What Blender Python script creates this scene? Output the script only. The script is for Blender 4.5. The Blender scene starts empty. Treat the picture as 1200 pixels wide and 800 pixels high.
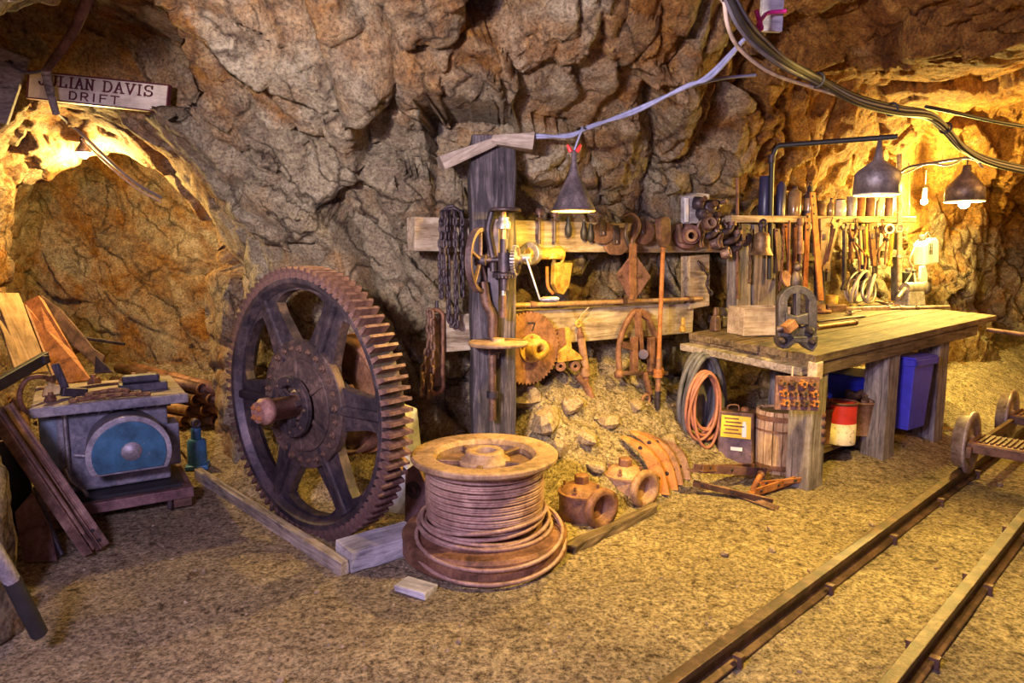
import bpy, math, random
import numpy as np
from mathutils import Vector, Matrix, Euler

# ------------------------------------------------------------------ camera, world, lights, exposure
scene = bpy.context.scene
COL = scene.collection
HCAM, PITCH, FPX = 1.5, math.atan(100 / 800), 800.0
cam_d = bpy.data.cameras.new('camera')
cam_d.sensor_width = 36.0
cam_d.lens = 24.0
cam_d.clip_start = 0.05
cam = bpy.data.objects.new('camera', cam_d)
cam.location = (0, 0, HCAM)
cam.rotation_euler = (math.pi / 2 - PITCH, 0, 0)
COL.objects.link(cam)
scene.camera = cam

scene.view_settings.view_transform = 'Standard'
scene.view_settings.look = 'None'
scene.view_settings.gamma = 1.0
scene.view_settings.use_curve_mapping = False
scene.view_settings.exposure = -0.1

world = bpy.data.worlds.new('mine_air')
world.use_nodes = True
world.node_tree.nodes['Background'].inputs[0].default_value = (0.52, 0.40, 0.85, 1)
world.node_tree.nodes['Background'].inputs[1].default_value = 1.0
scene.world = world

def point_light(name, loc, watts, color, radius=0.04):
    d = bpy.data.lights.new(name, 'POINT')
    d.energy = watts
    d.color = color
    d.shadow_soft_size = radius
    o = bpy.data.objects.new(name, d)
    o.location = loc
    COL.objects.link(o)
    return o

WARM = (1.0, 0.55, 0.11)
AMBER = (1.0, 0.62, 0.10)
COOL = (0.66, 0.56, 1.0)
# watts of the lamps that are built further down, each in its own shade
E_CONE, E_BELL1, E_BELL2, E_BARE, E_DRIFT = 190, 42, 190, 460, 200
# unseen lights outside the picture: a shaded lamp over the track, and added fill
def spot_light(name, loc, aim, watts, color, angle, blend, radius=0.05):
    d = bpy.data.lights.new(name, 'SPOT')
    d.energy, d.color, d.shadow_soft_size, d.spot_size, d.spot_blend = watts, color, radius, math.radians(angle), blend
    o = bpy.data.objects.new(name, d)
    o.location = loc
    o.rotation_euler = (Vector(aim) - Vector(loc)).to_track_quat('-Z', 'Y').to_euler()
    COL.objects.link(o)
    return o
spot_light('tunnel_lamp_light', (1.75, 2.85, 2.70), (1.15, 3.6, 0), 900, (1.0, 0.69, 0.13), 90, 1.0)    # shaded lamp over the track, just above the frame
point_light('track_unseen_light', (4.6, 4.9, 2.5), 90, WARM, 0.06)             # unseen warm light further down the track, right of the frame
spot_light('wall_fill_light', (-1.05, 0.7, 2.0), (0.15, 4.4, 2.35), 640, (1.0, 0.85, 0.76), 84, 0.7)     # unseen spot added left of the viewer to light the rock wall
point_light('rear_fill_light', (-1.0, 0.0, 1.95), 520, (0.70, 0.60, 1.0), 0.2)       # unseen cool fill light added behind the viewer

# ------------------------------------------------------------------ numeric helpers
R = math.radians
rnd = random.Random(7)
def ray(px, py):
    xc, zc = (px - 600) / FPX, -(py - 400) / FPX
    c, s = math.cos(PITCH), math.sin(PITCH)
    return Vector((xc, c + zc * s, -s + zc * c))
def at(px, py, Y):
    d = ray(px, py)
    t = Y / d.y
    return Vector((d.x * t, Y, HCAM + d.z * t))
def on_floor(px, py, z=0.0):
    d = ray(px, py)
    t = (z - HCAM) / d.z
    return Vector((d.x * t, d.y * t, z))
WA = Vector((-0.607, 4.15, 0))
WD = Vector((math.cos(R(31)), math.sin(R(31)), 0))       # along the back wall
WN = Vector((math.sin(R(31)), -math.cos(R(31)), 0))      # out of the back wall, to the viewer
WROT = R(31)
def on_wall(px, py, off=0.0):
    d = ray(px, py)
    a = WA + WN * off
    o = Vector((0, 0, HCAM))
    t = (a - o).dot(WN) / d.dot(WN)
    return o + d * t

def hash3(ix, iy, iz, seed):
    n = (ix.astype(np.int64) * 374761393 + iy.astype(np.int64) * 668265263 + iz.astype(np.int64) * 1274126177 + seed * 974711) & 0x7fffffff
    n = (n ^ (n >> 13)) * 1274126177 & 0x7fffffff
    n = (n ^ (n >> 15)) * 668265263 & 0x7fffffff
    n = n ^ (n >> 14)
    return (n & 0xffffff) / float(0xffffff)
def vnoise(p, seed=0):
    i = np.floor(p).astype(np.int64)
    f = p - i
    f = f * f * (3 - 2 * f)
    r = 0
    for dx in (0, 1):
        wx = f[:, 0] if dx else 1 - f[:, 0]
        for dy in (0, 1):
            wy = f[:, 1] if dy else 1 - f[:, 1]
            for dz in (0, 1):
                wz = f[:, 2] if dz else 1 - f[:, 2]
                r = r + wx * wy * wz * hash3(i[:, 0] + dx, i[:, 1] + dy, i[:, 2] + dz, seed)
    return r * 2 - 1
def fbm(p, octaves=4, seed=0):
    a, s, r = 1.0, 0.0, 0
    for k in range(octaves):
        r = r + a * vnoise(p * 2 ** k + 13.7 * k, seed + k)
        s += a
        a *= 0.5
    return r / s
def cells(p, seed):
    """nearest and second nearest jittered grid points: facet tilt value, F2-F1, cell id"""
    i = np.floor(p).astype(np.int64)
    n = len(p)
    f1 = np.full(n, 9.0); f2 = np.full(n, 9.0)
    best = np.zeros((n, 3)); cid = np.zeros((n, 3), dtype=np.int64)
    for dx in (-1, 0, 1):
        for dy in (-1, 0, 1):
            for dz in (-1, 0, 1):
                c = i + np.array([dx, dy, dz])
                q = c + np.stack([hash3(c[:, 0], c[:, 1], c[:, 2], seed + k) for k in (1, 2, 3)], 1)
                d = np.sqrt(((p - q) ** 2).sum(1))
                near = d < f1
                f2 = np.where(near, f1, np.minimum(f2, d))
                best[near] = q[near]; cid[near] = c[near]
                f1 = np.where(near, d, f1)
    h = [hash3(cid[:, 0], cid[:, 1], cid[:, 2], seed + 10 + k) for k in range(5)]
    g = np.stack([h[0], h[1], h[2]], 1) * 2 - 1
    tilt = ((p - best) * g).sum(1)
    return tilt, f2 - f1, h[3] * 2 - 1, h[4]
def smax(a, b, k):
    h = np.clip(0.5 + 0.5 * (a - b) / k, 0, 1)
    return b * (1 - h) + a * h + k * h * (1 - h)
def smin(a, b, k):
    return -smax(-a, -b, k)
def sstep(a, b, x):
    t = np.clip((x - a) / (b - a), 0, 1)
    return t * t * (3 - 2 * t)
# ------------------------------------------------------------------ materials
def new_mat(name):
    m = bpy.data.materials.new(name)
    m.use_nodes = True
    return m, m.node_tree.nodes, m.node_tree.links, m.node_tree.nodes['Principled BSDF']
def ramp(ns, stops):
    r = ns.new('ShaderNodeValToRGB')
    e = r.color_ramp.elements
    while len(e) < len(stops):
        e.new(0.5)
    for k, (pos, c) in enumerate(stops):
        e[k].position = pos
        e[k].color = (c[0], c[1], c[2], 1)
    return r
def noise(ns, ls, vec, scale, detail=6, rough=0.6, dist=0.0):
    n = ns.new('ShaderNodeTexNoise')
    n.inputs['Scale'].default_value = scale
    n.inputs['Detail'].default_value = detail
    n.inputs['Roughness'].default_value = rough
    n.inputs['Distortion'].default_value = dist
    ls.new(vec, n.inputs['Vector'])
    return n.outputs['Fac']
def mix(ns, ls, fac, a, b, mode='MIX'):
    n = ns.new('ShaderNodeMix')
    n.data_type = 'RGBA'
    n.blend_type = mode
    for sock, v in ((n.inputs[0], fac), (n.inputs[6], a), (n.inputs[7], b)):
        if isinstance(v, (int, float)):
            sock.default_value = v
        elif isinstance(v, tuple):
            sock.default_value = (v[0], v[1], v[2], 1)
        else:
            ls.new(v, sock)
    return n.outputs[2]
def bump(ns, ls, height, strength, dist, prev=None):
    b = ns.new('ShaderNodeBump')
    b.inputs['Strength'].default_value = strength
    b.inputs['Distance'].default_value = dist
    ls.new(height, b.inputs['Height'])
    if prev is not None:
        ls.new(prev, b.inputs['Normal'])
    return b.outputs['Normal']
def coord(ns, kind='Object', scale=None, ls=None):
    t = ns.new('ShaderNodeTexCoord').outputs[kind]
    if scale:
        m = ns.new('ShaderNodeMapping')
        m.inputs['Scale'].default_value = scale
        ls.new(t, m.inputs['Vector'])
        return m.outputs[0]
    return t

def mat_rock():
    m, ns, ls, b = new_mat('mine_rock')
    v = coord(ns)
    a = ns.new('ShaderNodeAttribute'); a.attribute_name = 'block'     # stone colour of each block, and iron staining
    sep = ns.new('ShaderNodeSeparateColor'); ls.new(a.outputs['Color'], sep.inputs[0])
    n1 = noise(ns, ls, v, 3.2, 8, 0.65, 0.6)
    n2 = noise(ns, ls, v, 14, 8, 0.7)
    n3 = noise(ns, ls, v, 60, 6, 0.75)
    stone = ramp(ns, [(0.0, (.11, .085, .07)), (0.35, (.29, .225, .145)), (0.65, (.47, .39, .25)), (1.0, (.64, .57, .46))])
    add = ns.new('ShaderNodeMath'); add.operation = 'MULTIPLY_ADD'
    ls.new(n2, add.inputs[0]); add.inputs[1].default_value = 1.35
    sub = ns.new('ShaderNodeMath'); sub.operation = 'MULTIPLY_ADD'
    ls.new(sep.outputs[0], sub.inputs[0]); sub.inputs[1].default_value = 0.55; sub.inputs[2].default_value = -0.42
    ls.new(sub.outputs[0], add.inputs[2])
    ls.new(add.outputs[0], stone.inputs[0])
    rust = ramp(ns, [(0.3, (.10, .036, .007)), (0.5, (.33, .135, .02)), (0.72, (.52, .28, .055))])
    ls.new(n2, rust.inputs[0])
    fac = ns.new('ShaderNodeMath'); fac.operation = 'MULTIPLY_ADD'
    ls.new(n1, fac.inputs[0]); fac.inputs[1].default_value = 2.6
    s2 = ns.new('ShaderNodeMath'); s2.operation = 'MULTIPLY_ADD'
    ls.new(sep.outputs[1], s2.inputs[0]); s2.inputs[1].default_value = 2.0; s2.inputs[2].default_value = -2.05
    ls.new(s2.outputs[0], fac.inputs[2]); fac.use_clamp = True
    c = mix(ns, ls, fac.outputs[0], stone.outputs[0], rust.outputs[0])
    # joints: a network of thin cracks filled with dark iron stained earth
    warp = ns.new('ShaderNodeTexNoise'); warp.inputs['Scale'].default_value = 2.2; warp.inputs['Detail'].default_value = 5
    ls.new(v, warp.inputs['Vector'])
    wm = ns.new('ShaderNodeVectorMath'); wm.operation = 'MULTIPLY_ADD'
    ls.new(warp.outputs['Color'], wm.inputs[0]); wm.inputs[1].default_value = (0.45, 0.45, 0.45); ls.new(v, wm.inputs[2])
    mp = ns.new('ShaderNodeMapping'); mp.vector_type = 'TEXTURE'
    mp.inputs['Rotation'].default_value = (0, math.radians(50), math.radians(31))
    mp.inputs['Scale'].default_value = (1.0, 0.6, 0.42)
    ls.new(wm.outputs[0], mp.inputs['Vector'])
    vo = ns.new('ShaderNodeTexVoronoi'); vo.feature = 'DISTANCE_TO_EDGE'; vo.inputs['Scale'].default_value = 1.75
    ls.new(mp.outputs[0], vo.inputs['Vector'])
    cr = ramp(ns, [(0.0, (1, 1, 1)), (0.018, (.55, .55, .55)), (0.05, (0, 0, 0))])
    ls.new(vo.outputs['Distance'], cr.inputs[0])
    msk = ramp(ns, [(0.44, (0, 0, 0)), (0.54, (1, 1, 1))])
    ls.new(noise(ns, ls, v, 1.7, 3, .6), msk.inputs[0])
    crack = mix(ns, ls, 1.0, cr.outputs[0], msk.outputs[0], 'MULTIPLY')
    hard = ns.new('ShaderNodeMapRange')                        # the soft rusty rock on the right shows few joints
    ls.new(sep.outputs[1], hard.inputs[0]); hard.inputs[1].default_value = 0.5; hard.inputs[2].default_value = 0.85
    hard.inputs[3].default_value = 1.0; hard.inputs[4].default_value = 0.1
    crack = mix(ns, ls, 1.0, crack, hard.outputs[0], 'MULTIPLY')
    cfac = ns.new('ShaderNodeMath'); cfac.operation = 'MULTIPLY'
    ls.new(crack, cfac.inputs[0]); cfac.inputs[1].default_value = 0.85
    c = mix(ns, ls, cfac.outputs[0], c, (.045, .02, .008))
    speck = ramp(ns, [(0.38, (.30, .26, .25)), (0.5, (1, 1, 1)), (0.64, (1.5, 1.5, 1.45))])
    ls.new(n3, speck.inputs[0])
    c = mix(ns, ls, 0.8, c, speck.outputs[0], 'MULTIPLY')
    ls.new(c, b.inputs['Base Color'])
    b.inputs['Roughness'].default_value = 0.82
    b.inputs['Specular IOR Level'].default_value = 0.35
    nn = bump(ns, ls, n1, 0.8, 0.14)
    inv = ns.new('ShaderNodeMath'); inv.operation = 'SUBTRACT'; inv.inputs[0].default_value = 1.0; ls.new(crack, inv.inputs[1])
    nn = bump(ns, ls, inv.outputs[0], 0.8, 0.05, nn)
    nn = bump(ns, ls, n2, 1.0, 0.07, nn)
    nn = bump(ns, ls, n3, 0.9, 0.02, nn)
    ls.new(nn, b.inputs['Normal'])
    return m
def mat_dirt():
    m, ns, ls, b = new_mat('dirt_floor')
    v = coord(ns)
    n1 = noise(ns, ls, v, 1.6, 6, 0.6)
    n2 = noise(ns, ls, v, 22, 8, 0.75)
    n3 = noise(ns, ls, v, 60, 5, 0.8)
    r = ramp(ns, [(0.33, (.075, .05, .03)), (0.43, (.29, .225, .145)), (0.56, (.46, .375, .25)), (0.74, (.64, .55, .40))])
    ls.new(n2, r.inputs[0])
    r2 = ramp(ns, [(0.35, (.72, .68, .66)), (0.65, (1.15, 1.1, 1.0))])
    ls.new(n1, r2.inputs[0])
    c = mix(ns, ls, 1.0, r.outputs[0], r2.outputs[0], 'MULTIPLY')
    r3 = ramp(ns, [(0.38, (.12, .10, .09)), (0.5, (1, 1, 1)), (0.62, (1.6, 1.56, 1.46))])
    ls.new(n3, r3.inputs[0])
    c = mix(ns, ls, 0.9, c, r3.outputs[0], 'MULTIPLY')
    n4 = noise(ns, ls, v, 11, 7, 0.72, 0.8)                    # scattered clods and dark flecks
    r4 = ramp(ns, [(0.35, (.32, .26, .20)), (0.43, (1, 1, 1)), (0.6, (1, 1, 1)), (0.74, (1.25, 1.22, 1.15))])
    ls.new(n4, r4.inputs[0])
    c = mix(ns, ls, 1.0, c, r4.outputs[0], 'MULTIPLY')
    ls.new(c, b.inputs['Base Color'])
    b.inputs['Roughness'].default_value = 0.85
    b.inputs['Specular IOR Level'].default_value = 0.3
    nn = bump(ns, ls, n2, 1.0, 0.04)
    nn = bump(ns, ls, n3, 0.9, 0.012, nn)
    ls.new(nn, b.inputs['Normal'])
    return m
def mat_metal(name, dark, mid, light, rough=0.55, metallic=0.35, scale=9.0, lo=.34, hi=.68):
    m, ns, ls, b = new_mat(name)
    v = coord(ns)
    n1 = noise(ns, ls, v, scale, 8, 0.7, 0.3)
    n2 = noise(ns, ls, v, scale * 8, 5, 0.75)
    r = ramp(ns, [(lo, dark), (0.5, mid), (hi, light)])
    ls.new(n1, r.inputs[0])
    r3 = ramp(ns, [(0.34, (.55, .5, .5)), (0.5, (1, 1, 1)), (0.7, (1.35, 1.3, 1.25))])
    ls.new(n2, r3.inputs[0])
    c = mix(ns, ls, 0.8, r.outputs[0], r3.outputs[0], 'MULTIPLY')
    ls.new(c, b.inputs['Base Color'])
    b.inputs['Metallic'].default_value = metallic
    rr = ns.new('ShaderNodeMapRange')
    ls.new(n2, rr.inputs[0])
    rr.inputs[3].default_value = rough - 0.15; rr.inputs[4].default_value = rough + 0.25
    ls.new(rr.outputs[0], b.inputs['Roughness'])
    nn = bump(ns, ls, n1, 0.3, 0.01)
    nn = bump(ns, ls, n2, 0.35, 0.003, nn)
    ls.new(nn, b.inputs['Normal'])
    return m
def mat_wood(name, dark, mid, light, axis=0, grain=26.0, rough=0.8):
    m, ns, ls, b = new_mat(name)
    sc = [grain] * 3
    sc[axis] = grain * 0.09
    v = coord(ns, 'Object', tuple(sc), ls)
    n1 = noise(ns, ls, v, 1.0, 8, 0.7, 1.2)
    v2 = coord(ns)
    n2 = noise(ns, ls, v2, 5.0, 6, 0.7)
    n3 = noise(ns, ls, v2, 70.0, 4, 0.7)
    r = ramp(ns, [(0.34, dark), (0.5, mid), (0.68, light)])
    ls.new(n1, r.inputs[0])
    r2 = ramp(ns, [(0.35, (.6, .57, .55)), (0.6, (1.1, 1.08, 1.05))])
    ls.new(n2, r2.inputs[0])
    c = mix(ns, ls, 1.0, r.outputs[0], r2.outputs[0], 'MULTIPLY')
    ls.new(c, b.inputs['Base Color'])
    b.inputs['Roughness'].default_value = rough
    b.inputs['Specular IOR Level'].default_value = 0.3
    nn = bump(ns, ls, n1, 0.6, 0.006)
    nn = bump(ns, ls, n3, 0.3, 0.002, nn)
    ls.new(nn, b.inputs['Normal'])
    return m
def mat_plain(name, col, rough=0.6, metallic=0.0, var=0.25, scale=14.0, spots=None):
    m, ns, ls, b = new_mat(name)
    v = coord(ns)
    n1 = noise(ns, ls, v, scale, 7, 0.7)
    lo = tuple(max(0, x * (1 - var)) for x in col); hi = tuple(min(1, x * (1 + var)) for x in col)
    r = ramp(ns, [(0.36, lo), (0.64, hi)])
    ls.new(n1, r.inputs[0])
    c = r.outputs[0]
    if spots:
        n2 = noise(ns, ls, v, scale * 1.7, 8, 0.75, 0.5)
        r2 = ramp(ns, [(spots[1], (0, 0, 0)), (spots[1] + 0.06, (1, 1, 1))])
        ls.new(n2, r2.inputs[0])
        c = mix(ns, ls, r2.outputs[0], c, spots[0])
    ls.new(c, b.inputs['Base Color'])
    b.inputs['Roughness'].default_value = rough
    b.inputs['Metallic'].default_value = metallic
    ls.new(bump(ns, ls, n1, 0.25, 0.004), b.inputs['Normal'])
    return m
def mat_glow(name, col, strength):
    m, ns, ls, b = new_mat(name)
    b.inputs['Base Color'].default_value = (1, 1, 1, 1)
    b.inputs['Emission Color'].default_value = (*col, 1)
    b.inputs['Emission Strength'].default_value = strength
    return m
M = {
    'rock': mat_rock(), 'dirt': mat_dirt(),
    'iron': mat_metal('dark_cast_iron', (.022, .018, .026), (.06, .045, .055), (.16, .10, .09), 0.45, 0.5, 7.0),
    'iron_rust': mat_metal('rust_worn_iron', (.05, .026, .02), (.13, .07, .05), (.27, .15, .10), 0.5, 0.4, 8.0),
    'rust': mat_metal('brown_rust', (.07, .03, .015), (.20, .09, .05), (.34, .17, .09), 0.6, 0.25, 9.0),
    'rust_orange': mat_metal('orange_rust', (.14, .045, .012), (.36, .13, .035), (.52, .22, .07), 0.65, 0.15, 8.0),
    'gear_iron': mat_metal('gear_cast_iron', (.016, .012, .02), (.05, .037, .046), (.15, .10, .095), 0.45, 0.4, 6.0),
    'gear_plate': mat_metal('gear_hub_iron', (.03, .02, .022), (.085, .055, .05), (.20, .125, .105), 0.5, 0.35, 7.0),
    'gear_tooth': mat_metal('gear_tooth_iron', (.05, .026, .024), (.15, .08, .07), (.32, .19, .16), 0.45, 0.35, 8.0),
    'shaft_rust': mat_metal('pinkish_shaft_rust', (.13, .06, .05), (.30, .15, .12), (.42, .25, .20), 0.55, 0.2, 9.0),
    'flange_rust': mat_metal('tan_flange_rust', (.12, .07, .04), (.28, .17, .10), (.42, .28, .17), 0.6, 0.25, 7.0),
    'steel_rust': mat_metal('rust_stained_steel', (.10, .06, .045), (.30, .20, .16), (.50, .40, .35), 0.45, 0.5, 8.0),
    'pipe_rust': mat_metal('tan_pipe_rust', (.20, .10, .05), (.40, .24, .12), (.52, .34, .18), 0.5, 0.3, 12.0),
    'flywheel_iron': mat_metal('flywheel_iron', (.05, .03, .032), (.12, .075, .075), (.24, .16, .15), 0.45, 0.35, 9.0),
    'yellow_metal': mat_metal('yellow_rust_and_lamplight', (.22, .10, .02), (.46, .28, .05), (.62, .44, .12), 0.55, 0.2, 12.0),  # yellow rust, also carries the lamplight colour of the shackle block
    'tan_rust': mat_metal('tan_rust', (.18, .09, .04), (.36, .20, .11), (.48, .30, .18), 0.6, 0.2, 10.0),
    'rust_plum': mat_metal('plum_rust', (.07, .032, .03), (.17, .085, .08), (.27, .15, .14), 0.55, 0.25, 8.0),
    'vise_iron': mat_metal('vise_cast_iron', (.02, .018, .026), (.055, .048, .065), (.13, .11, .13), 0.45, 0.35, 9.0),
    'bell_brass': mat_metal('bell_brass', (.12, .07, .04), (.28, .18, .11), (.46, .33, .22), 0.4, 0.6, 9.0),
    'pale_hose': mat_plain('pale_hose', (.44, .37, .31), .55),
    'dark_blue': mat_plain('dark_blue_tin', (.035, .035, .085), 0.35),
    'label_dark': mat_plain('dark_printed_label', (.10, .06, .09), .55, 0, .5, 20.0, ((.30, .20, .14), .62)),
    'rubber_dusty': mat_plain('dusty_black_hose', (.10, .095, .11), .6, 0, .45, 10.0),
    'engine_top': mat_metal('dusty_engine_plate', (.10, .075, .06), (.26, .20, .17), (.40, .32, .26), 0.7, 0.1, 5.0),
    'teal_grey': mat_plain('grey_teal_paint', (.16, .21, .27), .45, .1, .35, 8.0),
    'yellow_wood_x': mat_wood('yellow_plank_x', (.20, .11, .04), (.40, .25, .10), (.52, .37, .18), 0, 20),
    'stone': mat_metal('loose_stone', (.12, .075, .045), (.28, .20, .12), (.42, .33, .21), 0.8, 0.0, 6.0),
    'rust_old': mat_metal('old_rail_rust', (.06, .032, .026), (.17, .09, .07), (.36, .22, .17), 0.55, 0.3, 8.0),
    'wheel_steel': mat_metal('wheel_steel', (.16, .10, .085), (.36, .28, .26), (.56, .48, .46), 0.45, 0.4, 10.0),
    'wedge_wood': mat_wood('wedge_wood', (.10, .075, .06), (.25, .20, .165), (.40, .34, .29), 0),
    'cable': mat_metal('rusty_wire_rope', (.20, .105, .085), (.36, .215, .17), (.48, .32, .26), 0.55, 0.3, 6.0),
    'steel': mat_metal('worn_steel', (.13, .11, .11), (.36, .32, .32), (.60, .56, .54), 0.38, 0.7, 9.0),
    'zinc': mat_metal('galvanised_sheet', (.16, .14, .16), (.30, .27, .29), (.48, .45, .46), 0.45, 0.5, 9.0),
    'shade': mat_metal('dark_lamp_shade', (.05, .04, .05), (.11, .085, .095), (.24, .19, .20), 0.45, 0.4, 12.0),
    'brass': mat_metal('old_brass', (.16, .08, .03), (.38, .22, .09), (.60, .40, .18), 0.4, 0.6, 10.0),
    'black': mat_plain('soot_and_shade_black', (.018, .016, .018), 0.55),
    'rubber': mat_plain('black_rubber', (.035, .032, .035), 0.5, 0, 0.5),
    'hose_red': mat_plain('faded_red_hose', (.34, .13, .085), 0.55),
    'wire': mat_plain('grey_cable', (.10, .09, .11), 0.5),
    'wire_pale': mat_plain('pale_cable', (.42, .32, .25), 0.5),
    'wire_blue': mat_plain('bluish_cable', (.20, .21, .34), 0.5),
    'red': mat_plain('red_plastic', (.70, .03, .03), 0.4),
    'magenta': mat_plain('magenta_tie', (.55, .02, .18), 0.4),
    'timber_x': mat_wood('grey_timber_x', (.10, .08, .07), (.30, .25, .21), (.50, .44, .38), 0),
    'timber_z': mat_wood('dark_timber_z', (.018, .014, .018), (.055, .045, .055), (.17, .14, .15), 2),
    'leg_wood': mat_wood('weathered_leg_wood', (.07, .06, .065), (.21, .18, .18), (.38, .34, .33), 2),
    'beam': mat_wood('tan_beam_wood', (.15, .10, .065), (.36, .28, .19), (.56, .48, .37), 0, 20),
    'bench': mat_wood('bench_wood', (.04, .026, .017), (.13, .09, .055), (.26, .19, .125), 0, 24),
    'yellow_wood': mat_wood('yellow_plank', (.36, .22, .08), (.62, .44, .18), (.74, .58, .30), 2, 20),
    'keg_wood': mat_wood('keg_wood', (.22, .13, .08), (.46, .30, .20), (.62, .46, .33), 2, 30),
    'grey_wood': mat_wood('pale_grey_wood', (.22, .21, .23), (.44, .42, .44), (.62, .60, .62), 0, 22),
    'sign_wood': mat_wood('cream_sign_board', (.50, .42, .30), (.66, .56, .42), (.74, .66, .52), 0, 14),
    'letter': mat_plain('dark_red_lettering', (.10, .015, .02), 0.6),
    'engine': mat_metal('dusty_grey_enamel', (.07, .07, .09), (.18, .17, .20), (.34, .30, .30), 0.5, 0.2, 6.0),
    'teal': mat_plain('teal_paint', (.035, .12, .20), 0.35, 0.1, 0.4, 8.0, ((.34, .33, .34), 0.66)),
    'blue_jack': mat_plain('blue_jack_paint', (.05, .17, .36), 0.4, 0.1, 0.35, 18.0, ((.14, .09, .06), 0.62)),
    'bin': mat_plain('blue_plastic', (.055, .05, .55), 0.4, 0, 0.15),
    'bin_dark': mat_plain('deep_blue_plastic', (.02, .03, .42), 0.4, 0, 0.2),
    'white_can': mat_plain('cream_can_paint', (.72, .62, .42), 0.5, 0, 0.1, 20.0, ((.14, .06, .03), 0.56)),
    'red_can': mat_plain('red_can_paint', (.62, .04, .03), 0.45, 0, 0.15),
    'label_yellow': mat_plain('yellow_label', (.80, .50, .03), 0.55, 0, 0.12, 20.0, ((.25, .12, .03), 0.66)),
    'white': mat_plain('white_plastic', (.78, .76, .72), 0.5, 0, 0.06),
    'glass': mat_plain('dusty_bottle_glass', (.20, .13, .075), 0.18, 0.0, 0.4),
    'glass_clear': mat_plain('dusty_clear_glass', (.46, .42, .36), 0.15, 0.0, 0.2),
    'box_wood': mat_wood('crate_wood', (.30, .21, .15), (.50, .39, .30), (.64, .53, .43), 0, 26),
    'bulb': mat_glow('lit_bulb', (1.0, 0.80, 0.45), 22.0),
    'shade_in': mat_plain('shade_white_enamel', (.80, .76, .68), 0.4, 0, 0.08),
}

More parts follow.
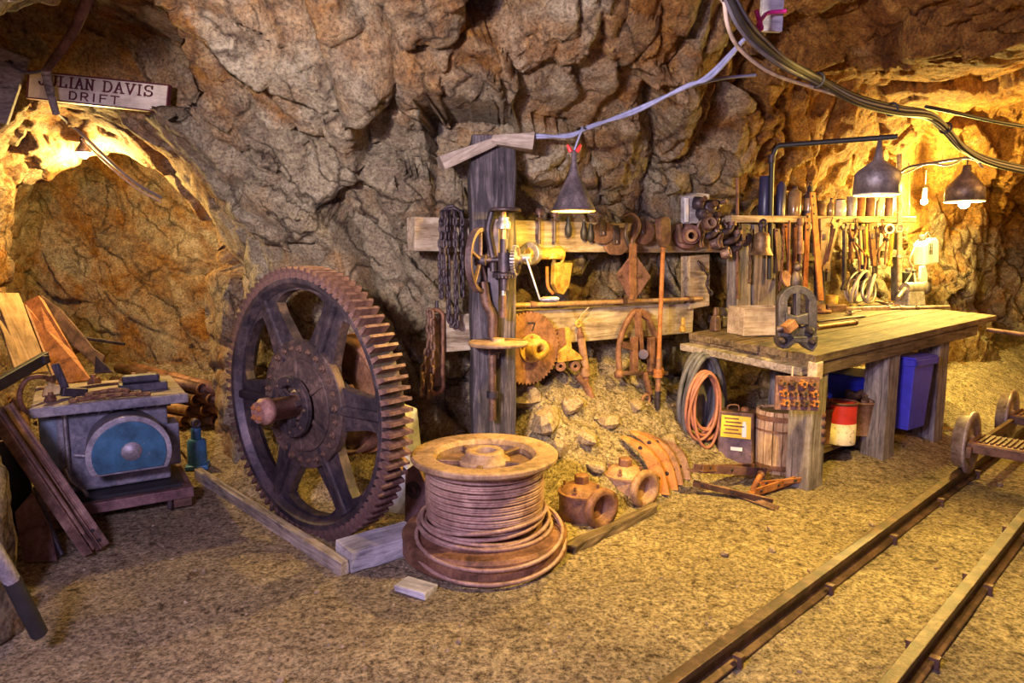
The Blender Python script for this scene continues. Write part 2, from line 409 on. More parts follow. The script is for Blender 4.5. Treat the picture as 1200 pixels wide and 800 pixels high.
# ------------------------------------------------------------------ mesh builder
class MB:
    """collects shapes and links them as ONE mesh object"""
    def __init__(self):
        self.v, self.f, self.sm = [], [], []
    def add(self, verts, faces, mat=None, smooth=False):
        o = len(self.v)
        if mat is not None:
            verts = [mat @ Vector(p) for p in verts]
        self.v += [tuple(p) for p in verts]
        self.f += [tuple(i + o for i in f) for f in faces]
        self.sm += [smooth] * len(faces)
        return self
    def box(self, c, s, rot=None, taper=1.0, jit=0.0):
        hx, hy, hz = s[0] / 2, s[1] / 2, s[2] / 2
        vs = []
        for z, k in ((-hz, 1.0), (hz, taper)):
            for x, y in ((-hx, -hy), (hx, -hy), (hx, hy), (-hx, hy)):
                vs.append(Vector((x * k + rnd.uniform(-jit, jit), y * k + rnd.uniform(-jit, jit), z + rnd.uniform(-jit, jit))))
        m = Matrix.Translation(c)
        if rot is not None:
            m = m @ (Euler(rot).to_matrix().to_4x4() if not isinstance(rot, Matrix) else rot.to_4x4())
        return self.add(vs, [(3, 2, 1, 0), (4, 5, 6, 7), (0, 1, 5, 4), (1, 2, 6, 5), (2, 3, 7, 6), (3, 0, 4, 7)], m)
    def beam(self, p0, p1, w, h, up=(0, 0, 1)):
        p0, p1 = Vector(p0), Vector(p1)
        x = (p1 - p0).normalized()
        y = Vector(up).cross(x)
        if y.length < 1e-4:
            y = Vector((0, 1, 0))
        y.normalize()
        z = x.cross(y)
        m = Matrix((x, y, z)).transposed()
        return self.box((p0 + p1) / 2, ((p1 - p0).length, w, h), m)
    def lathe(self, prof, p=(0, 0, 0), d=(0, 0, 1), seg=24, smooth=True, close=False, squash=1.0, wob=0.0):
        """prof: (radius, height) pairs along direction d from p"""
        d = Vector(d).normalized()
        x = d.orthogonal().normalized() if abs(d.z) < 0.999 else Vector((1, 0, 0))
        y = d.cross(x)
        p = Vector(p)
        vs, fs = [], []
        n = len(prof)
        for r, h in prof:
            for k in range(seg):
                a = 2 * math.pi * k / seg
                rr = max(r, 1e-5) * (1 + (wob * math.sin(3 * a + h * 9)))
                vs.append(p + d * h + x * (rr * math.cos(a)) + y * (rr * math.sin(a) * squash))
        for i in range(n - 1 if not close else n):
            j = (i + 1) % n
            for k in range(seg):
                k2 = (k + 1) % seg
                fs.append((i * seg + k, i * seg + k2, j * seg + k2, j * seg + k))
        self.add(vs, fs, None, smooth)
        if not close:
            self.add(vs[:seg][::-1], [tuple(range(seg))])
            self.add(vs[-seg:], [tuple(range(seg))])
        return self
    def cyl(self, p0, p1, r0, r1=None, seg=16, smooth=True):
        p0, p1 = Vector(p0), Vector(p1)
        r1 = r0 if r1 is None else r1
        return self.lathe([(r0, 0), (r1, (p1 - p0).length)], p0, p1 - p0, seg, smooth)
    def ring(self, p, d, ro, ri, t, seg=32):
        """flat ring (washer) centred at p with axis d and thickness t"""
        h = t / 2
        return self.lathe([(ro, -h), (ro, h), (ri, h), (ri, -h)], p, d, seg, False, True)
    def torus(self, p, d, r, t, seg=28, sub=10, squash=1.0):
        prof = [(r + t * math.cos(2 * math.pi * k / sub), t * math.sin(2 * math.pi * k / sub)) for k in range(sub)]
        return self.lathe(prof, p, d, seg, True, True, squash)
    def tube(self, pts, r, seg=8, closed=False, r_end=None, smooth_n=0):
        pts = [Vector(p) for p in pts]
        if smooth_n:
            pts = spline(pts, smooth_n, closed)
        n = len(pts)
        vs, fs = [], []
        up = None
        for i in range(n):
            a = pts[(i - 1) % n] if (closed or i > 0) else pts[0]
            b = pts[(i + 1) % n] if (closed or i < n - 1) else pts[-1]
            t = (b - a).normalized()
            if up is None:
                up = t.orthogonal().normalized()
            up = (up - t * up.dot(t))
            up = up.normalized() if up.length > 1e-6 else t.orthogonal().normalized()
            s = t.cross(up)
            rr = r if r_end is None else r + (r_end - r) * i / (n - 1)
            for k in range(seg):
                an = 2 * math.pi * k / seg
                vs.append(pts[i] + up * (rr * math.cos(an)) + s * (rr * math.sin(an)))
        for i in range(n if closed else n - 1):
            j = (i + 1) % n
            for k in range(seg):
                k2 = (k + 1) % seg
                fs.append((i * seg + k, i * seg + k2, j * seg + k2, j * seg + k))
        self.add(vs, fs, None, True)
        if not closed:
            self.add(vs[:seg][::-1], [tuple(range(seg))])
            self.add(vs[-seg:], [tuple(range(seg))])
        return self
    def prism(self, poly, t, m=None, holes=None):
        """polygon in local xz, extruded along y from -t/2 to t/2"""
        from mathutils.geometry import tessellate_polygon
        loops = [poly] + (holes or [])
        flat = [Vector((x, 0, z)) for lp in loops for x, z in lp]
        tris = tessellate_polygon([[Vector((x, z, 0)) for x, z in lp] for lp in loops])
        n = len(flat)
        vs = [p + Vector((0, -t / 2, 0)) for p in flat] + [p + Vector((0, t / 2, 0)) for p in flat]
        fs = []
        for tr in tris:
            a, b_, c = [Vector((flat[i].x, flat[i].z, 0)) for i in tr]
            tr = tuple(tr) if (b_ - a).cross(c - a).z > 0 else tuple(tr)[::-1]
            fs.append(tr)
            fs.append(tuple(i + n for i in tr[::-1]))
        o = 0
        for li, lp in enumerate(loops):
            k = len(lp)
            area = sum(lp[i][0] * lp[(i + 1) % k][1] - lp[(i + 1) % k][0] * lp[i][1] for i in range(k))
            ccw = (area > 0) == (li == 0)
            for i in range(k):
                a, b_ = o + i, o + (i + 1) % k
                fs.append((a, a + n, b_ + n, b_) if ccw else (b_, b_ + n, a + n, a))
            o += k
        return self.add(vs, fs, m)
    def ball(self, p, r, seg=14, squash=(1, 1, 1)):
        vs, fs = [], []
        rings = seg // 2
        for i in range(1, rings):
            th = math.pi * i / rings
            for k in range(seg):
                a = 2 * math.pi * k / seg
                vs.append((p[0] + r * squash[0] * math.sin(th) * math.cos(a), p[1] + r * squash[1] * math.sin(th) * math.sin(a), p[2] + r * squash[2] * math.cos(th)))
        for i in range(rings - 2):
            for k in range(seg):
                k2 = (k + 1) % seg
                fs.append((i * seg + k, (i + 1) * seg + k, (i + 1) * seg + k2, i * seg + k2))
        fs.append(tuple(range(seg)))
        fs.append(tuple((rings - 2) * seg + k for k in range(seg))[::-1])
        return self.add(vs, fs, None, True)
    def build(self, name, mat, parent=None, bevel=0.0, mw=None):
        me = bpy.data.meshes.new(name)
        me.from_pydata(self.v, [], self.f)
        me.polygons.foreach_set('use_smooth', self.sm)
        me.materials.append(M[mat] if isinstance(mat, str) else mat)
        me.update()
        o = bpy.data.objects.new(name, me)
        COL.objects.link(o)
        if parent is not None:
            o.parent = parent
        if mw is not None:
            o.matrix_world = mw
        if bevel:
            bm = o.modifiers.new('bevel', 'BEVEL')
            bm.width = bevel; bm.segments = 2; bm.limit_method = 'ANGLE'; bm.angle_limit = R(40)
        return o
def spline(pts, n, closed=False):
    pts = [Vector(p) for p in pts]
    out = []
    N = len(pts)
    for i in range(N if closed else N - 1):
        p0 = pts[(i - 1) % N] if (closed or i > 0) else pts[0] * 2 - pts[1]
        p1, p2 = pts[i], pts[(i + 1) % N]
        p3 = pts[(i + 2) % N] if (closed or i < N - 2) else pts[-1] * 2 - pts[-2]
        for k in range(n):
            t = k / n
            out.append(0.5 * ((2 * p1) + (p2 - p0) * t + (2 * p0 - 5 * p1 + 4 * p2 - p3) * t * t + (3 * p1 - p0 - 3 * p2 + p3) * t ** 3))
    if not closed:
        out.append(pts[-1])
    return out
def tag(o, label=None, cat=None, group=None, kind=None):
    if label: o['label'] = label
    if cat: o['category'] = cat
    if group: o['group'] = group
    if kind: o['kind'] = kind
    return o
def thing(name, label, cat, loc=(0, 0, 0), rot=(0, 0, 0), group=None):
    o = bpy.data.objects.new(name, None)
    o.empty_display_size = 0.1
    COL.objects.link(o)
    o.location = loc
    o.rotation_euler = (0, 0, rot) if isinstance(rot, (int, float)) else rot
    return tag(o, label, cat, group)
def copy_tree(o, parent=None):
    c = o.copy()
    COL.objects.link(c)
    if parent is not None:
        c.parent = parent
    for ch in list(o.children):
        copy_tree(ch, c)
    return c
# ------------------------------------------------------------------ the cave: air is a union of voids; its skin is meshed and broken into rock facets
WALLPOLY = [(-2.0, -1.6), (-2.05, 1.2), (-2.35, 2.2), (-2.75, 2.75), (-3.6, 3.0), (-4.3, 3.7), (-4.3, 4.62),
            (-1.85, 4.62), (-1.45, 4.5), (-0.76, 4.45), (3.80, 7.2), (4.6, 7.45), (5.2, 7.75), (5.9, 8.5), (7.0, 9.1),
            (7.7, 8.3), (5.6, 4.9), (3.6, 2.6), (2.4, 0.6), (2.3, -1.6)]
def poly_sdf(x, y, poly):
    d = np.full(x.shape, 1e9)
    s = np.ones(x.shape)
    n = len(poly)
    for i in range(n):
        ax, ay = poly[i]; bx, by = poly[i - 1]
        ex, ey = bx - ax, by - ay
        wx, wy = x - ax, y - ay
        t = np.clip((wx * ex + wy * ey) / (ex * ex + ey * ey), 0, 1)
        d = np.minimum(d, (wx - ex * t) ** 2 + (wy - ey * t) ** 2)
        c1, c2, c3 = y >= ay, y < by, ex * wy > ey * wx
        flip = (c1 & c2 & c3) | (~c1 & ~c2 & ~c3)
        s = np.where(flip, -s, s)
    return s * np.sqrt(d)
def talus(x, y):
    """height of the dirt and rubble banked against the walls"""
    q = (x - WA.x) * WN.x + (y - WA.y) * WN.y          # distance out of the wall
    s = (x - WA.x) * WD.x + (y - WA.y) * WD.y          # distance along it
    h = np.clip(0.62 - 0.70 * (q + 0.05), 0, 1.0) * sstep(0.55, 0.95, s) * (1 - 0.55 * sstep(1.85, 2.5, s)) * (1 - 0.5 * sstep(3.6, 4.6, s))
    dw = -poly_sdf(x, y, WALLPOLY)
    h2 = np.clip(0.36 - 0.9 * dw, 0, 1) * (1 - sstep(0.2, 0.7, s)) * sstep(-2.0, -1.5, x)
    h3 = 0.42 * sstep(4.7, 6.6, y) * (1 - sstep(-2.2, -1.6, x))
    h4 = np.clip(0.30 - 0.95 * np.abs(x + 1.70), 0, 1) * sstep(4.3, 4.8, y) * (1 - sstep(4.8, 5.4, y))
    return np.maximum.reduce([h, h2, h3, h4])
RL0, RL1 = on_floor(822, 797), on_floor(1125, 565)
RR0, RR1 = on_floor(1060, 800), on_floor(1200, 618)
RDIR = (RL1 - RL0).normalized()
RNOR = Vector((-RDIR.y, RDIR.x, 0))                     # to the left of the track
def rise(x, y):
    """the floor climbs a little under the far end of the bench"""
    k = (x - RL0.x) * RNOR.x + (y - RL0.y) * RNOR.y
    return 0.075 * np.clip(x - 1.7, 0, 3) * sstep(0.15, 0.7, k) * sstep(3.6, 4.8, y)
def ground(x, y):
    x = np.atleast_1d(np.asarray(x, float)); y = np.atleast_1d(np.asarray(y, float))
    p = np.stack([x, y, np.zeros_like(x)], 1)
    t = talus(x, y)
    k = np.clip(t / 0.25, 0, 1)
    return t + rise(x, y) + 0.012 * fbm(p * 2.2, 3, 5) + k * (0.05 * fbm(p * 5, 4, 9)) - 0.004
def gz(x, y):
    return float(ground(x, y)[0])

VOX = 0.05
gx = np.arange(-5.2, 8.4, VOX); gy = np.arange(-1.2, 9.8, VOX); gzz = np.arange(-0.35, 3.7, VOX)
X2, Y2 = np.meshgrid(gx, gy, indexing='ij')
plan = poly_sdf(X2, Y2, WALLPOLY)
over = 1.0 - 0.62 * sstep(0.6, 2.4, X2)
over = over * (0.18 + 0.82 * sstep(-2.6, -1.5, X2))
ceil2 = 2.95 + 0.12 * np.sin(X2 * 1.3 + 0.6) + 0.1 * np.sin(Y2 * 1.9 + X2) + 0.18 * sstep(1.2, -2.5, X2 - 2.0)
sdf = np.empty((len(gx), len(gy), len(gzz)), np.float32)
cx = -2.82 - 0.40 * (Y2 - 4.6)                         # the drift bends left
wd = 1.00 - 0.18 * sstep(4.65, 5.2, Y2) + 0.30 * sstep(5.3, 5.75, Y2)
ah = 2.46 - 0.16 * sstep(4.65, 5.2, Y2) + 0.30 * sstep(5.3, 5.75, Y2)
for k, z in enumerate(gzz):
    lean = over * (0.45 * sstep(1.5, 2.3, z) + 1.25 * max(0.0, z - 2.12)) + 0.12 * max(0.0, 0.7 - z)
    a = smax(plan + lean, z - ceil2, 0.22)
    nose = 1 - np.sqrt(((X2 + 2.49) / 0.46) ** 2 + ((Y2 - 2.38) / 0.62) ** 2 + ((z - 0.1) / 1.05) ** 2)
    a = smax(a, nose * 0.42, 0.1)                       # boulder bulging out of the near left wall
    zs = 1.25
    q = np.sqrt(((X2 - cx) / wd) ** 2 + (max(z - zs, 0) / (ah - zs)) ** 2) - 1
    dr = smax(q * wd, np.maximum(Y2 - 6.75, 4.2 - Y2), 0.3)
    sdf[:, :, k] = smin(a, dr, 0.08)
p3 = np.stack(np.meshgrid(gx[::2], gy[::2], gzz[::2], indexing='ij'), -1).reshape(-1, 3)
lump = (0.10 * fbm(p3 * 1.1, 2, 31)).reshape(len(gx[::2]), len(gy[::2]), len(gzz[::2])).astype(np.float32)
lump = np.repeat(np.repeat(np.repeat(lump, 2, 0), 2, 1), 2, 2)[:len(gx), :len(gy), :len(gzz)]
for ax in range(3):
    lump = (np.roll(lump, 1, ax) + lump * 2 + np.roll(lump, -1, ax)) / 4
sdf += lump

def surface_nets(S, org, h):
    sg = S < 0
    nx, ny, nz = S.shape
    cnt = np.zeros((nx - 1, ny - 1, nz - 1), np.int16)
    acc = [np.zeros(cnt.shape, np.float32) for _ in range(3)]
    corner = lambda A, c: A[c[0]:nx - 1 + c[0], c[1]:ny - 1 + c[1], c[2]:nz - 1 + c[2]]
    for ax in range(3):
        o1, o2 = [a for a in range(3) if a != ax]
        for i in (0, 1):
            for j in (0, 1):
                c0 = [0, 0, 0]; c0[o1] = i; c0[o2] = j
                c1 = list(c0); c1[ax] = 1
                a, b = corner(S, c0), corner(S, c1)
                m = (a < 0) != (b < 0)
                t = np.where(m, a / np.where(m, a - b, 1), 0)
                cnt += m
                acc[ax] += t
                acc[o1] += i * m
                acc[o2] += j * m
    act = cnt > 0
    idx = np.full(cnt.shape, -1, np.int64)
    ii = np.argwhere(act)
    idx[act] = np.arange(len(ii))
    V = np.stack([org[k] + h * (ii[:, k] + acc[k][act] / cnt[act]) for k in range(3)], 1)
    Q = []
    for ax in range(3):
        o1, o2 = [(1, 2), (2, 0), (0, 1)][ax]
        sl0 = [slice(1, -1)] * 3; sl1 = [slice(1, -1)] * 3
        sl0[ax] = slice(0, -1); sl1[ax] = slice(1, None)
        a, b = sg[tuple(sl0)], sg[tuple(sl1)]
        for cross, flip in ((a & ~b, True), (~a & b, False)):
            e = np.argwhere(cross)
            off = np.array([1, 1, 1]); off[ax] = 0
            e = e + off
            def cell(d1, d2):
                c = e.copy(); c[:, o1] += d1; c[:, o2] += d2
                return idx[c[:, 0], c[:, 1], c[:, 2]]
            q = np.stack([cell(-1, -1), cell(0, -1), cell(0, 0), cell(-1, 0)], 1)
            Q.append(q[:, ::-1] if not flip else q)
    Q = np.concatenate(Q)
    return V, Q[:, ::-1]
CV, CQ = surface_nets(sdf, (gx[0], gy[0], gzz[0]), VOX)
del sdf, lump, p3
cen = CV[CQ].mean(1)
keep = (cen[:, 2] > -0.2) & (cen[:, 1] > -1.0)
# unseen rock far down the tunnel stays out
keep &= ~((cen[:, 0] > 8.2) | (cen[:, 1] > 9.6))
CQ = CQ[keep]
used, inv = np.unique(CQ, return_inverse=True)
CV, CQ = CV[used], inv.reshape(-1, 4)
def relax(V, Q, n):
    for _ in range(n):
        s = np.zeros_like(V); c = np.zeros(len(V))
        for k in range(4):
            a, b = Q[:, k], Q[:, (k + 1) % 4]
            for d in range(3):
                s[:, d] += np.bincount(a, V[b, d], len(V)) + np.bincount(b, V[a, d], len(V))
            c += np.bincount(a, None, len(V)) + np.bincount(b, None, len(V))
        V = V * 0.5 + 0.5 * s / c[:, None]
    return V
def subdivide(V, Q):
    n = len(V)
    e = np.concatenate([np.sort(Q[:, [k, (k + 1) % 4]], 1) for k in range(4)])
    ue, inv = np.unique(e[:, 0] * n + e[:, 1], return_inverse=True)
    mid = (V[ue // n] + V[ue % n]) / 2
    m = len(Q)
    E = [n + inv[k * m:(k + 1) * m] for k in range(4)]
    C = n + len(ue) + np.arange(m)
    NV = np.concatenate([V, mid, V[Q].mean(1)])
    NQ = np.concatenate([np.stack([Q[:, k], E[k], C, E[k - 1]], 1) for k in range(4)])
    return NV, NQ
def vnormals(V, Q):
    fn = np.cross(V[Q[:, 2]] - V[Q[:, 0]], V[Q[:, 3]] - V[Q[:, 1]])
    N = np.zeros_like(V)
    for k in range(4):
        for d in range(3):
            N[:, d] += np.bincount(Q[:, k], fn[:, d], len(V))
    return N / np.maximum(np.linalg.norm(N, axis=1), 1e-9)[:, None]
CV = relax(CV, CQ, 2)
CV, CQ = subdivide(CV, CQ)
CV = relax(CV, CQ, 1)
N0 = vnormals(CV, CQ)
# rock fracture: blocks stretched along a diagonal bedding, with their own offset and tilt
bed = np.array(Matrix.Rotation(R(31), 3, 'Z') @ Matrix.Rotation(R(50), 3, 'Y'))
def fracture(P):
    W = P + 0.07 * np.stack([fbm(P * 2.5, 3, s) for s in (41, 51, 61)], 1)
    L = W @ bed
    t1, e1, o1, c1 = cells(L * np.array([0.85, 1.6, 2.1]), 100)
    t2, e2, o2, c2 = cells(L * np.array([2.4, 4.2, 5.4]) + 7, 200)
    t3, e3, o3, c3 = cells(W * 9.5 + 3, 300)
    d = 0.105 * o1 + 0.20 * t1 - 0.07 * np.exp(-e1 / 0.045)
    d += 0.034 * o2 + 0.06 * t2 - 0.022 * np.exp(-e2 / 0.06)
    d += 0.008 * o3 + 0.018 * t3
    d += 0.022 * fbm(P * 6, 4, 71)
    return d, c1, c2
D, C1, C2 = fracture(CV)
amp = (1 - 0.45 * sstep(-1.6, -2.1, CV[:, 0])) * (1 - 0.5 * sstep(2.6, 3.4, CV[:, 0]) * (1 - sstep(4.6, 5.2, CV[:, 0])))
CV = CV + N0 * (D * amp)[:, None]
# pinned where timber and tools hang, so nothing is swallowed by the rock
q = (CV[:, 0] - WA.x) * WN.x + (CV[:, 1] - WA.y) * WN.y
s = (CV[:, 0] - WA.x) * WD.x + (CV[:, 1] - WA.y) * WD.y
lim = -0.13
hit = (q > lim) & (q < 0.45) & (s > -0.05) & (s < 5.4) & (CV[:, 2] < 1.98) & (CV[:, 2] > 0.2)
CV[hit] -= np.outer((q[hit] - lim) * 0.93, np.array(WN))
# notches cut in the rock for the sign and for the head of the post
for x0, x1, z0, z1, yp in ((-3.3, -1.75, 2.36, 2.85, 4.50), (-0.50, 0.42, 1.50, 2.34, 4.47)):
    hit = (CV[:, 0] > x0) & (CV[:, 0] < x1) & (CV[:, 2] > z0) & (CV[:, 2] < z1) & (CV[:, 1] < yp) & (CV[:, 1] > 3.3)
    CV[hit, 1] = yp + 0.12 * (CV[hit, 1] - yp)
NF = vnormals(CV, CQ)
rustiness = 0.42 + 0.5 * sstep(0.9, 2.6, CV[:, 0]) * sstep(1.4, 2.3, CV[:, 2]) + 0.22 * sstep(-1.7, -2.3, CV[:, 0]) * sstep(4.3, 5.0, CV[:, 1]) \
    + 0.25 * sstep(2.1, 2.7, CV[:, 2]) + 0.15 * sstep(1.5, 4.0, CV[:, 0])
rustiness = np.clip(rustiness + 0.28 * (C2 - 0.5), 0, 1)
block = np.stack([np.clip(0.65 * C1 + 0.35 * C2, 0, 1), rustiness, np.zeros_like(C1), np.ones_like(C1)], 1)
def rock_object(name, mask):
    Q = CQ[mask]
    used, inv = np.unique(Q, return_inverse=True)
    Q = inv.reshape(-1, 4)
    me = bpy.data.meshes.new(name)
    me.vertices.add(len(used)); me.vertices.foreach_set('co', CV[used].ravel())
    me.loops.add(len(Q) * 4); me.loops.foreach_set('vertex_index', Q.ravel().astype(np.int32))
    me.polygons.add(len(Q))
    me.polygons.foreach_set('loop_start', np.arange(0, len(Q) * 4, 4, dtype=np.int32))
    me.polygons.foreach_set('use_smooth', np.ones(len(Q), bool))
    a = me.color_attributes.new('block', 'FLOAT_COLOR', 'POINT')
    a.data.foreach_set('color', block[used].ravel())
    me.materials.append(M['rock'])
    me.update(calc_edges=True)
    me.normals_split_custom_set_from_vertices(NF[used].tolist())
    o = bpy.data.objects.new(name, me)
    COL.objects.link(o)
    return tag(o, kind='structure')
fc = CV[CQ].mean(1)
fz = N0[CQ].mean(1)[:, 2]
is_ceil = (fz < -0.62) & (fc[:, 2] > 1.9)
is_left = ~is_ceil & (fc[:, 0] < -1.75)
is_right = ~is_ceil & ~is_left & ((fc[:, 0] - 0.78 * fc[:, 1] > 0.6) | (fc[:, 0] > 4.2))
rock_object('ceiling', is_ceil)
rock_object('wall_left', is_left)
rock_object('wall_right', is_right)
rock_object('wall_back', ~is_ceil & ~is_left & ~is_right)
del CQ, fc, fz, N0, NF

# the dirt floor
fx, fy = np.arange(-5.0, 8.0, 0.035), np.arange(-0.9, 9.4, 0.035)
FX, FY = np.meshgrid(fx, fy, indexing='ij')
FP = np.stack([FX.ravel(), FY.ravel(), np.zeros(FX.size)], 1)
FZ = ground(FP[:, 0], FP[:, 1])
FZ += 0.006 * fbm(FP * 14, 3, 77)
tal = np.clip(talus(FP[:, 0], FP[:, 1]) / 0.25, 0, 1)
on = tal > 0.02
ta, ea, oa, ca = cells(FP[on] * 6.0, 400)
tb, eb, ob, cb = cells(FP[on] * 15.0, 500)
FZ[on] += tal[on] * (0.05 * np.clip(0.75 - 1.1 * (1 - ea), -0.2, 1) * (oa > 0) + 0.05 * ta + 0.02 * tb)
V = np.stack([FP[:, 0], FP[:, 1], FZ], 1)
nxx, nyy = FX.shape
I = np.arange(nxx * nyy).reshape(nxx, nyy)
FQ = np.stack([I[:-1, :-1], I[1:, :-1], I[1:, 1:], I[:-1, 1:]], -1).reshape(-1, 4)
pf = poly_sdf(V[FQ].mean(1)[:, 0], V[FQ].mean(1)[:, 1], WALLPOLY)
fcx, fcy = V[FQ].mean(1)[:, 0], V[FQ].mean(1)[:, 1]
FQ = FQ[(pf < 0.35) | ((fcx < -1.2) & (fcy > 4.4) & (fcy < 7.2))]
used, inv = np.unique(FQ, return_inverse=True)
FQ = inv.reshape(-1, 4); V = V[used]
me = bpy.data.meshes.new('floor')
me.vertices.add(len(V)); me.vertices.foreach_set('co', V.ravel())
me.loops.add(len(FQ) * 4); me.loops.foreach_set('vertex_index', FQ.ravel().astype(np.int32))
me.polygons.add(len(FQ))
me.polygons.foreach_set('loop_start', np.arange(0, len(FQ) * 4, 4, dtype=np.int32))
me.polygons.foreach_set('use_smooth', np.ones(len(FQ), bool))
me.materials.append(M['dirt'])
me.update(calc_edges=True)
o = bpy.data.objects.new('floor', me)
COL.objects.link(o)
tag(o, kind='structure')
# ------------------------------------------------------------------ shared small shapes
def inst(name, me, parent, m):
    o = bpy.data.objects.new(name, me)
    COL.objects.link(o)
    o.parent = parent
    o.matrix_local = m
    return o
def bake(name, mb, mat):
    """a mesh to be shared by alike pieces"""
    o = mb.build(name, mat)
    me = o.data
    bpy.data.objects.remove(o)
    return me
def TR(p, rot=None, s=None):
    m = Matrix.Translation(p)
    if rot is not None:
        m = m @ Euler(rot).to_matrix().to_4x4()
    if s is not None:
        m = m @ Matrix.Diagonal((*s, 1)) if not isinstance(s, (int, float)) else m @ Matrix.Scale(s, 4)
    return m
bolt_me = bake('bolt', MB().lathe([(1.0, 0), (1.0, .55), (.8, .7)], (0, 0, 0), (0, -1, 0), 6, False).lathe([(.5, .7), (.5, 1.15), (.4, 1.25)], (0, 0, 0), (0, -1, 0), 8), 'iron_rust')
bolt_rust_me = bake('bolt', MB().lathe([(1.0, 0), (1.0, .55), (.8, .7)], (0, 0, 0), (0, -1, 0), 6, False).lathe([(.5, .7), (.5, 1.15), (.4, 1.25)], (0, 0, 0), (0, -1, 0), 8), 'rust_orange')
def link_mesh(mat, L=1.0, Wd=.62, r=.14):
    pts = []
    for k in range(14):
        a = 2 * math.pi * k / 14
        x, z = math.cos(a) * (Wd / 2 - r), math.sin(a) * (Wd / 2 - r)
        pts.append((x, 0, z + (1 if z > 0 else -1) * (L / 2 - Wd / 2)))
    return bake('link', MB().tube(pts, r, 6, True), mat)
LINK = {k: link_mesh(k) for k in ('iron', 'rust', 'iron_rust')}
def chain(parent, pts, L, mat='iron', n=0):
    """links along a path, every second one turned a quarter"""
    P = spline(pts, 10) if len(pts) > 2 else [Vector(pts[0]).lerp(Vector(pts[1]), k / 20) for k in range(21)]
    step = L * 0.72
    acc, k, prev = step / 2, 0, P[0]
    for a, b in zip(P, P[1:]):
        seg = (b - a).length
        while acc <= seg:
            p = a.lerp(b, acc / seg)
            d = (b - a).normalized()
            q = d.to_track_quat('Z', 'Y').to_matrix().to_4x4()
            inst('link', LINK[mat], parent, Matrix.Translation(p) @ q @ Matrix.Rotation(R(90) * (k % 2) + 0.5, 4, 'Z') @ Matrix.Scale(L, 4))
            k += 1
            acc += step
        acc -= seg
def circle(cx, cz, r, n=20, a0=0.0, a1=360.0, close=False):
    k = n if (a1 - a0) % 360 == 0 else n - 1
    return [(cx + r * math.cos(R(a0 + (a1 - a0) * i / k)), cz + r * math.sin(R(a0 + (a1 - a0) * i / k))) for i in range(n)]

# ------------------------------------------------------------------ track
M['rust_track'] = mat_metal('rail_steel', (.025, .014, .012), (.075, .042, .034), (.18, .105, .08), 0.42, 0.5, 10.0)
def rail(name, label, p0, p1, back, fwd, group):
    d = (p1 - p0).normalized()
    t = thing(name, label, 'rail', p0, math.atan2(d.y, d.x), group)
    prof = [(-.045, 0), (.045, 0), (.045, .010), (.010, .020), (.008, .058), (.024, .066), (.024, .090), (-.024, .090), (-.024, .066), (-.008, .058), (-.010, .020), (-.045, .010)]
    n = len(prof)
    vs = [(x, y, z) for x in (-back, fwd) for y, z in prof]
    fs = [(i, i + n, (i + 1) % n + n, (i + 1) % n) for i in range(n)] + [tuple(range(n)), tuple(range(2 * n - 1, n - 1, -1))]
    MB().add(vs, fs).build('rail_bar', 'rust_track', t, 0.003)
    sp = bake('spike', MB().box((0, 0, .02), (.018, .016, .04)).box((.0, -.008, .042), (.03, .034, .012)), 'iron_rust')
    x = -back + .2
    while x < fwd:
        for s in (-1, 1):
            inst('spike', sp, t, TR((x + .03 * s, .056 * s, 0), (0, 0, 0 if s > 0 else math.pi)))
        x += .8
    return t
rail('track_rail', 'worn steel track rail on the bench side, cart wheel standing on it', RL0 + Vector((0, 0, .0)), RL1, 1.6, 6.0, 'rails of the mine track')
rail('track_rail', 'worn steel track rail on the right, crossing the bottom right corner', RR0, RR1, 1.6, 5.2, 'rails of the mine track')

# ------------------------------------------------------------------ mine cart chassis on the track
c0 = RL1 + RDIR * 0.05
cart = thing('cart_chassis', 'rusty flanged wheel chassis of a mine cart standing on the track', 'cart', c0, math.atan2(RDIR.y, RDIR.x))
GAUGE = abs((RR0 - RL0).dot(RNOR))
WR, RT = 0.185, 0.092
for ix, x in enumerate((0.0, 1.12)):
    for s, y in ((1, 0.0), (-1, -GAUGE)):
        w = MB().lathe([(.045, -.05), (.045, -.035), (.125, -.012), (.150, -.035), (WR - .012, -.04), (WR - .008, .02), (WR + .022, .026), (WR + .022, .042), (.150, .042), (.13, .02), (.06, .03), (.045, .05)],
                       (x, y, RT + WR - .008), (0, -s, 0), 32)
        wo = w.build('wheel', 'wheel_steel', cart)
        for k in range(5):
            a = 2 * math.pi * k / 5
            inst('bolt', bolt_me, wo, TR((x + .095 * math.cos(a), y + s * .012, RT + WR + .095 * math.sin(a)), (0, 0, math.pi if s > 0 else 0), .014))
        MB().cyl((x, y - .02 * s, RT + WR - .008), (x, y + s * .065, RT + WR - .008), .032, seg=14).build('hub_boss', 'iron_rust', wo)
    MB().cyl((x, .02, RT + WR - .008), (x, -GAUGE - .02, RT + WR - .008), .026).build('axle', 'rust', cart)
    fb = MB().box((x - .02, -GAUGE / 2, .30), (.30, GAUGE - .10, .022))
    fo = fb.build('deck_plate', 'rust', cart, .004)
    for k in range(12):
        MB().box((x - .02, -.08 - (GAUGE - .16) * k / 11, .315), (.24, .014, .012)).build('tread_rib', 'iron_rust', fo)
    MB().beam((x - .17, -.05, .275), (x - .17, -GAUGE + .05, .275), .02, .06).build('cross_bar', 'iron_rust', cart, .003)
    MB().beam((x + .13, -.05, .275), (x + .13, -GAUGE + .05, .275), .02, .06).build('cross_bar', 'iron_rust', cart, .003)
M_SIDE = [MB().beam((-.22, y, .25), (1.34, y, .25), .03, .07).build('side_bar', 'iron_rust', cart, .003) for y in (-.07, -GAUGE + .07)]

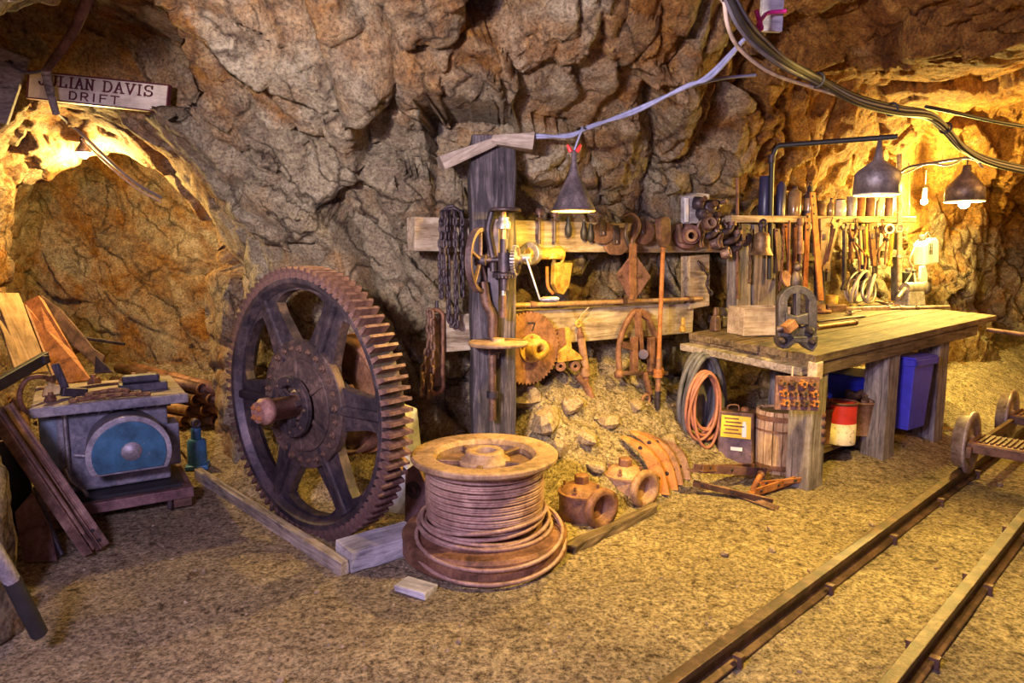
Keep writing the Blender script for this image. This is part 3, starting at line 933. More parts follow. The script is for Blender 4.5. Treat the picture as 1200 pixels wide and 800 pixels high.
# ------------------------------------------------------------------ big gear wheel
gl = Vector((-1.105, 3.66, 0.0))
gear = thing('gear_wheel', 'huge dark iron spoked gear wheel with a rusty shaft stub, leaning by the rock wall', 'gear', gl, R(-38.7))
GZ, GW = 0.705, 0.15
MB().lathe([(.685, -GW / 2), (.685, GW / 2), (.655, GW / 2), (.63, .035), (.63, -.035), (.655, -GW / 2)], (0, 0, GZ), (0, 1, 0), 96, False, True).build('rim', 'gear_iron', gear, .004)
def hole(a):
    pts = []
    ro, ri, w = .618, .305, R(21.5)
    for k in range(11):
        t = -w + 2 * w * k / 10
        pts.append((ro - .03 * abs(t / w) ** 4, t))
    for k in range(1, 8):
        t = k / 8
        pts.append((ro - .05 - (ro - .05 - ri) * t, w * (1 - .62 * t ** 1.6) * (1 - .25 * max(0, t - .8) * 5)))
    pts.append((ri - .008, 0))
    for k in range(7, 0, -1):
        t = k / 8
        pts.append((ro - .05 - (ro - .05 - ri) * t, -w * (1 - .62 * t ** 1.6) * (1 - .25 * max(0, t - .8) * 5)))
    return [(r * math.cos(a + t), GZ + r * math.sin(a + t)) for r, t in pts]
holes = [hole(R(30 + 60 * k + 62)) for k in range(6)]
MB().prism(circle(0, GZ, .64, 96), .055, None, holes + [circle(0, GZ, .09, 24)]).build('web', 'gear_iron', gear, .006)
for k in range(6):
    a = R(60 * k + 62)
    c, s = math.cos(a), math.sin(a)
    MB().beam((.20 * c, -.035, GZ + .20 * s), (.64 * c, -.035, GZ + .64 * s), .05, .045, (0, 1, 0)).build('spoke_rib', 'gear_iron', gear, .012)
MB().ring((0, -.030, GZ), (0, 1, 0), .350, .10, .05, 64).build('hub_plate', 'gear_plate', gear, .006)
MB().ring((0, -.058, GZ), (0, 1, 0), .255, .10, .02, 64).build('hub_step', 'gear_plate', gear, .004)
for k in range(26):
    a = 2 * math.pi * (k + .3) / 26
    inst('bolt', bolt_me, gear, TR((.305 * math.cos(a), -.054, GZ + .305 * math.sin(a)), (0, a, 0), .017 if k % 3 else .021))
for k in range(6):
    a = R(60 * k + 32)
    c, s = math.cos(a), math.sin(a)
    MB().beam((.09 * c, -.075, GZ + .09 * s), (.25 * c, -.062, GZ + .25 * s), .022, .03, (0, 1, 0)).build('hub_strut', 'gear_plate', gear, .005)
MB().lathe([(.085, .04), (.12, .05), (.125, -.05), (.085, -.075), (.075, -.09)], (0, 0, GZ), (0, 1, 0), 32).build('hub', 'gear_plate', gear)
cr = MB().ring((0, -.115, GZ), (0, 1, 0), .165, .115, .03, 48).build('collar_ring', 'iron', gear, .004)
for k in range(8):
    a = 2 * math.pi * k / 8
    inst('bolt', bolt_me, cr, TR((.14 * math.cos(a), -.128, GZ + .14 * math.sin(a)), None, .009))
for a in (R(20), R(140), R(260)):
    MB().beam((.05 * math.cos(a), -.105, GZ + .05 * math.sin(a)), (.13 * math.cos(a), -.11, GZ + .13 * math.sin(a)), .03, .04, (0, 1, 0)).build('collar_arm', 'iron', gear, .004)
sh = MB().lathe([(.058, .32), (.058, -.245), (.07, -.245), (.07, -.285), (.055, -.30), (.055, -.315)], (0, 0, GZ), (0, 1, 0), 24).build('shaft', 'shaft_rust', gear)
for k in range(4):
    a = R(45 + 90 * k)
    inst('bolt', bolt_rust_me, sh, TR((.036 * math.cos(a), -.313, GZ + .036 * math.sin(a)), None, .015))
NT = 84
tooth = bake('tooth', MB().add([(-.0145, -GW / 2, .68), (.0145, -GW / 2, .68), (.0075, -GW / 2, .742), (-.0075, -GW / 2, .742), (-.0145, GW / 2, .68), (.0145, GW / 2, .68), (.0075, GW / 2, .742), (-.0075, GW / 2, .742)],
             [(0, 1, 2, 3), (7, 6, 5, 4), (1, 5, 6, 2), (3, 7, 4, 0), (2, 6, 7, 3), (0, 4, 5, 1)]), 'gear_tooth')
for k in range(NT):
    inst('tooth', tooth, gear, Matrix.Translation((0, 0, GZ)) @ Matrix.Rotation(2 * math.pi * k / NT, 4, 'Y'))
bp = MB().lathe([(.335, .20), (.335, .34), (.315, .34), (.315, .28), (.28, .275), (.10, .275), (.10, .24), (.28, .24), (.315, .25), (.315, .20)], (0, 0, GZ), (0, 1, 0), 56, True, True).build('belt_pulley', 'rust', gear)
MB().ring((0, .335, GZ), (0, 1, 0), .352, .325, .03, 56).build('pulley_lip', 'rust_orange', bp, .003)

# ------------------------------------------------------------------ wire rope spool
sp_loc = Vector((-0.14, 3.38, 0.0))
spool = thing('cable_spool', 'rusty iron spool wound with wire rope, standing on its flange in front of the post', 'spool', sp_loc, 0.3)
MB().lathe([(.30, .0), (.415, .005), (.425, .02), (.425, .10), (.412, .118), (.36, .118), (.30, .135), (.26, .14), (.26, .02)], (0, 0, 0), (0, 0, 1), 72, False, True).build('bottom_flange', 'rust', spool, .004)
MB().lathe([(.255, .1), (.255, .45)], seg=40).build('drum', 'rust', spool)
MB().lathe([(.245, .485), (.262, .508), (.365, .513), (.374, .505), (.374, .488), (.362, .478), (.26, .462), (.245, .44)], (0, 0, 0), (0, 0, 1), 72, False, True).build('top_flange', 'flange_rust', spool, .003)
ds = MB().lathe([(.248, .448), (.248, .456), (.11, .452), (.11, .430), (.248, .430)], (0, 0, 0), (0, 0, 1), 56, False, True)
ds.build('recessed_disc', 'iron_rust', spool)
MB().lathe([(.055, .44), (.055, .515), (.06, .522), (.092, .522), (.10, .514), (.10, .485), (.13, .475), (.13, .445)], (0, 0, 0), (0, 0, 1), 40, True, True).build('hub_collar', 'flange_rust', spool)
for k in range(5):
    a = 2 * math.pi * k / 5 + .5
    MB().beam((.10 * math.cos(a), .10 * math.sin(a), .462), (.25 * math.cos(a), .25 * math.sin(a), .472), .03, .03).build('spoke', 'iron_rust', spool, .006)
turns, seg_n = 21, 40
pts = []
for i in range(turns * seg_n + 1):
    a = 2 * math.pi * i / seg_n
    f = i / (turns * seg_n)
    rr = .288 + .010 * math.sin(math.pi * f) + .012 * (f > .93) * 0
    pts.append((rr * math.cos(a), rr * math.sin(a), .458 - .275 * f + .003 * math.sin(a * 1.37)))
MB().tube(pts, .0072, 7).build('rope_coil', 'cable', spool)
for j, (rr, z0, tx, ty, ph) in enumerate([(.305, .185, .02, .012, 0), (.318, .172, -.015, .03, 1), (.326, .160, .025, .025, 2), (.338, .150, -.01, .02, 3), (.315, .20, .03, -.02, 4)]):
    q = [(rr * math.cos(a) * (1 + .02 * math.sin(2 * a + ph)), rr * math.sin(a), z0 + tx * math.cos(a) * .8 + ty * math.sin(a) * .8) for a in [2 * math.pi * k / 48 for k in range(48)]]
    MB().tube(q, .0105, 8, True).build('rope_loop', 'cable', spool)
loose = []
for k in range(30):
    f = k / 29
    a = R(20 - 215 * f) - .3
    rr = .33 + .115 * math.sin(math.pi * min(1, f * 1.15)) ** .7
    z = .165 - .10 * math.sin(math.pi * min(1, f * 1.05)) + .02
    loose.append((rr * math.cos(a), rr * math.sin(a), max(z, .055)))
MB().tube(loose, .0105, 8).build('rope_tail', 'cable', spool)
loose2 = [(x * 1.035, y * 1.035, max(.014, z - .03 - .03 * math.sin(math.pi * i / 29))) for i, (x, y, z) in enumerate(loose)]
MB().tube(loose2, .0105, 8).build('rope_tail', 'cable', spool)
for nm, pw, sz, rz, lb in (('wood_scrap', on_floor(487, 692), (.17, .10, .035), -.5, 'flat grey wood scrap under the left edge of the rope spool'),):
    MB().box((0, 0, .016), sz, None, 1, .006).build(nm, 'grey_wood', None, .004, Matrix.Translation((pw.x, pw.y, gz(pw.x, pw.y))) @ Matrix.Rotation(rz, 4, 'Z'))
    tag(bpy.data.objects[nm], lb, 'wood')

# ------------------------------------------------------------------ timbers by the gear
def plank(name, label, cat, p0, p1, w, h, mat, group=None, jit=.004, bev=.004):
    """a board from p0 to p1 (centre line), laid with its length along local x"""
    p0, p1 = Vector(p0), Vector(p1)
    d = p1 - p0
    q = d.to_track_quat('X', 'Z')
    mb = MB()
    n = 6
    L = d.length
    vs, fs = [], []
    for i in range(n + 1):
        x = -L / 2 + L * i / n
        for y, z in ((-w / 2, -h / 2), (w / 2, -h / 2), (w / 2, h / 2), (-w / 2, h / 2)):
            vs.append((x + rnd.uniform(-jit, jit) * (i in (0, n)) * 2, y + rnd.uniform(-jit, jit), z + rnd.uniform(-jit, jit) * .6))
    for i in range(n):
        for k in range(4):
            k2 = (k + 1) % 4
            fs.append((i * 4 + k, (i + 1) * 4 + k, (i + 1) * 4 + k2, i * 4 + k2))
    fs += [(0, 1, 2, 3), (n * 4 + 3, n * 4 + 2, n * 4 + 1, n * 4)]
    mb.add(vs, [f[::-1] for f in fs])
    o = mb.build(name, mat, None, bev)
    o.matrix_world = Matrix.Translation((p0 + p1) / 2) @ q.to_matrix().to_4x4()
    return tag(o, label, cat, group)
a_, b_ = on_floor(392, 660, .05), on_floor(478, 632, .05)
plank('timber_block', 'short pale grey timber block lying by the foot of the big gear', 'timber', a_ + Vector((.02, .08, 0)), b_ + Vector((.03, .05, 0)), .20, .10, 'grey_wood')
a_, b_ = on_floor(404, 668, .02), on_floor(232, 556, .02)
plank('timber_curb', 'long half buried board edging the dirt in front of the big gear', 'timber', a_, b_, .05, .09, 'timber_x')
a_ = at(474, 600, 3.95)
pier = MB().add([(-.11, -.09, 0), (.11, -.09, 0), (.11, .09, 0), (-.11, .09, 0), (-.05, -.06, .66), (.07, -.06, .62), (.07, .06, .64), (-.05, .06, .66)], [(3, 2, 1, 0), (4, 5, 6, 7), (0, 1, 5, 4), (1, 2, 6, 5), (2, 3, 7, 6), (3, 0, 4, 7)])
M['concrete'] = mat_plain('pale_concrete', (.46, .44, .46), .85, 0, .35, 9.0, ((.26, .20, .14), .62))
tag(pier.build('concrete_pier', 'concrete', None, .015, TR((a_.x, a_.y, gz(a_.x, a_.y) - .03), (0, 0, R(-30)))), 'tapered pale concrete pier between the big gear and the rope spool', 'pier')

# ------------------------------------------------------------------ post and wall beams
pc = at(577, 470, 4.30)
post = MB()
vs, fs = [], []
nz = 10
for i in range(nz + 1):
    z = -.05 + 2.26 * i / nz
    w = .135 + (.003 if i % 2 else -.003)
    for x, y in ((-w, -.125), (w, -.125), (w, .125), (-w, .125)):
        vs.append((x + rnd.uniform(-.004, .004), y + rnd.uniform(-.004, .004), z + (rnd.uniform(-.02, .02) if i == nz else 0)))
for i in range(nz):
    for k in range(4):
        k2 = (k + 1) % 4
        fs.append((i * 4 + k, i * 4 + k2, (i + 1) * 4 + k2, (i + 1) * 4 + k))
fs += [(3, 2, 1, 0), (nz * 4, nz * 4 + 1, nz * 4 + 2, nz * 4 + 3)]
post.add(vs, fs)
tag(post.build('timber_post', 'timber_z', None, .012, TR((pc.x, pc.y, 0), (0, 0, R(8)))), 'thick dark square timber post carrying the hand drill press', 'post')
PZ = 2.2
def wedge(label, p0, p1, h0, h1, w, rx):
    p0, p1 = Vector(p0), Vector(p1)
    L = (p1 - p0).length
    mb = MB().add([(0, -w / 2, 0), (L, -w / 2, 0), (L, w / 2, 0), (0, w / 2, 0), (0, -w / 2, h0), (L, -w / 2, h1), (L, w / 2, h1), (0, w / 2, h0)],
                  [(3, 2, 1, 0), (4, 5, 6, 7), (0, 1, 5, 4), (1, 2, 6, 5), (2, 3, 7, 6), (3, 0, 4, 7)])
    o = mb.build('wooden_wedge', 'wedge_wood', None, .004)
    o.matrix_world = Matrix.Translation(p0) @ (p1 - p0).to_track_quat('X', 'Z').to_matrix().to_4x4()
    tag(o, label, 'wedge', 'wedges on top of the post')
wedge('pale wooden wedge jutting left and down from the top of the timber post', at(520, 200, 4.06), at(580, 172, 4.16), .085, .05, .10, 0)
wedge('pale wooden wedge jutting right from the top of the timber post', at(576, 170, 4.16), at(624, 177, 4.16), .05, .10, .12, 0)
def timber_beam(name, label, px0, px1, y_top, y_bot, th, mat, group=None):
    p0, p1 = on_wall(px0, (y_top[0] + y_bot[0]) / 2, -th / 2), on_wall(px1, (y_top[1] + y_bot[1]) / 2, -th / 2)
    h = (on_wall(px0, y_top[0]) - on_wall(px0, y_bot[0])).length
    return plank(name, label, 'beam', p0, p1, th, h, mat, group, .006, .008)
timber_beam('timber_beam', 'pale upper wall beam hung with hooks and pulleys, post at its left end', 483, 862, (254, 259), (295, 303), .13, 'beam', 'timber beams on the back wall')
timber_beam('timber_beam', 'pale lower wall beam behind the toothed disc, below the long pipe', 508, 806, (368, 357), (412, 387), .13, 'beam', 'timber beams on the back wall')
p0, p1 = on_wall(597, 358, .05), on_wall(822, 350, .05)
pipe = thing('wall_pipe', 'long thin horizontal iron pipe fixed along the top of the lower beam', 'pipe', p0, WROT)
v1 = Matrix.Rotation(-WROT, 3, 'Z') @ (p1 - p0)
MB().cyl((0, 0, 0), v1, .017, seg=12).build('pipe_run', 'pipe_rust', pipe)
for f in (.1, .55, .93):
    q_ = v1 * f
    MB().lathe([(.024, -.02), (.024, .02)], q_, v1, 12).build('coupling', 'iron_rust', pipe)
    MB().box(q_ + Vector((0, .03, -.0)), (.02, .05, .05)).build('bracket', 'iron_rust', pipe)
# ------------------------------------------------------------------ hand drill press on the post
def ploc(t, Y):
    """local coordinates of a thing for a point of the picture plane at depth Y"""
    inv = t.matrix_basis.inverted()
    return lambda px, py, dy=0.0: inv @ at(px, py, Y + dy)
dp = at(577, 300, 4.04); dp.z = 0.0
drill = thing('post_drill', 'old hand cranked drill press bolted to the dark timber post', 'drill press', (dp.x, dp.y, 1.0))
L = ploc(drill, 4.04)
def seq(pts, dy=0.0):
    return [L(x, y, dy) for x, y in pts]
MB().beam(L(578, 256, .09), L(578, 420, .09), .07, .02, (0, 1, 0)).build('back_plate', 'iron', drill, .004)
fr = MB()
fr.tube(seq([(577, 246), (572, 270), (577, 300), (578, 318)], .04), .02, 8, smooth_n=4)
fr.build('upper_bracket', 'iron', drill)
MB().tube(seq([(566, 330), (570, 355), (577, 370), (577, 395)], .03), .03, 10, smooth_n=4).build('lower_bracket', 'iron_rust', drill)
MB().cyl(L(591, 280), L(591, 340), .026).cyl(L(591, 296), L(591, 318), .038).build('spindle_sleeve', 'iron', drill)
MB().cyl(L(590, 248), L(590, 282), .016).build('feed_screw', 'brass', drill)
MB().lathe([(.040, 0), (.043, .035), (.03, .05), (.035, .065)], L(590, 268), (0, 0, 1), 20).build('feed_collar', 'steel', drill)
wt = MB().torus(L(592, 246), (0, 0, 1), .085, .009, 28, 8)
wt.build('feed_wheel', 'iron', drill)
MB().lathe([(.02, 0), (.08, .004), (.08, .012), (.02, .016)], L(592, 246, 0), (0, 0, 1), 20).build('feed_wheel_disc', 'iron', drill)
MB().cyl(L(590, 346), L(590, 366), .017).cyl(L(590, 362), L(590, 372), .024).build('chuck', 'iron_rust', drill)
MB().cyl(L(590, 330), L(590, 350), .013).build('spindle', 'steel', drill)
bg = MB().lathe([(.052, -.02), (.072, 0), (.066, .012), (.02, .016)], L(591, 322), (0, 0, 1), 28)
bgo = bg.build('bevel_gear', 'iron', drill)
tm = bake('tooth', MB().box((0, 0, 0), (.012, .007, .026)), 'iron')
for k in range(22):
    a = 2 * math.pi * k / 22
    p = L(591, 322)
    inst('tooth', tm, bgo, TR((p.x + .068 * math.cos(a), p.y + .068 * math.sin(a), p.z - .004), (0, 0, a)))
sg = MB().lathe([(.03, -.012), (.078, -.014), (.078, .014), (.03, .02), (.025, .04)], L(604, 305), (1, -.25, 0), 32)
sgo = sg.build('drive_gear', 'iron', drill)
dv = Vector((1, -.25, 0)).normalized()
qd = dv.to_track_quat('X', 'Z').to_matrix().to_4x4()
tm2 = bake('tooth', MB().box((0, 0, .082), (.026, .010, .014)), 'steel')
for k in range(30):
    inst('tooth', tm2, sgo, Matrix.Translation(L(604, 305)) @ qd @ Matrix.Rotation(2 * math.pi * k / 30, 4, 'X'))
MB().cyl(L(560, 305), L(618, 303), .014).build('cross_shaft', 'iron', drill)
MB().lathe([(.022, -.03), (.026, .03)], L(616, 302), dv, 14).build('crank_hub', 'steel', drill)
MB().beam(L(617, 303, -.03), L(633, 352, -.05), .012, .024, (0, 1, 0)).build('crank_arm', 'steel', drill, .003)
MB().lathe([(.012, 0), (.018, .02), (.018, .09), (.012, .11)], L(633, 351, -.05), (1, -.15, .02), 14).build('crank_handle', 'steel', drill)
fx_ = L(563, 305, .0)
fwv = Vector((1, .18, 0)).normalized()
fw = MB().lathe([(.165, -.018), (.19, -.020), (.19, .020), (.165, .018)], fx_, (1, -.35, 0), 44, False, True).build('flywheel', 'flywheel_iron', drill, .003)
q2 = Vector((1, -.35, 0)).normalized().to_track_quat('X', 'Z').to_matrix().to_4x4()
for k in range(5):
    a = 2 * math.pi * k / 5 + .3
    m = Matrix.Translation(fx_) @ q2
    MB().beam(m @ Vector((0, .02 * math.cos(a), .02 * math.sin(a))), m @ Vector((0, .17 * math.cos(a), .17 * math.sin(a))), .02, .022, (1, 0, 0)).build('spoke', 'flywheel_iron', fw, .004)
MB().cyl(fx_ - dv * .03, fx_ + dv * .035, .032).build('hub', 'iron', fw)
MB().lathe([(.03, -.03), (.05, -.012), (.175, -.012), (.178, -.004), (.178, .008), (.17, .012), (.04, .012), (.035, .03)], L(584, 402, -.04), (0, 0, 1), 40).build('drill_table', 'flange_rust', drill, .0)
MB().cyl(L(577, 385, .03), L(577, 492, .03), .022, seg=12).build('table_column', 'iron_rust', drill)
MB().beam(L(577, 412, .03), L(584, 408, -.04), .04, .05).build('table_bracket', 'iron', drill, .004)
MB().lathe([(.035, -.02), (.035, .02)], L(577, 462, .03), (0, 0, 1), 14).build('stop_collar', 'iron', drill)

# ------------------------------------------------------------------ things hanging on the back wall
def hung(name, label, cat, px, py, off, group=None):
    """a thing whose base is a point of the wall plane, off in front of it; the returned function maps picture points onto that plane"""
    t = thing(name, label, cat, on_wall(px, py, off), WROT, group)
    inv = t.matrix_basis.inverted()
    return t, (lambda x, y, d=0.0: inv @ on_wall(x, y, off + d))
def flat(Lf, pts, th, d=0.0, holes=None):
    P = [(Lf(x, y, d).x, Lf(x, y, d).z) for x, y in pts]
    H = [[(Lf(x, y, d).x, Lf(x, y, d).z) for x, y in h] for h in holes] if holes else None
    return MB().prism(P, th, Matrix.Translation((0, -d, 0)), H)
def pcirc(px, py, r, n=20, a0=0, a1=360, asp=.83):
    return [(px + r * asp * math.cos(R(a0 + (a1 - a0) * i / n)), py + r * math.sin(R(a0 + (a1 - a0) * i / n))) for i in range(n)]

# chain draped over the left end of the upper beam: strands in front of the beam
t, L = hung('hanging_chain', 'dark chain looped several times over the upper beam left of the post', 'chain', 528, 255, .03)
for x0, x1, yb, d in ((518, 516, 352, .02), (526, 525, 372, .045), (533, 534, 384, .06), (541, 541, 350, .02), (523, 521, 330, .07)):
    chain(t, [L(x0, 247, d - .06), L(x0, 254, d), L(x1, 300, d + .01), L(x1 + 1, yb, d)], .062)
chain(t, [L(517, 262, .06), L(520, 248, -.0), L(530, 243, .02), L(540, 250, .03), L(542, 266, .06)], .062)
chain(t, [L(525, 362, .05), L(529, 380, .05), L(534, 372, .05)], .062)
t, L = hung('short_chain', 'short rusty chain hanging below the lower beam beside the big gear', 'chain', 500, 366, .05)
chain(t, [L(503, 362, .05), L(502, 400, .03), L(497, 430, .03), L(495, 468, .02)], .068, 'iron_rust')
chain(t, [L(506, 364, .08), L(507, 420, .06), L(502, 466, .05)], .068, 'iron_rust')
t, L = hung('iron_strap_loop', 'long oval rusty iron loop hanging left of the post by the short chain', 'loop', 512, 362, .02)
oval = [(511 + 8 * math.cos(R(a)), (372 if math.sin(R(a)) < 0 else 452) + 9 * math.sin(R(a))) for a in range(0, 360, 20)]
MB().tube([L(x, y) for x, y in oval], .016, 8, True).build('loop_bar', 'rust', t)
flat(L, [(508, 372), (515, 372), (515, 452), (508, 452)], .012).build('web_plate', 'iron_rust', t)
MB().cyl(L(512, 361), L(512, 352), .009).build('hook_pin', 'iron', t)

# toothed disc with numeral and yellowish hub
t, L = hung('toothed_disc', 'large rusty toothed disc with a yellowish hub, right beside the post', 'gear', 619, 408, .10)
P = []
rC = (L(646, 408).x - L(619, 408).x)
nt = 52
for k in range(nt * 4):
    a = 2 * math.pi * k / (nt * 4)
    r_ = .232 + (.013 if k % 4 in (1, 2) else 0)
    P.append((r_ * math.cos(a), r_ * math.sin(a)))
MB().prism(P, .018).build('disc', 'rust', t, .002)
MB().ring((.02, -.012, 0), (0, 1, 0), .095, .05, .02, 32).build('hub_flange', 'yellow_metal', t, .003)
MB().lathe([(.07, 0), (.068, -.09), (.03, -.09), (.03, -.02)], (.03, -.012, .0), (0, 1, 0), 26).build('hub', 'yellow_metal', t)
for k in range(5):
    a = 2 * math.pi * k / 5 + .4
    inst('bolt', bolt_rust_me, t, TR((.02 + .08 * math.cos(a), -.022, .08 * math.sin(a)), None, .011))
num = MB().beam((-.01, -.011, .17), (.045, -.011, .17), .006, .012, (0, 1, 0)).beam((.045, -.011, .17), (.022, -.011, .115), .006, .012, (0, 1, 0))
num.build('stamped_numeral', 'black', t)
# clevis casting
t, L = hung('clevis_casting', 'yellowish rusty clevis casting hanging right of the toothed disc', 'casting', 664, 385, .06)
flat(L, [(652, 386), (660, 384), (661, 400), (657, 412), (650, 412)], .05).build('arm', 'rust', t, .005)
flat(L, [(661, 384), (666, 383), (669, 408), (663, 408)], .03, .02).build('arm', 'yellow_metal', t, .005)
flat(L, [(650, 412), (662, 404), (676, 414), (680, 420), (650, 424)], .07, .01).build('yoke', 'yellow_metal', t, .006)
for x in (656, 673):
    p = L(x, 428)
    MB().lathe([(.012, -.045), (.036, -.045), (.036, .045), (.012, .045)], p, (.5, 1, 0), 22, False, True).build('roller', 'rust', t, .003)
# rod with valve
t, L = hung('valve_rod', 'thick rusty jointed rod hooked on a wire below the long pipe', 'rod', 679, 372, .05)
MB().tube([L(x, y) for x, y in ((690, 360), (681, 369), (678, 376))], .004, 6).build('wire', 'wire_pale', t)
MB().torus(L(678, 379), (0, 1, 0), .022, .008, 18, 8).build('eye', 'yellow_metal', t)
MB().cyl(L(679, 384), L(680, 392), .016).cyl(L(680, 390), L(681, 398), .026).build('collar', 'rust', t)
MB().cyl(L(681, 396), L(686, 432), .028).cyl(L(685, 430), L(686, 440), .034).build('barrel', 'tan_rust', t)
MB().cyl(L(686, 440), L(687, 450), .022).build('neck', 'rust', t)
MB().cyl(L(684, 446), L(693, 466, .04), .028).build('nozzle', 'rust', t)
MB().cyl(L(676, 440), L(692, 458, .03), .022).build('side_branch', 'rust', t)

# small hooks and insulators along the upper beam
for i, (px, py, h, lb) in enumerate([(632, 252, 34, 'first small iron peg on the upper beam right of the post'),
                                     (650, 254, 30, 'thin iron pin just left of the cone lamp on the upper beam'),
                                     (666, 262, 16, 'small black knob on the upper beam under the cone lamp'),
                                     (684, 258, 24, 'pair-like black knob on the upper beam right of the cone lamp'),
                                     (692, 258, 26, 'second black knob on the upper beam right of the cone lamp')]):
    t, L = hung('iron_peg', lb, 'peg', px, py, .06, 'small pegs on the upper beam')
    p = L(px, py)
    if h > 28:
        MB().cyl(L(px, py), L(px, py + h), .010).build('shank', 'iron', t)
        MB().lathe([(.026, 0), (.028, .03), (.016, .045)], L(px, py), (0, 0, 1), 14).build('head', 'iron_rust', t)
        MB().box(L(px, py + 4), (.07, .02, .014)).build('cross_pin', 'iron', t)
    else:
        MB().lathe([(.004, 0), (.022, .02), (.026, .06), (.014, .10), (.01, .13)], L(px, py + h), (0, 0, 1), 14).build('bulb_end', 'black', t)
        MB().cyl(L(px, py), L(px, py, -.06), .006).build('nail', 'iron', t)
# small pulleys
for i, (px, py, r, lb) in enumerate([(706, 273, 11, 'small iron sheave hung left of the hook block'), (722, 283, 14, 'large round iron sheave left of the hook block'), (752, 272, 13, 'dark oval sheave right of the hook of the diamond block')]):
    t, L = hung('iron_sheave', lb, 'pulley', px, py, .08, 'sheaves on the upper beam')
    MB().lathe([(.012, -.03), (r * .0068, -.03), (r * .0068, -.022), (r * .0055, 0), (r * .0068, .022), (r * .0068, .03), (.012, .03)], L(px, py), (.15, 1, 0), 28, False, True).build('wheel', 'iron_rust', t, .002)
    flat(L, [(px - 3, py - r - 5), (px + 3, py - r - 5), (px + 3, py + 3), (px - 3, py + 3)], .014, .045).build('strap', 'iron', t, .002)
    MB().cyl(L(px, py, .05), L(px, py, -.05), .012).build('pin', 'iron', t)
# diamond pulley block with big hook
t, L = hung('diamond_block', 'diamond shaped rusty pulley block hanging from a big hook on the beam', 'pulley block', 742, 300, .11)
flat(L, [(742, 295), (762, 324), (744, 351), (738, 351), (722, 322)], .02, .05).build('cheek_plate', 'rust_plum', t, .006)
flat(L, [(742, 295), (762, 324), (744, 351), (738, 351), (722, 322)], .02, -.03).build('cheek_plate', 'rust_plum', t, .006)
MB().lathe([(.02, -.025), (.10, -.025), (.085, 0), (.10, .025), (.02, .025)], L(742, 323, .01), (0, 1, 0), 28, False, True).build('sheave', 'iron_rust', t)
flat(L, [(738, 285), (745, 285), (745, 351), (738, 351)], .02, .07).build('center_strap', 'rust', t, .004)
for x, y in ((748, 323), (741, 348), (725, 322), (742, 300)):
    inst('bolt', bolt_me, t, TR(L(x, y, .065), None, .018))
MB().tube([L(x, y, .05) for x, y in ((742, 290), (741, 282), (747, 272), (749, 262), (745, 254), (738, 250), (731, 253))], .018, 10, smooth_n=4, r_end=.009).build('hook', 'iron_rust', t)
MB().tube([L(x, y, .05) for x, y in ((735, 262), (733, 275), (737, 288), (742, 290))], .014, 8, smooth_n=4).build('hook_shank', 'iron', t)
# pulley block near the crank, the lamp's yellow light put into its colour
t, L = hung('shackle_block', 'yellowish block with a curved shackle hanging right of the drill crank', 'pulley block', 654, 300, .06)
flat(L, [(648, 307), (669, 308), (665, 335), (658, 345), (652, 343), (647, 333)], .05).build('body', 'yellow_metal', t, .006)
MB().tube([L(x, y) for x, y in ((641, 312), (642, 335), (648, 344))], .012, 8, smooth_n=4).build('side_bar', 'rust_orange', t)
MB().tube([L(x, y, .02) for x, y in ((650, 308), (647, 297), (654, 289), (661, 296), (658, 308))], .012, 8, smooth_n=4).build('shackle', 'yellow_metal', t)
t, L = hung('pipe_tee', 'stubby yellowish pipe fitting sticking from the upper beam by the crank', 'fitting', 635, 300, .10)
MB().cyl(L(618, 297), L(657, 297), .040).build('body', 'yellow_metal', t)
MB().ring(L(622, 297), (1, .5, 0), .075, .035, .05, 28).build('flange', 'steel', t, .004)
MB().cyl(L(647, 297), L(647, 303), .05).build('collar', 'yellow_metal', t)
# long chisel bar
t, L = hung('long_bar', 'long rusty bar with a dark socket head leaning upright on the wall', 'bar', 774, 480, .16)
MB().cyl(L(777, 288), L(772, 420, .05), .016).build('shaft', 'rust_orange', t)
flat(L, [(770, 256), (776, 253), (783, 256), (784, 280), (780, 290), (775, 290), (771, 280)], .05).build('socket_head', 'iron_rust', t, .008)
MB().lathe([(.035, -.03), (.035, .03)], L(771, 437, .05), (0, 0, 1), 14).build('collar', 'rust_orange', t)
MB().cyl(L(772, 420, .05), L(771, 460, .06), .020).build('lower_shaft', 'rust', t)
MB().lathe([(.024, 0), (.020, -.12), (.004, -.22)], L(771, 458, .06), (0, 0, 1), 12).build('point', 'iron', t)
# A shaped rig
t, L = hung('a_frame_tool', 'rusty A shaped iron frame with a clamp hanging on the lower beam', 'rig', 748, 362, .10)
def bar(Lf, a, b, w, th, d=0.0):
    return MB().beam(Lf(*a, d), Lf(*b, d), th, w, (0, 1, 0))
MB().tube([L(x, y) for x, y in ((726, 438), (725, 410), (731, 385), (742, 366), (750, 364))], .022, 8, smooth_n=3).build('curved_leg', 'rust', t)
bar(L, (757, 368), (771, 400), .045, .03).build('side_bar', 'rust', t, .004)
bar(L, (771, 398), (773, 436), .045, .03).build('side_bar', 'rust', t, .004)
bar(L, (747, 364), (751, 420), .05, .035, .02).build('center_bar', 'rust', t, .004)
bar(L, (748, 364), (760, 372), .05, .05).build('top_plate', 'rust', t, .004)
for x in (743, 763):
    bar(L, (x, 395), (x, 436), .04, .05, .04).build('clamp_jaw', 'rust', t, .004)
bar(L, (731, 404), (744, 407), .035, .05, .04).build('clamp_arm', 'rust', t, .004)
MB().cyl(L(754, 415, .08), L(754, 415, -.02), .035).build('clamp_screw', 'iron', t)
bar(L, (722, 437), (782, 437), .028, .028, .05).build('cross_rod', 'iron_rust', t, .004)
MB().ball(L(725, 438, .05), .035, 12).build('rod_knob', 'rust', t)
MB().ring(L(772, 436, .05), (1, 0, 0), .045, .02, .03, 18).build('rod_collar', 'rust_orange', t)
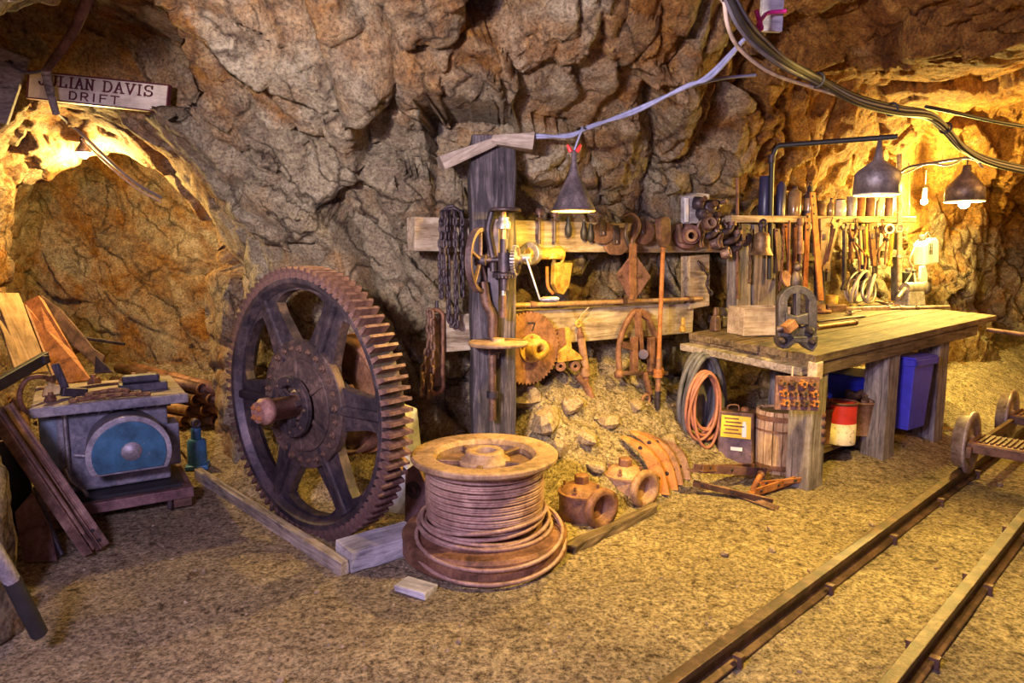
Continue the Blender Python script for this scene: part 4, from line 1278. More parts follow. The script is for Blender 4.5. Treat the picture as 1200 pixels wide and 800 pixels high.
bar(L, (755, 436), (762, 462), .035, .03, .06).build('link_bar', 'rust', t, .004)
MB().torus(L(757, 468, .06), (0, 1, 0), .035, .012, 18, 8).build('end_ring', 'rust', t)
# bushing and hardware heap on the beam
t, L = hung('flanged_bushing', 'round rusty bushing with an open bore on the right of the beam', 'bushing', 805, 276, .12)
MB().lathe([(.04, -.10), (.085, -.10), (.095, -.08), (.095, -.02), (.07, 0), (.07, .08), (.04, .08)], L(806, 276), (-.5, -1, .1), 28, False, True).build('body', 'rust_plum', t)
MB().cyl(L(795, 262), L(799, 283), .028).build('side_lug', 'iron_rust', t)
MB().ring(L(810, 276, .10), (-.5, -1, .1), .045, .026, .02, 22).build('bore_ring', 'tan_rust', t)
t, L = hung('timber_bracket', 'bluish grey wooden box fixed above the right end of the upper beam', 'box', 812, 262, -.02)
flat(L, [(803, 230), (812, 226), (826, 228), (826, 262), (803, 262)], .10).build('box_body', 'grey_wood', t, .006)
flat(L, [(803, 232), (806, 232), (806, 260), (803, 260)], .02, .055).build('edge_strip', 'white', t)
for k, (x, y, r) in enumerate([(818, 238, .05), (830, 243, .06), (826, 255, .05), (838, 240, .04), (822, 250, .05), (836, 254, .045)]):
    lbs = ['left upper', 'middle', 'lower middle', 'upper right', 'lower left', 'lower right'][k]
    t, L = hung('pipe_fitting', lbs + ' dark iron fitting in the cluster above the beam end', 'fitting', x, y, .05, 'fittings above the beam end')
    MB().lathe([(r * .5, -.04), (r, -.03), (r, .02), (r * .6, .05), (r * .3, .05)], (0, 0, 0), (rnd.uniform(-.6, .6), -1, rnd.uniform(-.4, .4)), 14, True).build('cap', 'iron', t)
    MB().cyl((0, 0, 0), (rnd.uniform(-.05, .05), -.09, rnd.uniform(-.04, .04)), r * .4).build('stub', 'iron_rust', t)
heap = [('iron_shackle', 'shackle'), ('pipe_elbow', 'fitting'), ('hex_nut', 'nut')]
spots = [(820, 268, 0), (828, 276, 1), (838, 266, 0), (834, 284, 2), (846, 272, 1), (842, 284, 0), (852, 262, 0), (853, 282, 1), (826, 262, 2), (857, 292, 1), (846, 296, 2), (820, 284, 0)]
words_ = ['upper left', 'left middle', 'upper middle', 'lower middle', 'right middle', 'bottom middle', 'upper right', 'lower right', 'topmost', 'bottom right', 'bottommost', 'lower left']
for k, (x, y, ty) in enumerate(spots):
    nm, ct = heap[ty]
    t, L = hung(nm, words_[k] + ' dark ' + nm.replace('_', ' ') + ' in the hardware heap on the beam end', ct, x, y, .05 + .05 * (k % 3), 'hardware heaped on the beam end')
    ax = rnd.uniform(0, 6)
    if ty == 0:
        pts = [(.035 * math.cos(R(a)) * math.cos(ax), -.03 * abs(math.sin(R(a))), .055 * math.sin(R(a)) + .01) for a in range(-60, 241, 25)]
        MB().tube(pts, .011, 7).build('bow', 'iron_rust' if k % 2 else 'steel_rust', t)
        MB().cyl((-.045, -.01, -.045), (.045, -.02, -.035), .009).build('pin', 'iron', t)
    elif ty == 1:
        MB().tube([(-.06, 0, -.02), (-.01, -.04, 0), (.03, -.05, .02), (.04, -.06, .07)], .026, 10, smooth_n=3).build('bend', 'iron', t)
        MB().lathe([(.036, -.015), (.036, .015)], (.04, -.06, .065), (0, 0, 1), 14).build('socket_lip', 'iron_rust', t)
    else:
        MB().ring((0, -.03, 0), (math.sin(ax), -1, .3), .055, .028, .05, 6).build('nut_body', 'iron_rust', t, .004)
        MB().ring((0, -.05, 0), (math.sin(ax), -1, .3), .042, .028, .05, 18).build('nut_face', 'steel_rust', t)
t, L = hung('loop_chain', 'short twisted chain hanging below the beam end over a pale post', 'chain', 820, 304, .05)
chain(t, [L(818, 306), L(824, 315, .02), L(830, 322), L(829, 335), L(834, 345)], .06, 'iron')
# pale short posts under the beam end
t, L = hung('short_post', 'pale yellowish short post under the right end of the upper beam', 'post', 815, 356, -.03)
flat(L, [(803, 300), (826, 298), (826, 358), (803, 362)], .10).build('post_body', 'beam', t, .006)
# ------------------------------------------------------------------ workbench
BC, BROT = Vector((1.90, 4.20, 0)), R(35)
BM = Matrix.Translation(BC) @ Matrix.Rotation(BROT, 4, 'Z')
BI = BM.inverted()
def bz(x, y):
    return .89 + .045 * x + .05 * y
def on_bench(px, py, dz=0.0):
    """local bench coordinates of the table point seen at a picture point"""
    o = BI @ Vector((0, 0, HCAM)); d = BI.to_3x3() @ ray(px, py)
    t = (.89 + dz + .045 * o.x + .05 * o.y - o.z) / (d.z - .045 * d.x - .05 * d.y)
    return o + d * t
bench = thing('workbench', 'long weathered timber workbench on thick square legs along the right wall', 'workbench', BC, BROT)
BL, BW = 2.66, 1.0
def board(name, x0, x1, y0, y1, top, th, mat='bench', parent=None, j=.003):
    jj = lambda: rnd.uniform(-j, j)
    vs = []
    for z in (top - th, top):
        for x, y in ((x0, y0), (x1, y0), (x1, y1), (x0, y1)):
            vs.append((x + jj(), y + jj(), bz(x, y) + z + jj()))
    return MB().add(vs, [(3, 2, 1, 0), (4, 5, 6, 7), (0, 1, 5, 4), (1, 2, 6, 5), (2, 3, 7, 6), (3, 0, 4, 7)]).build(name, mat, parent or bench, .005)
for k in range(5):
    board('tabletop_plank', -.03 + rnd.uniform(-.015, .015), BL + rnd.uniform(-.03, .03), k * .2 + .004, k * .2 + .197, rnd.uniform(-.004, .004), .05)
board('front_skirt', .0, BL - .32, .012, .05, -.052, .085)
board('side_skirt', -.015, .025, .0, 1.0, -.052, .10)
board('corner_block', -.022, .05, -.012, .05, -.045, .11, 'box_wood')
board('side_lip', -.10, -.01, .04, 1.02, -.075, .05, 'timber_x')
leg_at = [(.10, .11, 0), (1.03, .11, 0), (1.86, .13, 0), (.06, .93, 0), (1.9, .90, 0), (1.0, .92, 0)]
for x, y, _ in leg_at:
    lw = .085 if y < .5 else .055
    w = BM @ Vector((x, y, 0))
    g = gz(w.x, w.y) - .03
    zt = bz(x, y) - .052
    vs = []
    for i in range(6):
        z = g + (zt - g) * i / 5
        for sx, sy in ((-1, -1), (1, -1), (1, 1), (-1, 1)):
            vs.append((x + sx * lw + rnd.uniform(-.005, .005), y + sy * lw + rnd.uniform(-.005, .005), z))
    fs = []
    for i in range(5):
        for k in range(4):
            fs.append((i * 4 + k, i * 4 + (k + 1) % 4, i * 4 + 4 + (k + 1) % 4, i * 4 + 4 + k))
    fs += [(3, 2, 1, 0), (20, 21, 22, 23)]
    MB().add(vs, fs).build('leg', 'leg_wood', bench, .012)
SHZ = .15
for y0, y1 in ((.20, .36), (.40, .60)):
    vs = []
    for z in (-.045, 0):
        for x, y in ((.30, y0), (2.1, y0), (2.1, y1), (.30, y1)):
            vs.append((x, y, SHZ + .05 * x + z))
    MB().add(vs, [(3, 2, 1, 0), (4, 5, 6, 7), (0, 1, 5, 4), (1, 2, 6, 5), (2, 3, 7, 6), (3, 0, 4, 7)]).build('shelf_plank', 'bench', bench, .005)
for x in (.36, 1.03, 1.86):
    MB().box((x, .42, SHZ + .05 * x - .085), (.10, .5, .07)).build('shelf_bearer', 'leg_wood', bench, .005)
hk = BM.inverted() @ at(897, 421, 4.6)
MB().tube([hk, hk + Vector((0, 0, -.05)), hk + Vector((.012, -.012, -.062)), hk + Vector((.03, -.03, -.055)), hk + Vector((.034, -.034, -.035))], .006, 8, smooth_n=3).build('hook', 'wire_pale', bench)

def bench_thing(name, label, cat, px, py, rot=0.0, dz=0.0, group=None):
    """a thing standing on the bench top where the picture shows its foot"""
    p = on_bench(px, py)
    w = BM @ p
    return thing(name, label, cat, w + Vector((0, 0, dz)), BROT + rot, group), p
# crate
t, p = bench_thing('wooden_crate', 'small pale wooden crate on the left back of the bench', 'crate', 888, 391, R(-22))
for y in (-.10, .10):
    MB().box((0, y, .10), (.37, .018, .20)).build('side_board', 'box_wood', t, .003)
for x in (-.175, .175):
    MB().box((x, 0, .10), (.018, .18, .195)).build('end_board', 'box_wood', t, .003)
MB().box((0, 0, .012), (.33, .18, .02)).build('bottom_board', 'box_wood', t)
# pipe vise at the corner
vp = at(933, 420, 4.13)
vise = thing('pipe_vise', 'dark arched iron pipe vise bolted to the near left corner of the bench', 'vise', vp, R(-4))
inv_v = vise.matrix_basis.inverted()
LV = lambda x, y, d=0.0: inv_v @ at(x, y, 4.13 - d)
arch = [(911, 398), (911, 365)] + [(933 + 22 * math.cos(R(a)), 357 + 23 * math.sin(R(a))) for a in range(180, 361, 15)] + [(955, 365), (954, 397)]
flat(LV, arch, .07, 0, [[(922, 382), (921, 352), (925, 345), (931, 343), (931, 382)][::1], [(936, 382), (936, 343), (942, 345), (946, 352), (945, 382)]]).build('arch_frame', 'vise_iron', vise, .006)
flat(LV, [(909, 394), (955, 392), (954, 404), (949, 411), (942, 407), (936, 401), (929, 401), (922, 407), (914, 408), (910, 402)], .10, .005).build('jaw_base', 'vise_iron', vise, .008)
flat(LV, [(920, 366), (932, 370), (946, 366), (946, 380), (920, 380)], .05, .03).build('sliding_jaw', 'vise_iron', vise, .006)
MB().cyl(LV(933, 336), LV(933, 368), .018).build('screw', 'iron', vise)
MB().cyl(LV(933, 318), LV(933, 336), .018).build('screw_neck', 'iron', vise)
MB().lathe([(.02, -.03), (.034, 0), (.034, .04), (.02, .07)], LV(933, 333), (0, 0, 1), 14).build('boss', 'iron', vise)
MB().ball(LV(935, 313), .026, 12).build('screw_head', 'iron', vise)
MB().box(LV(925, 382, .09), (.075, .06, .055), (0, -.6, .3)).build('latch_block', 'rust', vise, .005)
MB().cyl(LV(911, 386, .06), LV(922, 383, .08), .02).build('latch_pin', 'iron', vise)
for x, y in ((948, 387), (915, 398), (950, 399)):
    MB().lathe([(.024, 0), (.024, .03), (.012, .045)], LV(x, y, .04), (0, -1, 0), 14).build('bolt', 'iron', vise)

# loose things on the bench
def rod_on_bench(name, label, pa, pb, r, mat, lift=0.0, cat='rod'):
    a, b = on_bench(*pa), on_bench(*pb)
    a.z += r + lift; b.z += r + lift
    wa = BM @ a
    t = thing(name, label, cat, wa, BROT)
    v = b - a
    MB().cyl((0, 0, 0), v, r, seg=12).build('shaft', mat, t)
    return t, v
t, v = rod_on_bench('short_pipe', 'short tan pipe lying at the near end of the bench beside the vise', (958, 386), (1003, 380), .017, 'pipe_rust', 0, 'pipe')
MB().lathe([(.021, -.012), (.021, .012)], v * .98, v, 12).build('pipe_end', 'rust', t)
t, v = rod_on_bench('long_wrench', 'long handled iron wrench lying along the middle of the bench', (972, 365), (1112, 361), .014, 'steel_rust', 0, 'wrench')
MB().beam(v * -.03, v * .13, .05, .10).build('jaw_head', 'iron_rust', t, .012)
MB().beam(v * .1, v * .5, .03, .045).build('flat_shank', 'steel_rust', t, .006)
MB().lathe([(.022, -.02), (.022, .02)], v * .6, v, 12).build('collar', 'steel_rust', t)
t, v = rod_on_bench('pry_bar', 'thin dark bar lying on the bench in front of the long wrench', (958, 378), (1010, 372), .009, 'iron', 0, 'bar')
MB().lathe([(.009, 0), (.004, .05)], v, v, 10).build('tip', 'iron', t)
# yellow mug / can
t, p = bench_thing('metal_mug', 'squat yellowish metal mug standing by the tool rack on the bench', 'mug', 974, 361)
MB().lathe([(.05, 0), (.055, .01), (.055, .12), (.05, .12), (.048, .015)], seg=26).build('body', 'yellow_metal', t)
MB().torus((.075, 0, .065), (0, 1, 0), .032, .007, 18, 8).build('handle', 'yellow_metal', t)
t, p = bench_thing('cast_flange', 'rusty plate flange lying behind the vise on the bench', 'flange', 960, 366)
MB().lathe([(.03, 0), (.10, 0), (.10, .022), (.05, .03), (.048, .07), (.03, .07)], seg=28, close=True).build('body', 'rust', t)
for k in range(5):
    a = 2 * math.pi * k / 5
    MB().lathe([(.013, 0), (.013, .016)], (.077 * math.cos(a), .077 * math.sin(a), .022), (0, 0, 1), 6, False).build('bolt', 'iron_rust', t)
# hose/rope pile
t, p = bench_thing('hose_coil', 'tangled pale hose heaped in upright coils in the middle of the bench', 'hose', 1010, 358)
for k in range(7):
    rr = .12 + .02 * (k % 3)
    c = Vector((rnd.uniform(-.10, .10), rnd.uniform(-.06, .06), rr + .02))
    d = Vector((rnd.uniform(-.7, .7), -1, rnd.uniform(-.5, .5)))
    MB().torus(c, d, rr, .015, 28, 8, .8).build('hose_loop', 'pale_hose' if k % 2 else 'steel', t)
# vise-like machine, jack and canister
t, p = bench_thing('bench_grinder', 'small grey iron machine with a crank at the far end of the bench', 'machine', 1066, 358, R(-15))
MB().box((0, 0, .07), (.22, .16, .14), None, .85).build('base', 'zinc', t, .012)
MB().cyl((-.10, -.02, .16), (.12, -.02, .16), .055, seg=20).build('barrel', 'steel', t)
MB().cyl((-.10, -.02, .16), (-.22, -.06, .08), .018).build('arm', 'steel', t)
MB().lathe([(.03, -.02), (.06, -.02), (.06, .02), (.03, .02)], (.14, -.02, .16), (1, 0, 0), 22, True, True).build('wheel', 'iron', t)
MB().cyl((.03, -.02, .2), (.06, .03, .30), .012).build('lever', 'steel', t)
MB().ball((.06, .03, .31), .02, 10).build('lever_knob', 'black', t)
t, p = bench_thing('dark_canister', 'dark square canister standing behind the small grey machine', 'canister', 1060, 349, R(-15))
MB().box((0, 0, .13), (.16, .10, .26)).build('body', 'black', t, .01)
MB().lathe([(.03, 0), (.03, .03), (.022, .035)], (.03, 0, .26), (0, 0, 1), 14).build('cap', 'iron', t)
labs = ['nearest to the vise', 'beside the mug', 'in front of the hose coil', 'right of the hose coil', 'left of the grey machine', 'in front of the grey machine', 'at the foot of the rack posts']
for k, (px, py, rz) in enumerate([(1000, 367, .3), (985, 360, 1.2), (1022, 361, -.4), (1036, 356, .8), (1045, 360, .2), (1085, 361, -.2), (905, 374, .5)]):
    t, p = bench_thing('rusty_wrench', 'small rusty wrench lying on the bench ' + labs[k], 'wrench', px, py, rz, .012, 'small wrenches on the bench')
    MB().prism([(-.10, -.012), (.10, -.016), (.13, -.04), (.17, -.03), (.15, 0), (.17, .03), (.13, .04), (.10, .016), (-.10, .012), (-.13, .035), (-.16, .02), (-.14, 0), (-.16, -.02), (-.13, -.035)], .016, Matrix.Rotation(R(90), 4, 'X')).build('body', ['steel_rust', 'rust', 'iron_rust'][k % 3], t, .002)
    MB().cyl((-.13, 0, .004), (-.13, 0, .02), .012, seg=10).build('jaw_pin', 'iron', t)
# box of small parts by rack foot
for k, (px, py, s, mt, lb) in enumerate([(846, 383, (.16, .12, .09), 'iron', 'small dark iron block at the back left corner of the bench'), (838, 388, (.07, .07, .12), 'iron_rust', 'small dark upright fitting at the back left corner of the bench'),
                                        (800, 389, (.05, .05, .05), 'yellow_metal', 'small yellowish knob at the far left corner of the bench')]):
    t, p = bench_thing('iron_fitting', lb, 'fitting', px, py)
    MB().box((0, 0, s[2] / 2), s, None, .7).build('body', mt, t, .012)
    MB().lathe([(s[0] * .3, 0), (s[0] * .3, .04), (s[0] * .2, .06)], (0, 0, s[2]), (0, 0, 1), 14).build('boss', mt, t)

# ------------------------------------------------------------------ tool rack on the wall behind the bench
t, L = hung('tool_shelf', 'long narrow wall shelf carrying bottles and cans, tools hung from its edge', 'shelf', 847, 260, .0)
a, b = L(847, 257, .06), L(1063, 257.5, .06)
MB().beam(a, b, .17, .055).build('shelf_board', 'beam', t, .006)
a, b = L(905, 303, -.02), L(1050, 297, -.02)
MB().beam(a, b, .04, .07).build('lower_rail', 'bench', t, .005)
for x in (905, 960, 1012, 1050):
    MB().beam(L(x, 256, -.03), L(x, 352, -.03), .05, .08, (0, 1, 0)).build('back_batten', 'timber_z', t, .005)
t, L = hung('rack_post', 'bluish grey timber post left of the hanging bell', 'post', 866, 360, .02, 'posts of the tool rack')
flat(L, [(857, 262), (874, 262), (874, 372), (857, 374)], .10).build('post_body', 'leg_wood', t, .008)
t, L = hung('rack_post', 'wide bluish grey timber post behind the hanging bell', 'post', 890, 360, .03, 'posts of the tool rack')
flat(L, [(878, 263), (903, 262), (903, 366), (878, 370)], .10).build('post_body', 'leg_wood', t, .008)
t, L = hung('thin_rod', 'thin upright dark rod rising above the left end of the shelf', 'rod', 864, 300, .10)
MB().cyl(L(864, 206), L(864, 350), .012).build('shaft', 'rust', t)
MB().lathe([(.018, -.02), (.018, .02)], L(864, 262), (0, 0, 1), 10).build('collar', 'iron', t)
# bottles and cans on the shelf
def on_shelf(name, label, cat, px, off=.06, group=None):
    t, L = hung(name, label, cat, px, 253.2, off, group)
    return t
def bottle(name, label, px, top, w, prof, mat, cat='bottle', off=.07, cap=None):
    t = on_shelf(name, label, cat, px, off, 'bottles and cans on the tool shelf')
    k = on_wall(px, 300, off).y / 800
    h = (253 - top) * k; r = w * k / 2
    MB().lathe([(rr * r, z * h) for rr, z in prof], seg=22).build('body', mat, t)
    if cap:
        MB().lathe([(r * cap, h * .98), (r * cap, h * 1.06), (r * cap * .8, h * 1.08)], seg=14).build('cap', 'iron', t)
    return t
P_JAR = [(.92, 0), (1, .05), (1, .75), (.8, .85), (.8, 1)]
P_CAN = [(.96, 0), (1, .02), (1, .98), (.92, 1)]
P_BOT = [(.92, 0), (1, .04), (1, .62), (.7, .78), (.36, .86), (.36, 1)]
P_SQ = [(.95, 0), (1, .04), (1, .86), (.6, .95), (.4, 1)]
bottle('tall_can', 'tall dark blue can at the left end of the tool shelf', 896, 208, 15, P_CAN, 'dark_blue', 'can', .05)
bottle('dark_bottle', 'dark blue glass bottle between the tall can and the brown bottle', 914, 214, 11, P_SQ, 'dark_blue', 'bottle', .07)
bottle('brown_bottle', 'broad brown glass bottle on the tool shelf left of the lantern', 930, 222, 15, P_SQ, 'glass', 'bottle', .07, .35)
t = on_shelf('miner_lantern', 'dark lantern with a conical top on the tool shelf', 'lantern', 947, .07, 'bottles and cans on the tool shelf')
k_ = on_wall(947, 300, .07).y / 800
MB().lathe([(7 * k_, 0), (7.5 * k_, 2 * k_), (7 * k_, 6 * k_)], seg=20).build('fuel_base', 'iron', t)
MB().lathe([(5.5 * k_, 6 * k_), (6 * k_, 14 * k_), (5 * k_, 21 * k_)], seg=20).build('globe', 'glass', t)
MB().lathe([(7 * k_, 20 * k_), (6.5 * k_, 22 * k_), (2.5 * k_, 29 * k_), (2.5 * k_, 33 * k_), (1 * k_, 35 * k_)], seg=20).build('conical_top', 'iron', t)
MB().tube([(-6 * k_, 0, 21 * k_), (-5 * k_, 0, 34 * k_), (0, 0, 39 * k_), (5 * k_, 0, 34 * k_), (6 * k_, 0, 21 * k_)], .004, 6, smooth_n=4).build('bail', 'iron', t)
for px, top, w, pr, mt, nm, lb, cp in [
        (961, 237, 12, P_JAR, 'iron_rust', 'small_jar', 'small dark jar just right of the lantern', .7),
        (973, 234, 8, P_BOT, 'glass', 'small_bottle', 'slim brown bottle between two small jars', .4),
        (984, 235, 13, P_JAR, 'glass_clear', 'small_jar', 'clear jar in the middle of the tool shelf', .8),
        (997, 231, 11, P_CAN, 'zinc', 'oil_can', 'grey can left of the rusty can', None),
        (1008, 229, 10, P_CAN, 'rust_orange', 'oil_can', 'rusty orange can below the hanging bell lamp', None),
        (1019, 230, 11, P_CAN, 'rust', 'oil_can', 'brown can right of the orange can', None),
        (1030, 231, 10, P_BOT, 'glass_clear', 'small_bottle', 'clear bottle near the right end of the tool shelf', .4),
        (1041, 232, 9, P_CAN, 'rust_plum', 'oil_can', 'dark plum can at the right end of the tool shelf', None)]:
    bottle(nm, lb, px, top, w, pr, mt, 'bottle' if 'bottle' in nm else ('jar' if 'jar' in nm else 'can'), .07, cp)
# bell
t, L = hung('hanging_bell', 'old brass bell hanging from the shelf in front of the wide rack post', 'bell', 892, 300, .20)
k_ = on_wall(892, 300, .2).y / 800
MB().lathe([(13.5 * k_, 0), (11.5 * k_, 3 * k_), (9.5 * k_, 9 * k_), (9 * k_, 20 * k_), (7.5 * k_, 25 * k_), (3 * k_, 27 * k_), (2.5 * k_, 27.5 * k_)], L(892, 299), (0, 0, 1), 32).build('bell_body', 'bell_brass', t)
MB().lathe([(.02, 0), (.02, .03), (.03, .05), (.012, .07)], L(892, 271), (0, 0, 1), 14).build('crown', 'iron', t)
MB().torus(L(894, 262), (1, 0, 0), .03, .010, 18, 8).build('yoke_ring', 'iron', t)
MB().tube([L(894, 262), L(894, 258, -.1)], .008, 6).build('bracket', 'iron', t)
t, L = hung('pulley_ring', 'round dark pulley hanging at the left end of the shelf beside the thin rod', 'pulley', 870, 275, .12)
MB().lathe([(.02, -.02), (.075, -.02), (.06, 0), (.075, .02), (.02, .02)], L(871, 278), (0, 1, 0), 26, False, True).build('wheel', 'iron', t)
flat(L, [(868, 262), (874, 262), (873, 282), (869, 282)], .012, .03).build('strap', 'iron', t, .002)
t, L = hung('twisted_chain', 'long thin chain hanging between the two rack posts', 'chain', 880, 268, .12)
chain(t, [L(880, 268), L(879, 300), L(878, 334)], .05, 'iron_rust')
t, L = hung('rope_chain', 'thin rusty chain hanging left of the ladle', 'chain', 916, 262, .14)
chain(t, [L(918, 262), L(917, 300), L(913, 342)], .045, 'rust')
# hanging tools
def long_bar(px, top, bot, dx, w, lb, nm='flat_bar', mt='rust', cat='bar', off=.14, holes=False):
    t, L = hung(nm, lb, cat, px, top, off, 'tools hung on the rack')
    flat(L, [(px - w / 2, top), (px + w / 2, top), (px + dx + w / 2, bot), (px + dx - w / 2, bot)], .014).build('shank', mt, t, .002)
    for f in ((.04, .12, .2) if holes else (.04,)):
        MB().lathe([(.010, 0), (.010, .01)], L(px + dx * f, top + (bot - top) * f, .007), (0, -1, 0), 10).build('rivet', 'iron', t)
    return t, L
def spanner(px, top, bot, dx, lb, mt='iron_rust', w=5, off=.13):
    t, L = hung('open_spanner', lb, 'spanner', px, top, off, 'tools hung on the rack')
    n = Vector((dx, bot - top)).normalized(); c = Vector((-n.y, n.x))
    def q(u, v):
        p = Vector((px, top)) + n * v + c * u
        return (p.x, p.y)
    h = Vector((dx, bot - top)).length
    flat(L, [q(-w * .5, w * 1.6), q(-w * 1.1, w * 1.0), q(-w * 1.0, 0), q(-w * .35, 0), q(-w * .3, w * .8), q(w * .3, w * .8), q(w * .35, 0), q(w * 1.0, 0), q(w * 1.1, w), q(w * .5, w * 1.7),
             q(w * .4, h - w * 1.4), q(w * .8, h - w * .7), q(w * .7, h), q(w * .2, h), q(w * .2, h - w * .5), q(-w * .2, h - w * .5), q(-w * .2, h), q(-w * .7, h), q(-w * .8, h - w * .7), q(-w * .4, h - w * 1.4)], .018).build('body', mt, t, .002)
    a, b = q(0, w * 2), q(0, h - w * 2)
    MB().beam(L(*a, .012), L(*b, .012), .008, w * .0035, (0, 1, 0)).build('web', mt, t, .001)
def pipe_wrench(px, top, bot, dx, lb, mt='iron_rust', w=8, off=.15):
    t, L = hung('pipe_wrench', lb, 'wrench', px, top, off, 'tools hung on the rack')
    flat(L, [(px - w * .5, top + w), (px + w * .5, top + w), (px + dx + w * .35, bot), (px + dx - w * .35, bot)], .025).build('handle', mt, t, .005)
    flat(L, [(px - w * .7, top), (px + w * .9, top - 2), (px + w, top + w * .5), (px, top + w * .6), (px - w * .1, top + w * 1.6), (px - w * .7, top + w * 1.6)], .035, .005).build('hook_jaw', mt, t, .004)
    MB().lathe([(.026, -.025), (.026, .025)], L(px + dx * .25, top + w * 2.4, .005), (0, 0, 1), 12).build('adjusting_nut', 'iron', t)
def hammer(px, top, bot, dx, lb, off=.14):
    t, L = hung('hand_hammer', lb, 'hammer', px, top, off, 'tools hung on the rack')
    MB().cyl(L(px, top), L(px + dx, bot), .011, .014, 10).build('handle', 'yellow_wood', t)
    MB().box(L(px, top + 1), (.13, .04, .04)).build('head', 'iron', t, .006)
def tongs(px, top, bot, dx, lb, off=.15):
    t, L = hung('smith_tongs', lb, 'tongs', px, top, off, 'tools hung on the rack')
    for s in (-1, 1):
        MB().tube([L(px + s * 3, top), L(px + s * 4, top + 8), L(px - s * .5, top + 20), L(px + dx - s * 4, (top + bot) / 2 + 10), L(px + dx - s * 3, bot)], .010, 7, smooth_n=3).build('arm', 'rust', t)
    MB().lathe([(.018, -.02), (.018, .02)], L(px, top + 19), (0, 1, 0), 12).build('rivet', 'iron', t)
t, L = hung('iron_ladle', 'iron ladle with a round bowl hanging right of the bell', 'ladle', 925, 262, .17, 'tools hung on the rack')
MB().cyl(L(925, 258), L(924, 318), .010).build('handle', 'rust', t)
MB().lathe([(.012, -.05), (.05, -.035), (.078, 0), (.072, 0), (.045, -.025), (.005, -.035)], L(923, 327), (.15, -1, .35), 24).build('bowl', 'shaft_rust', t)
t, L = hung('pipe_reamer', 'tan socketed iron rod with a thick collar, fourth tool right of the bell', 'tool', 938, 256, .16, 'tools hung on the rack')
MB().lathe([(.025, 0), (.028, -.05), (.020, -.06)], L(938, 256), (0, 0, 1), 14).build('top_socket', 'iron_rust', t)
MB().cyl(L(938, 258), L(938, 282), .018).build('rod', 'tan_rust', t)
MB().cyl(L(938, 282), L(938, 297), .028).build('collar', 'tan_rust', t)
MB().cyl(L(938, 297), L(937, 326), .016).build('lower_rod', 'iron_rust', t)
long_bar(947, 250, 345, -4, 5, 'orange flat bar with holes left of the longest brown bar', 'flat_bar', 'rust_orange', holes=True)
long_bar(952, 225, 352, 10, 6, 'longest brown flat bar leaning across the rack from shelf to bench', 'flat_bar', 'rust_orange', off=.2, holes=True)
long_bar(932, 262, 340, -2, 4, 'narrow brown strip hanging behind the ladle', 'flat_bar', 'rust', off=.09)
long_bar(910, 268, 318, 4, 6, 'wide brown strip hanging right beside the bell', 'flat_bar', 'rust_plum', off=.10)
long_bar(921, 262, 345, 6, 4, 'slanting orange strip crossing behind the ladle bowl', 'flat_bar', 'rust_orange', off=.08)
pipe_wrench(966, 256, 312, -4, 'thick pipe wrench right of the longest brown bar', 'rust_plum', 9)
long_bar(976, 264, 330, -6, 4, 'thin dark twisted bar behind the crossing spanners', 'twist_bar', 'iron', off=.08)
spanner(981, 256, 318, -14, 'large dark spanner leaning left under the clear jar', 'iron_rust', 6, .17)
spanner(990, 262, 340, -1, 'long dark upright spanner left of the hammers', 'iron', 4, .15)
tongs(1000, 262, 318, 10, 'rusty tongs leaning right below the grey can')
spanner(997, 268, 308, 0, 'short rusty spanner behind the tongs', 'rust', 4, .09)
hammer(1008, 266, 310, 2, 'wood handled hammer below the orange can')
spanner(1014, 262, 300, 1, 'short yellowish spanner right of the hammer', 'yellow_metal', 4, .13)
pipe_wrench(1021, 262, 312, 3, 'pipe wrench below the brown can', 'rust', 6, .13)
spanner(1029, 264, 300, -2, 'short spanner right of the second pipe wrench', 'iron_rust', 4, .13)
long_bar(1026, 280, 326, -1, 5, 'short thick punch hanging below the second pipe wrench', 'iron_punch', 'iron', 'punch', .1)
tongs(1038, 262, 310, -4, 'small tongs near the right end of the rack')
spanner(1046, 266, 312, -4, 'last yellowish spanner at the right end of the rack', 'yellow_metal', 4, .12)
spanner(955, 268, 300, 1, 'short plum spanner between the two long flat bars and the pipe wrench', 'rust_plum', 4, .08)
for k, (x, y, m_) in enumerate([(985, 258, 'iron'), (1003, 257, 'iron_rust'), (1034, 258, 'rust')]):
    t, L = hung('iron_hook', ['first', 'second', 'third'][k] + ' small hook from the left under the shelf edge among the spanners', 'hook', x, y, .16)
    MB().tube([L(x, y, -.02), L(x, y), L(x + 1, y + 9), L(x + 4, y + 12), L(x + 6, y + 8)], .007, 6, smooth_n=3).build('bent_rod', m_, t)
    MB().lathe([(.014, 0), (.014, .012)], L(x, y, -.02), (0, -1, 0), 10).build('nail_head', 'iron', t)
t, L = hung('pipe_stub', 'short pale pipe with dark open bore at the right end of the shelf', 'pipe', 1042, 268, .10)
MB().lathe([(.030, -.10), (.042, -.10), (.042, .16), (.030, .16)], L(1042, 268), (-.5, -1, 0), 22, True, True).build('tube_wall', 'steel', t)
MB().ring(L(1042, 268, .14), (-.5, -1, 0), .048, .030, .02, 22).build('rim', 'zinc', t)

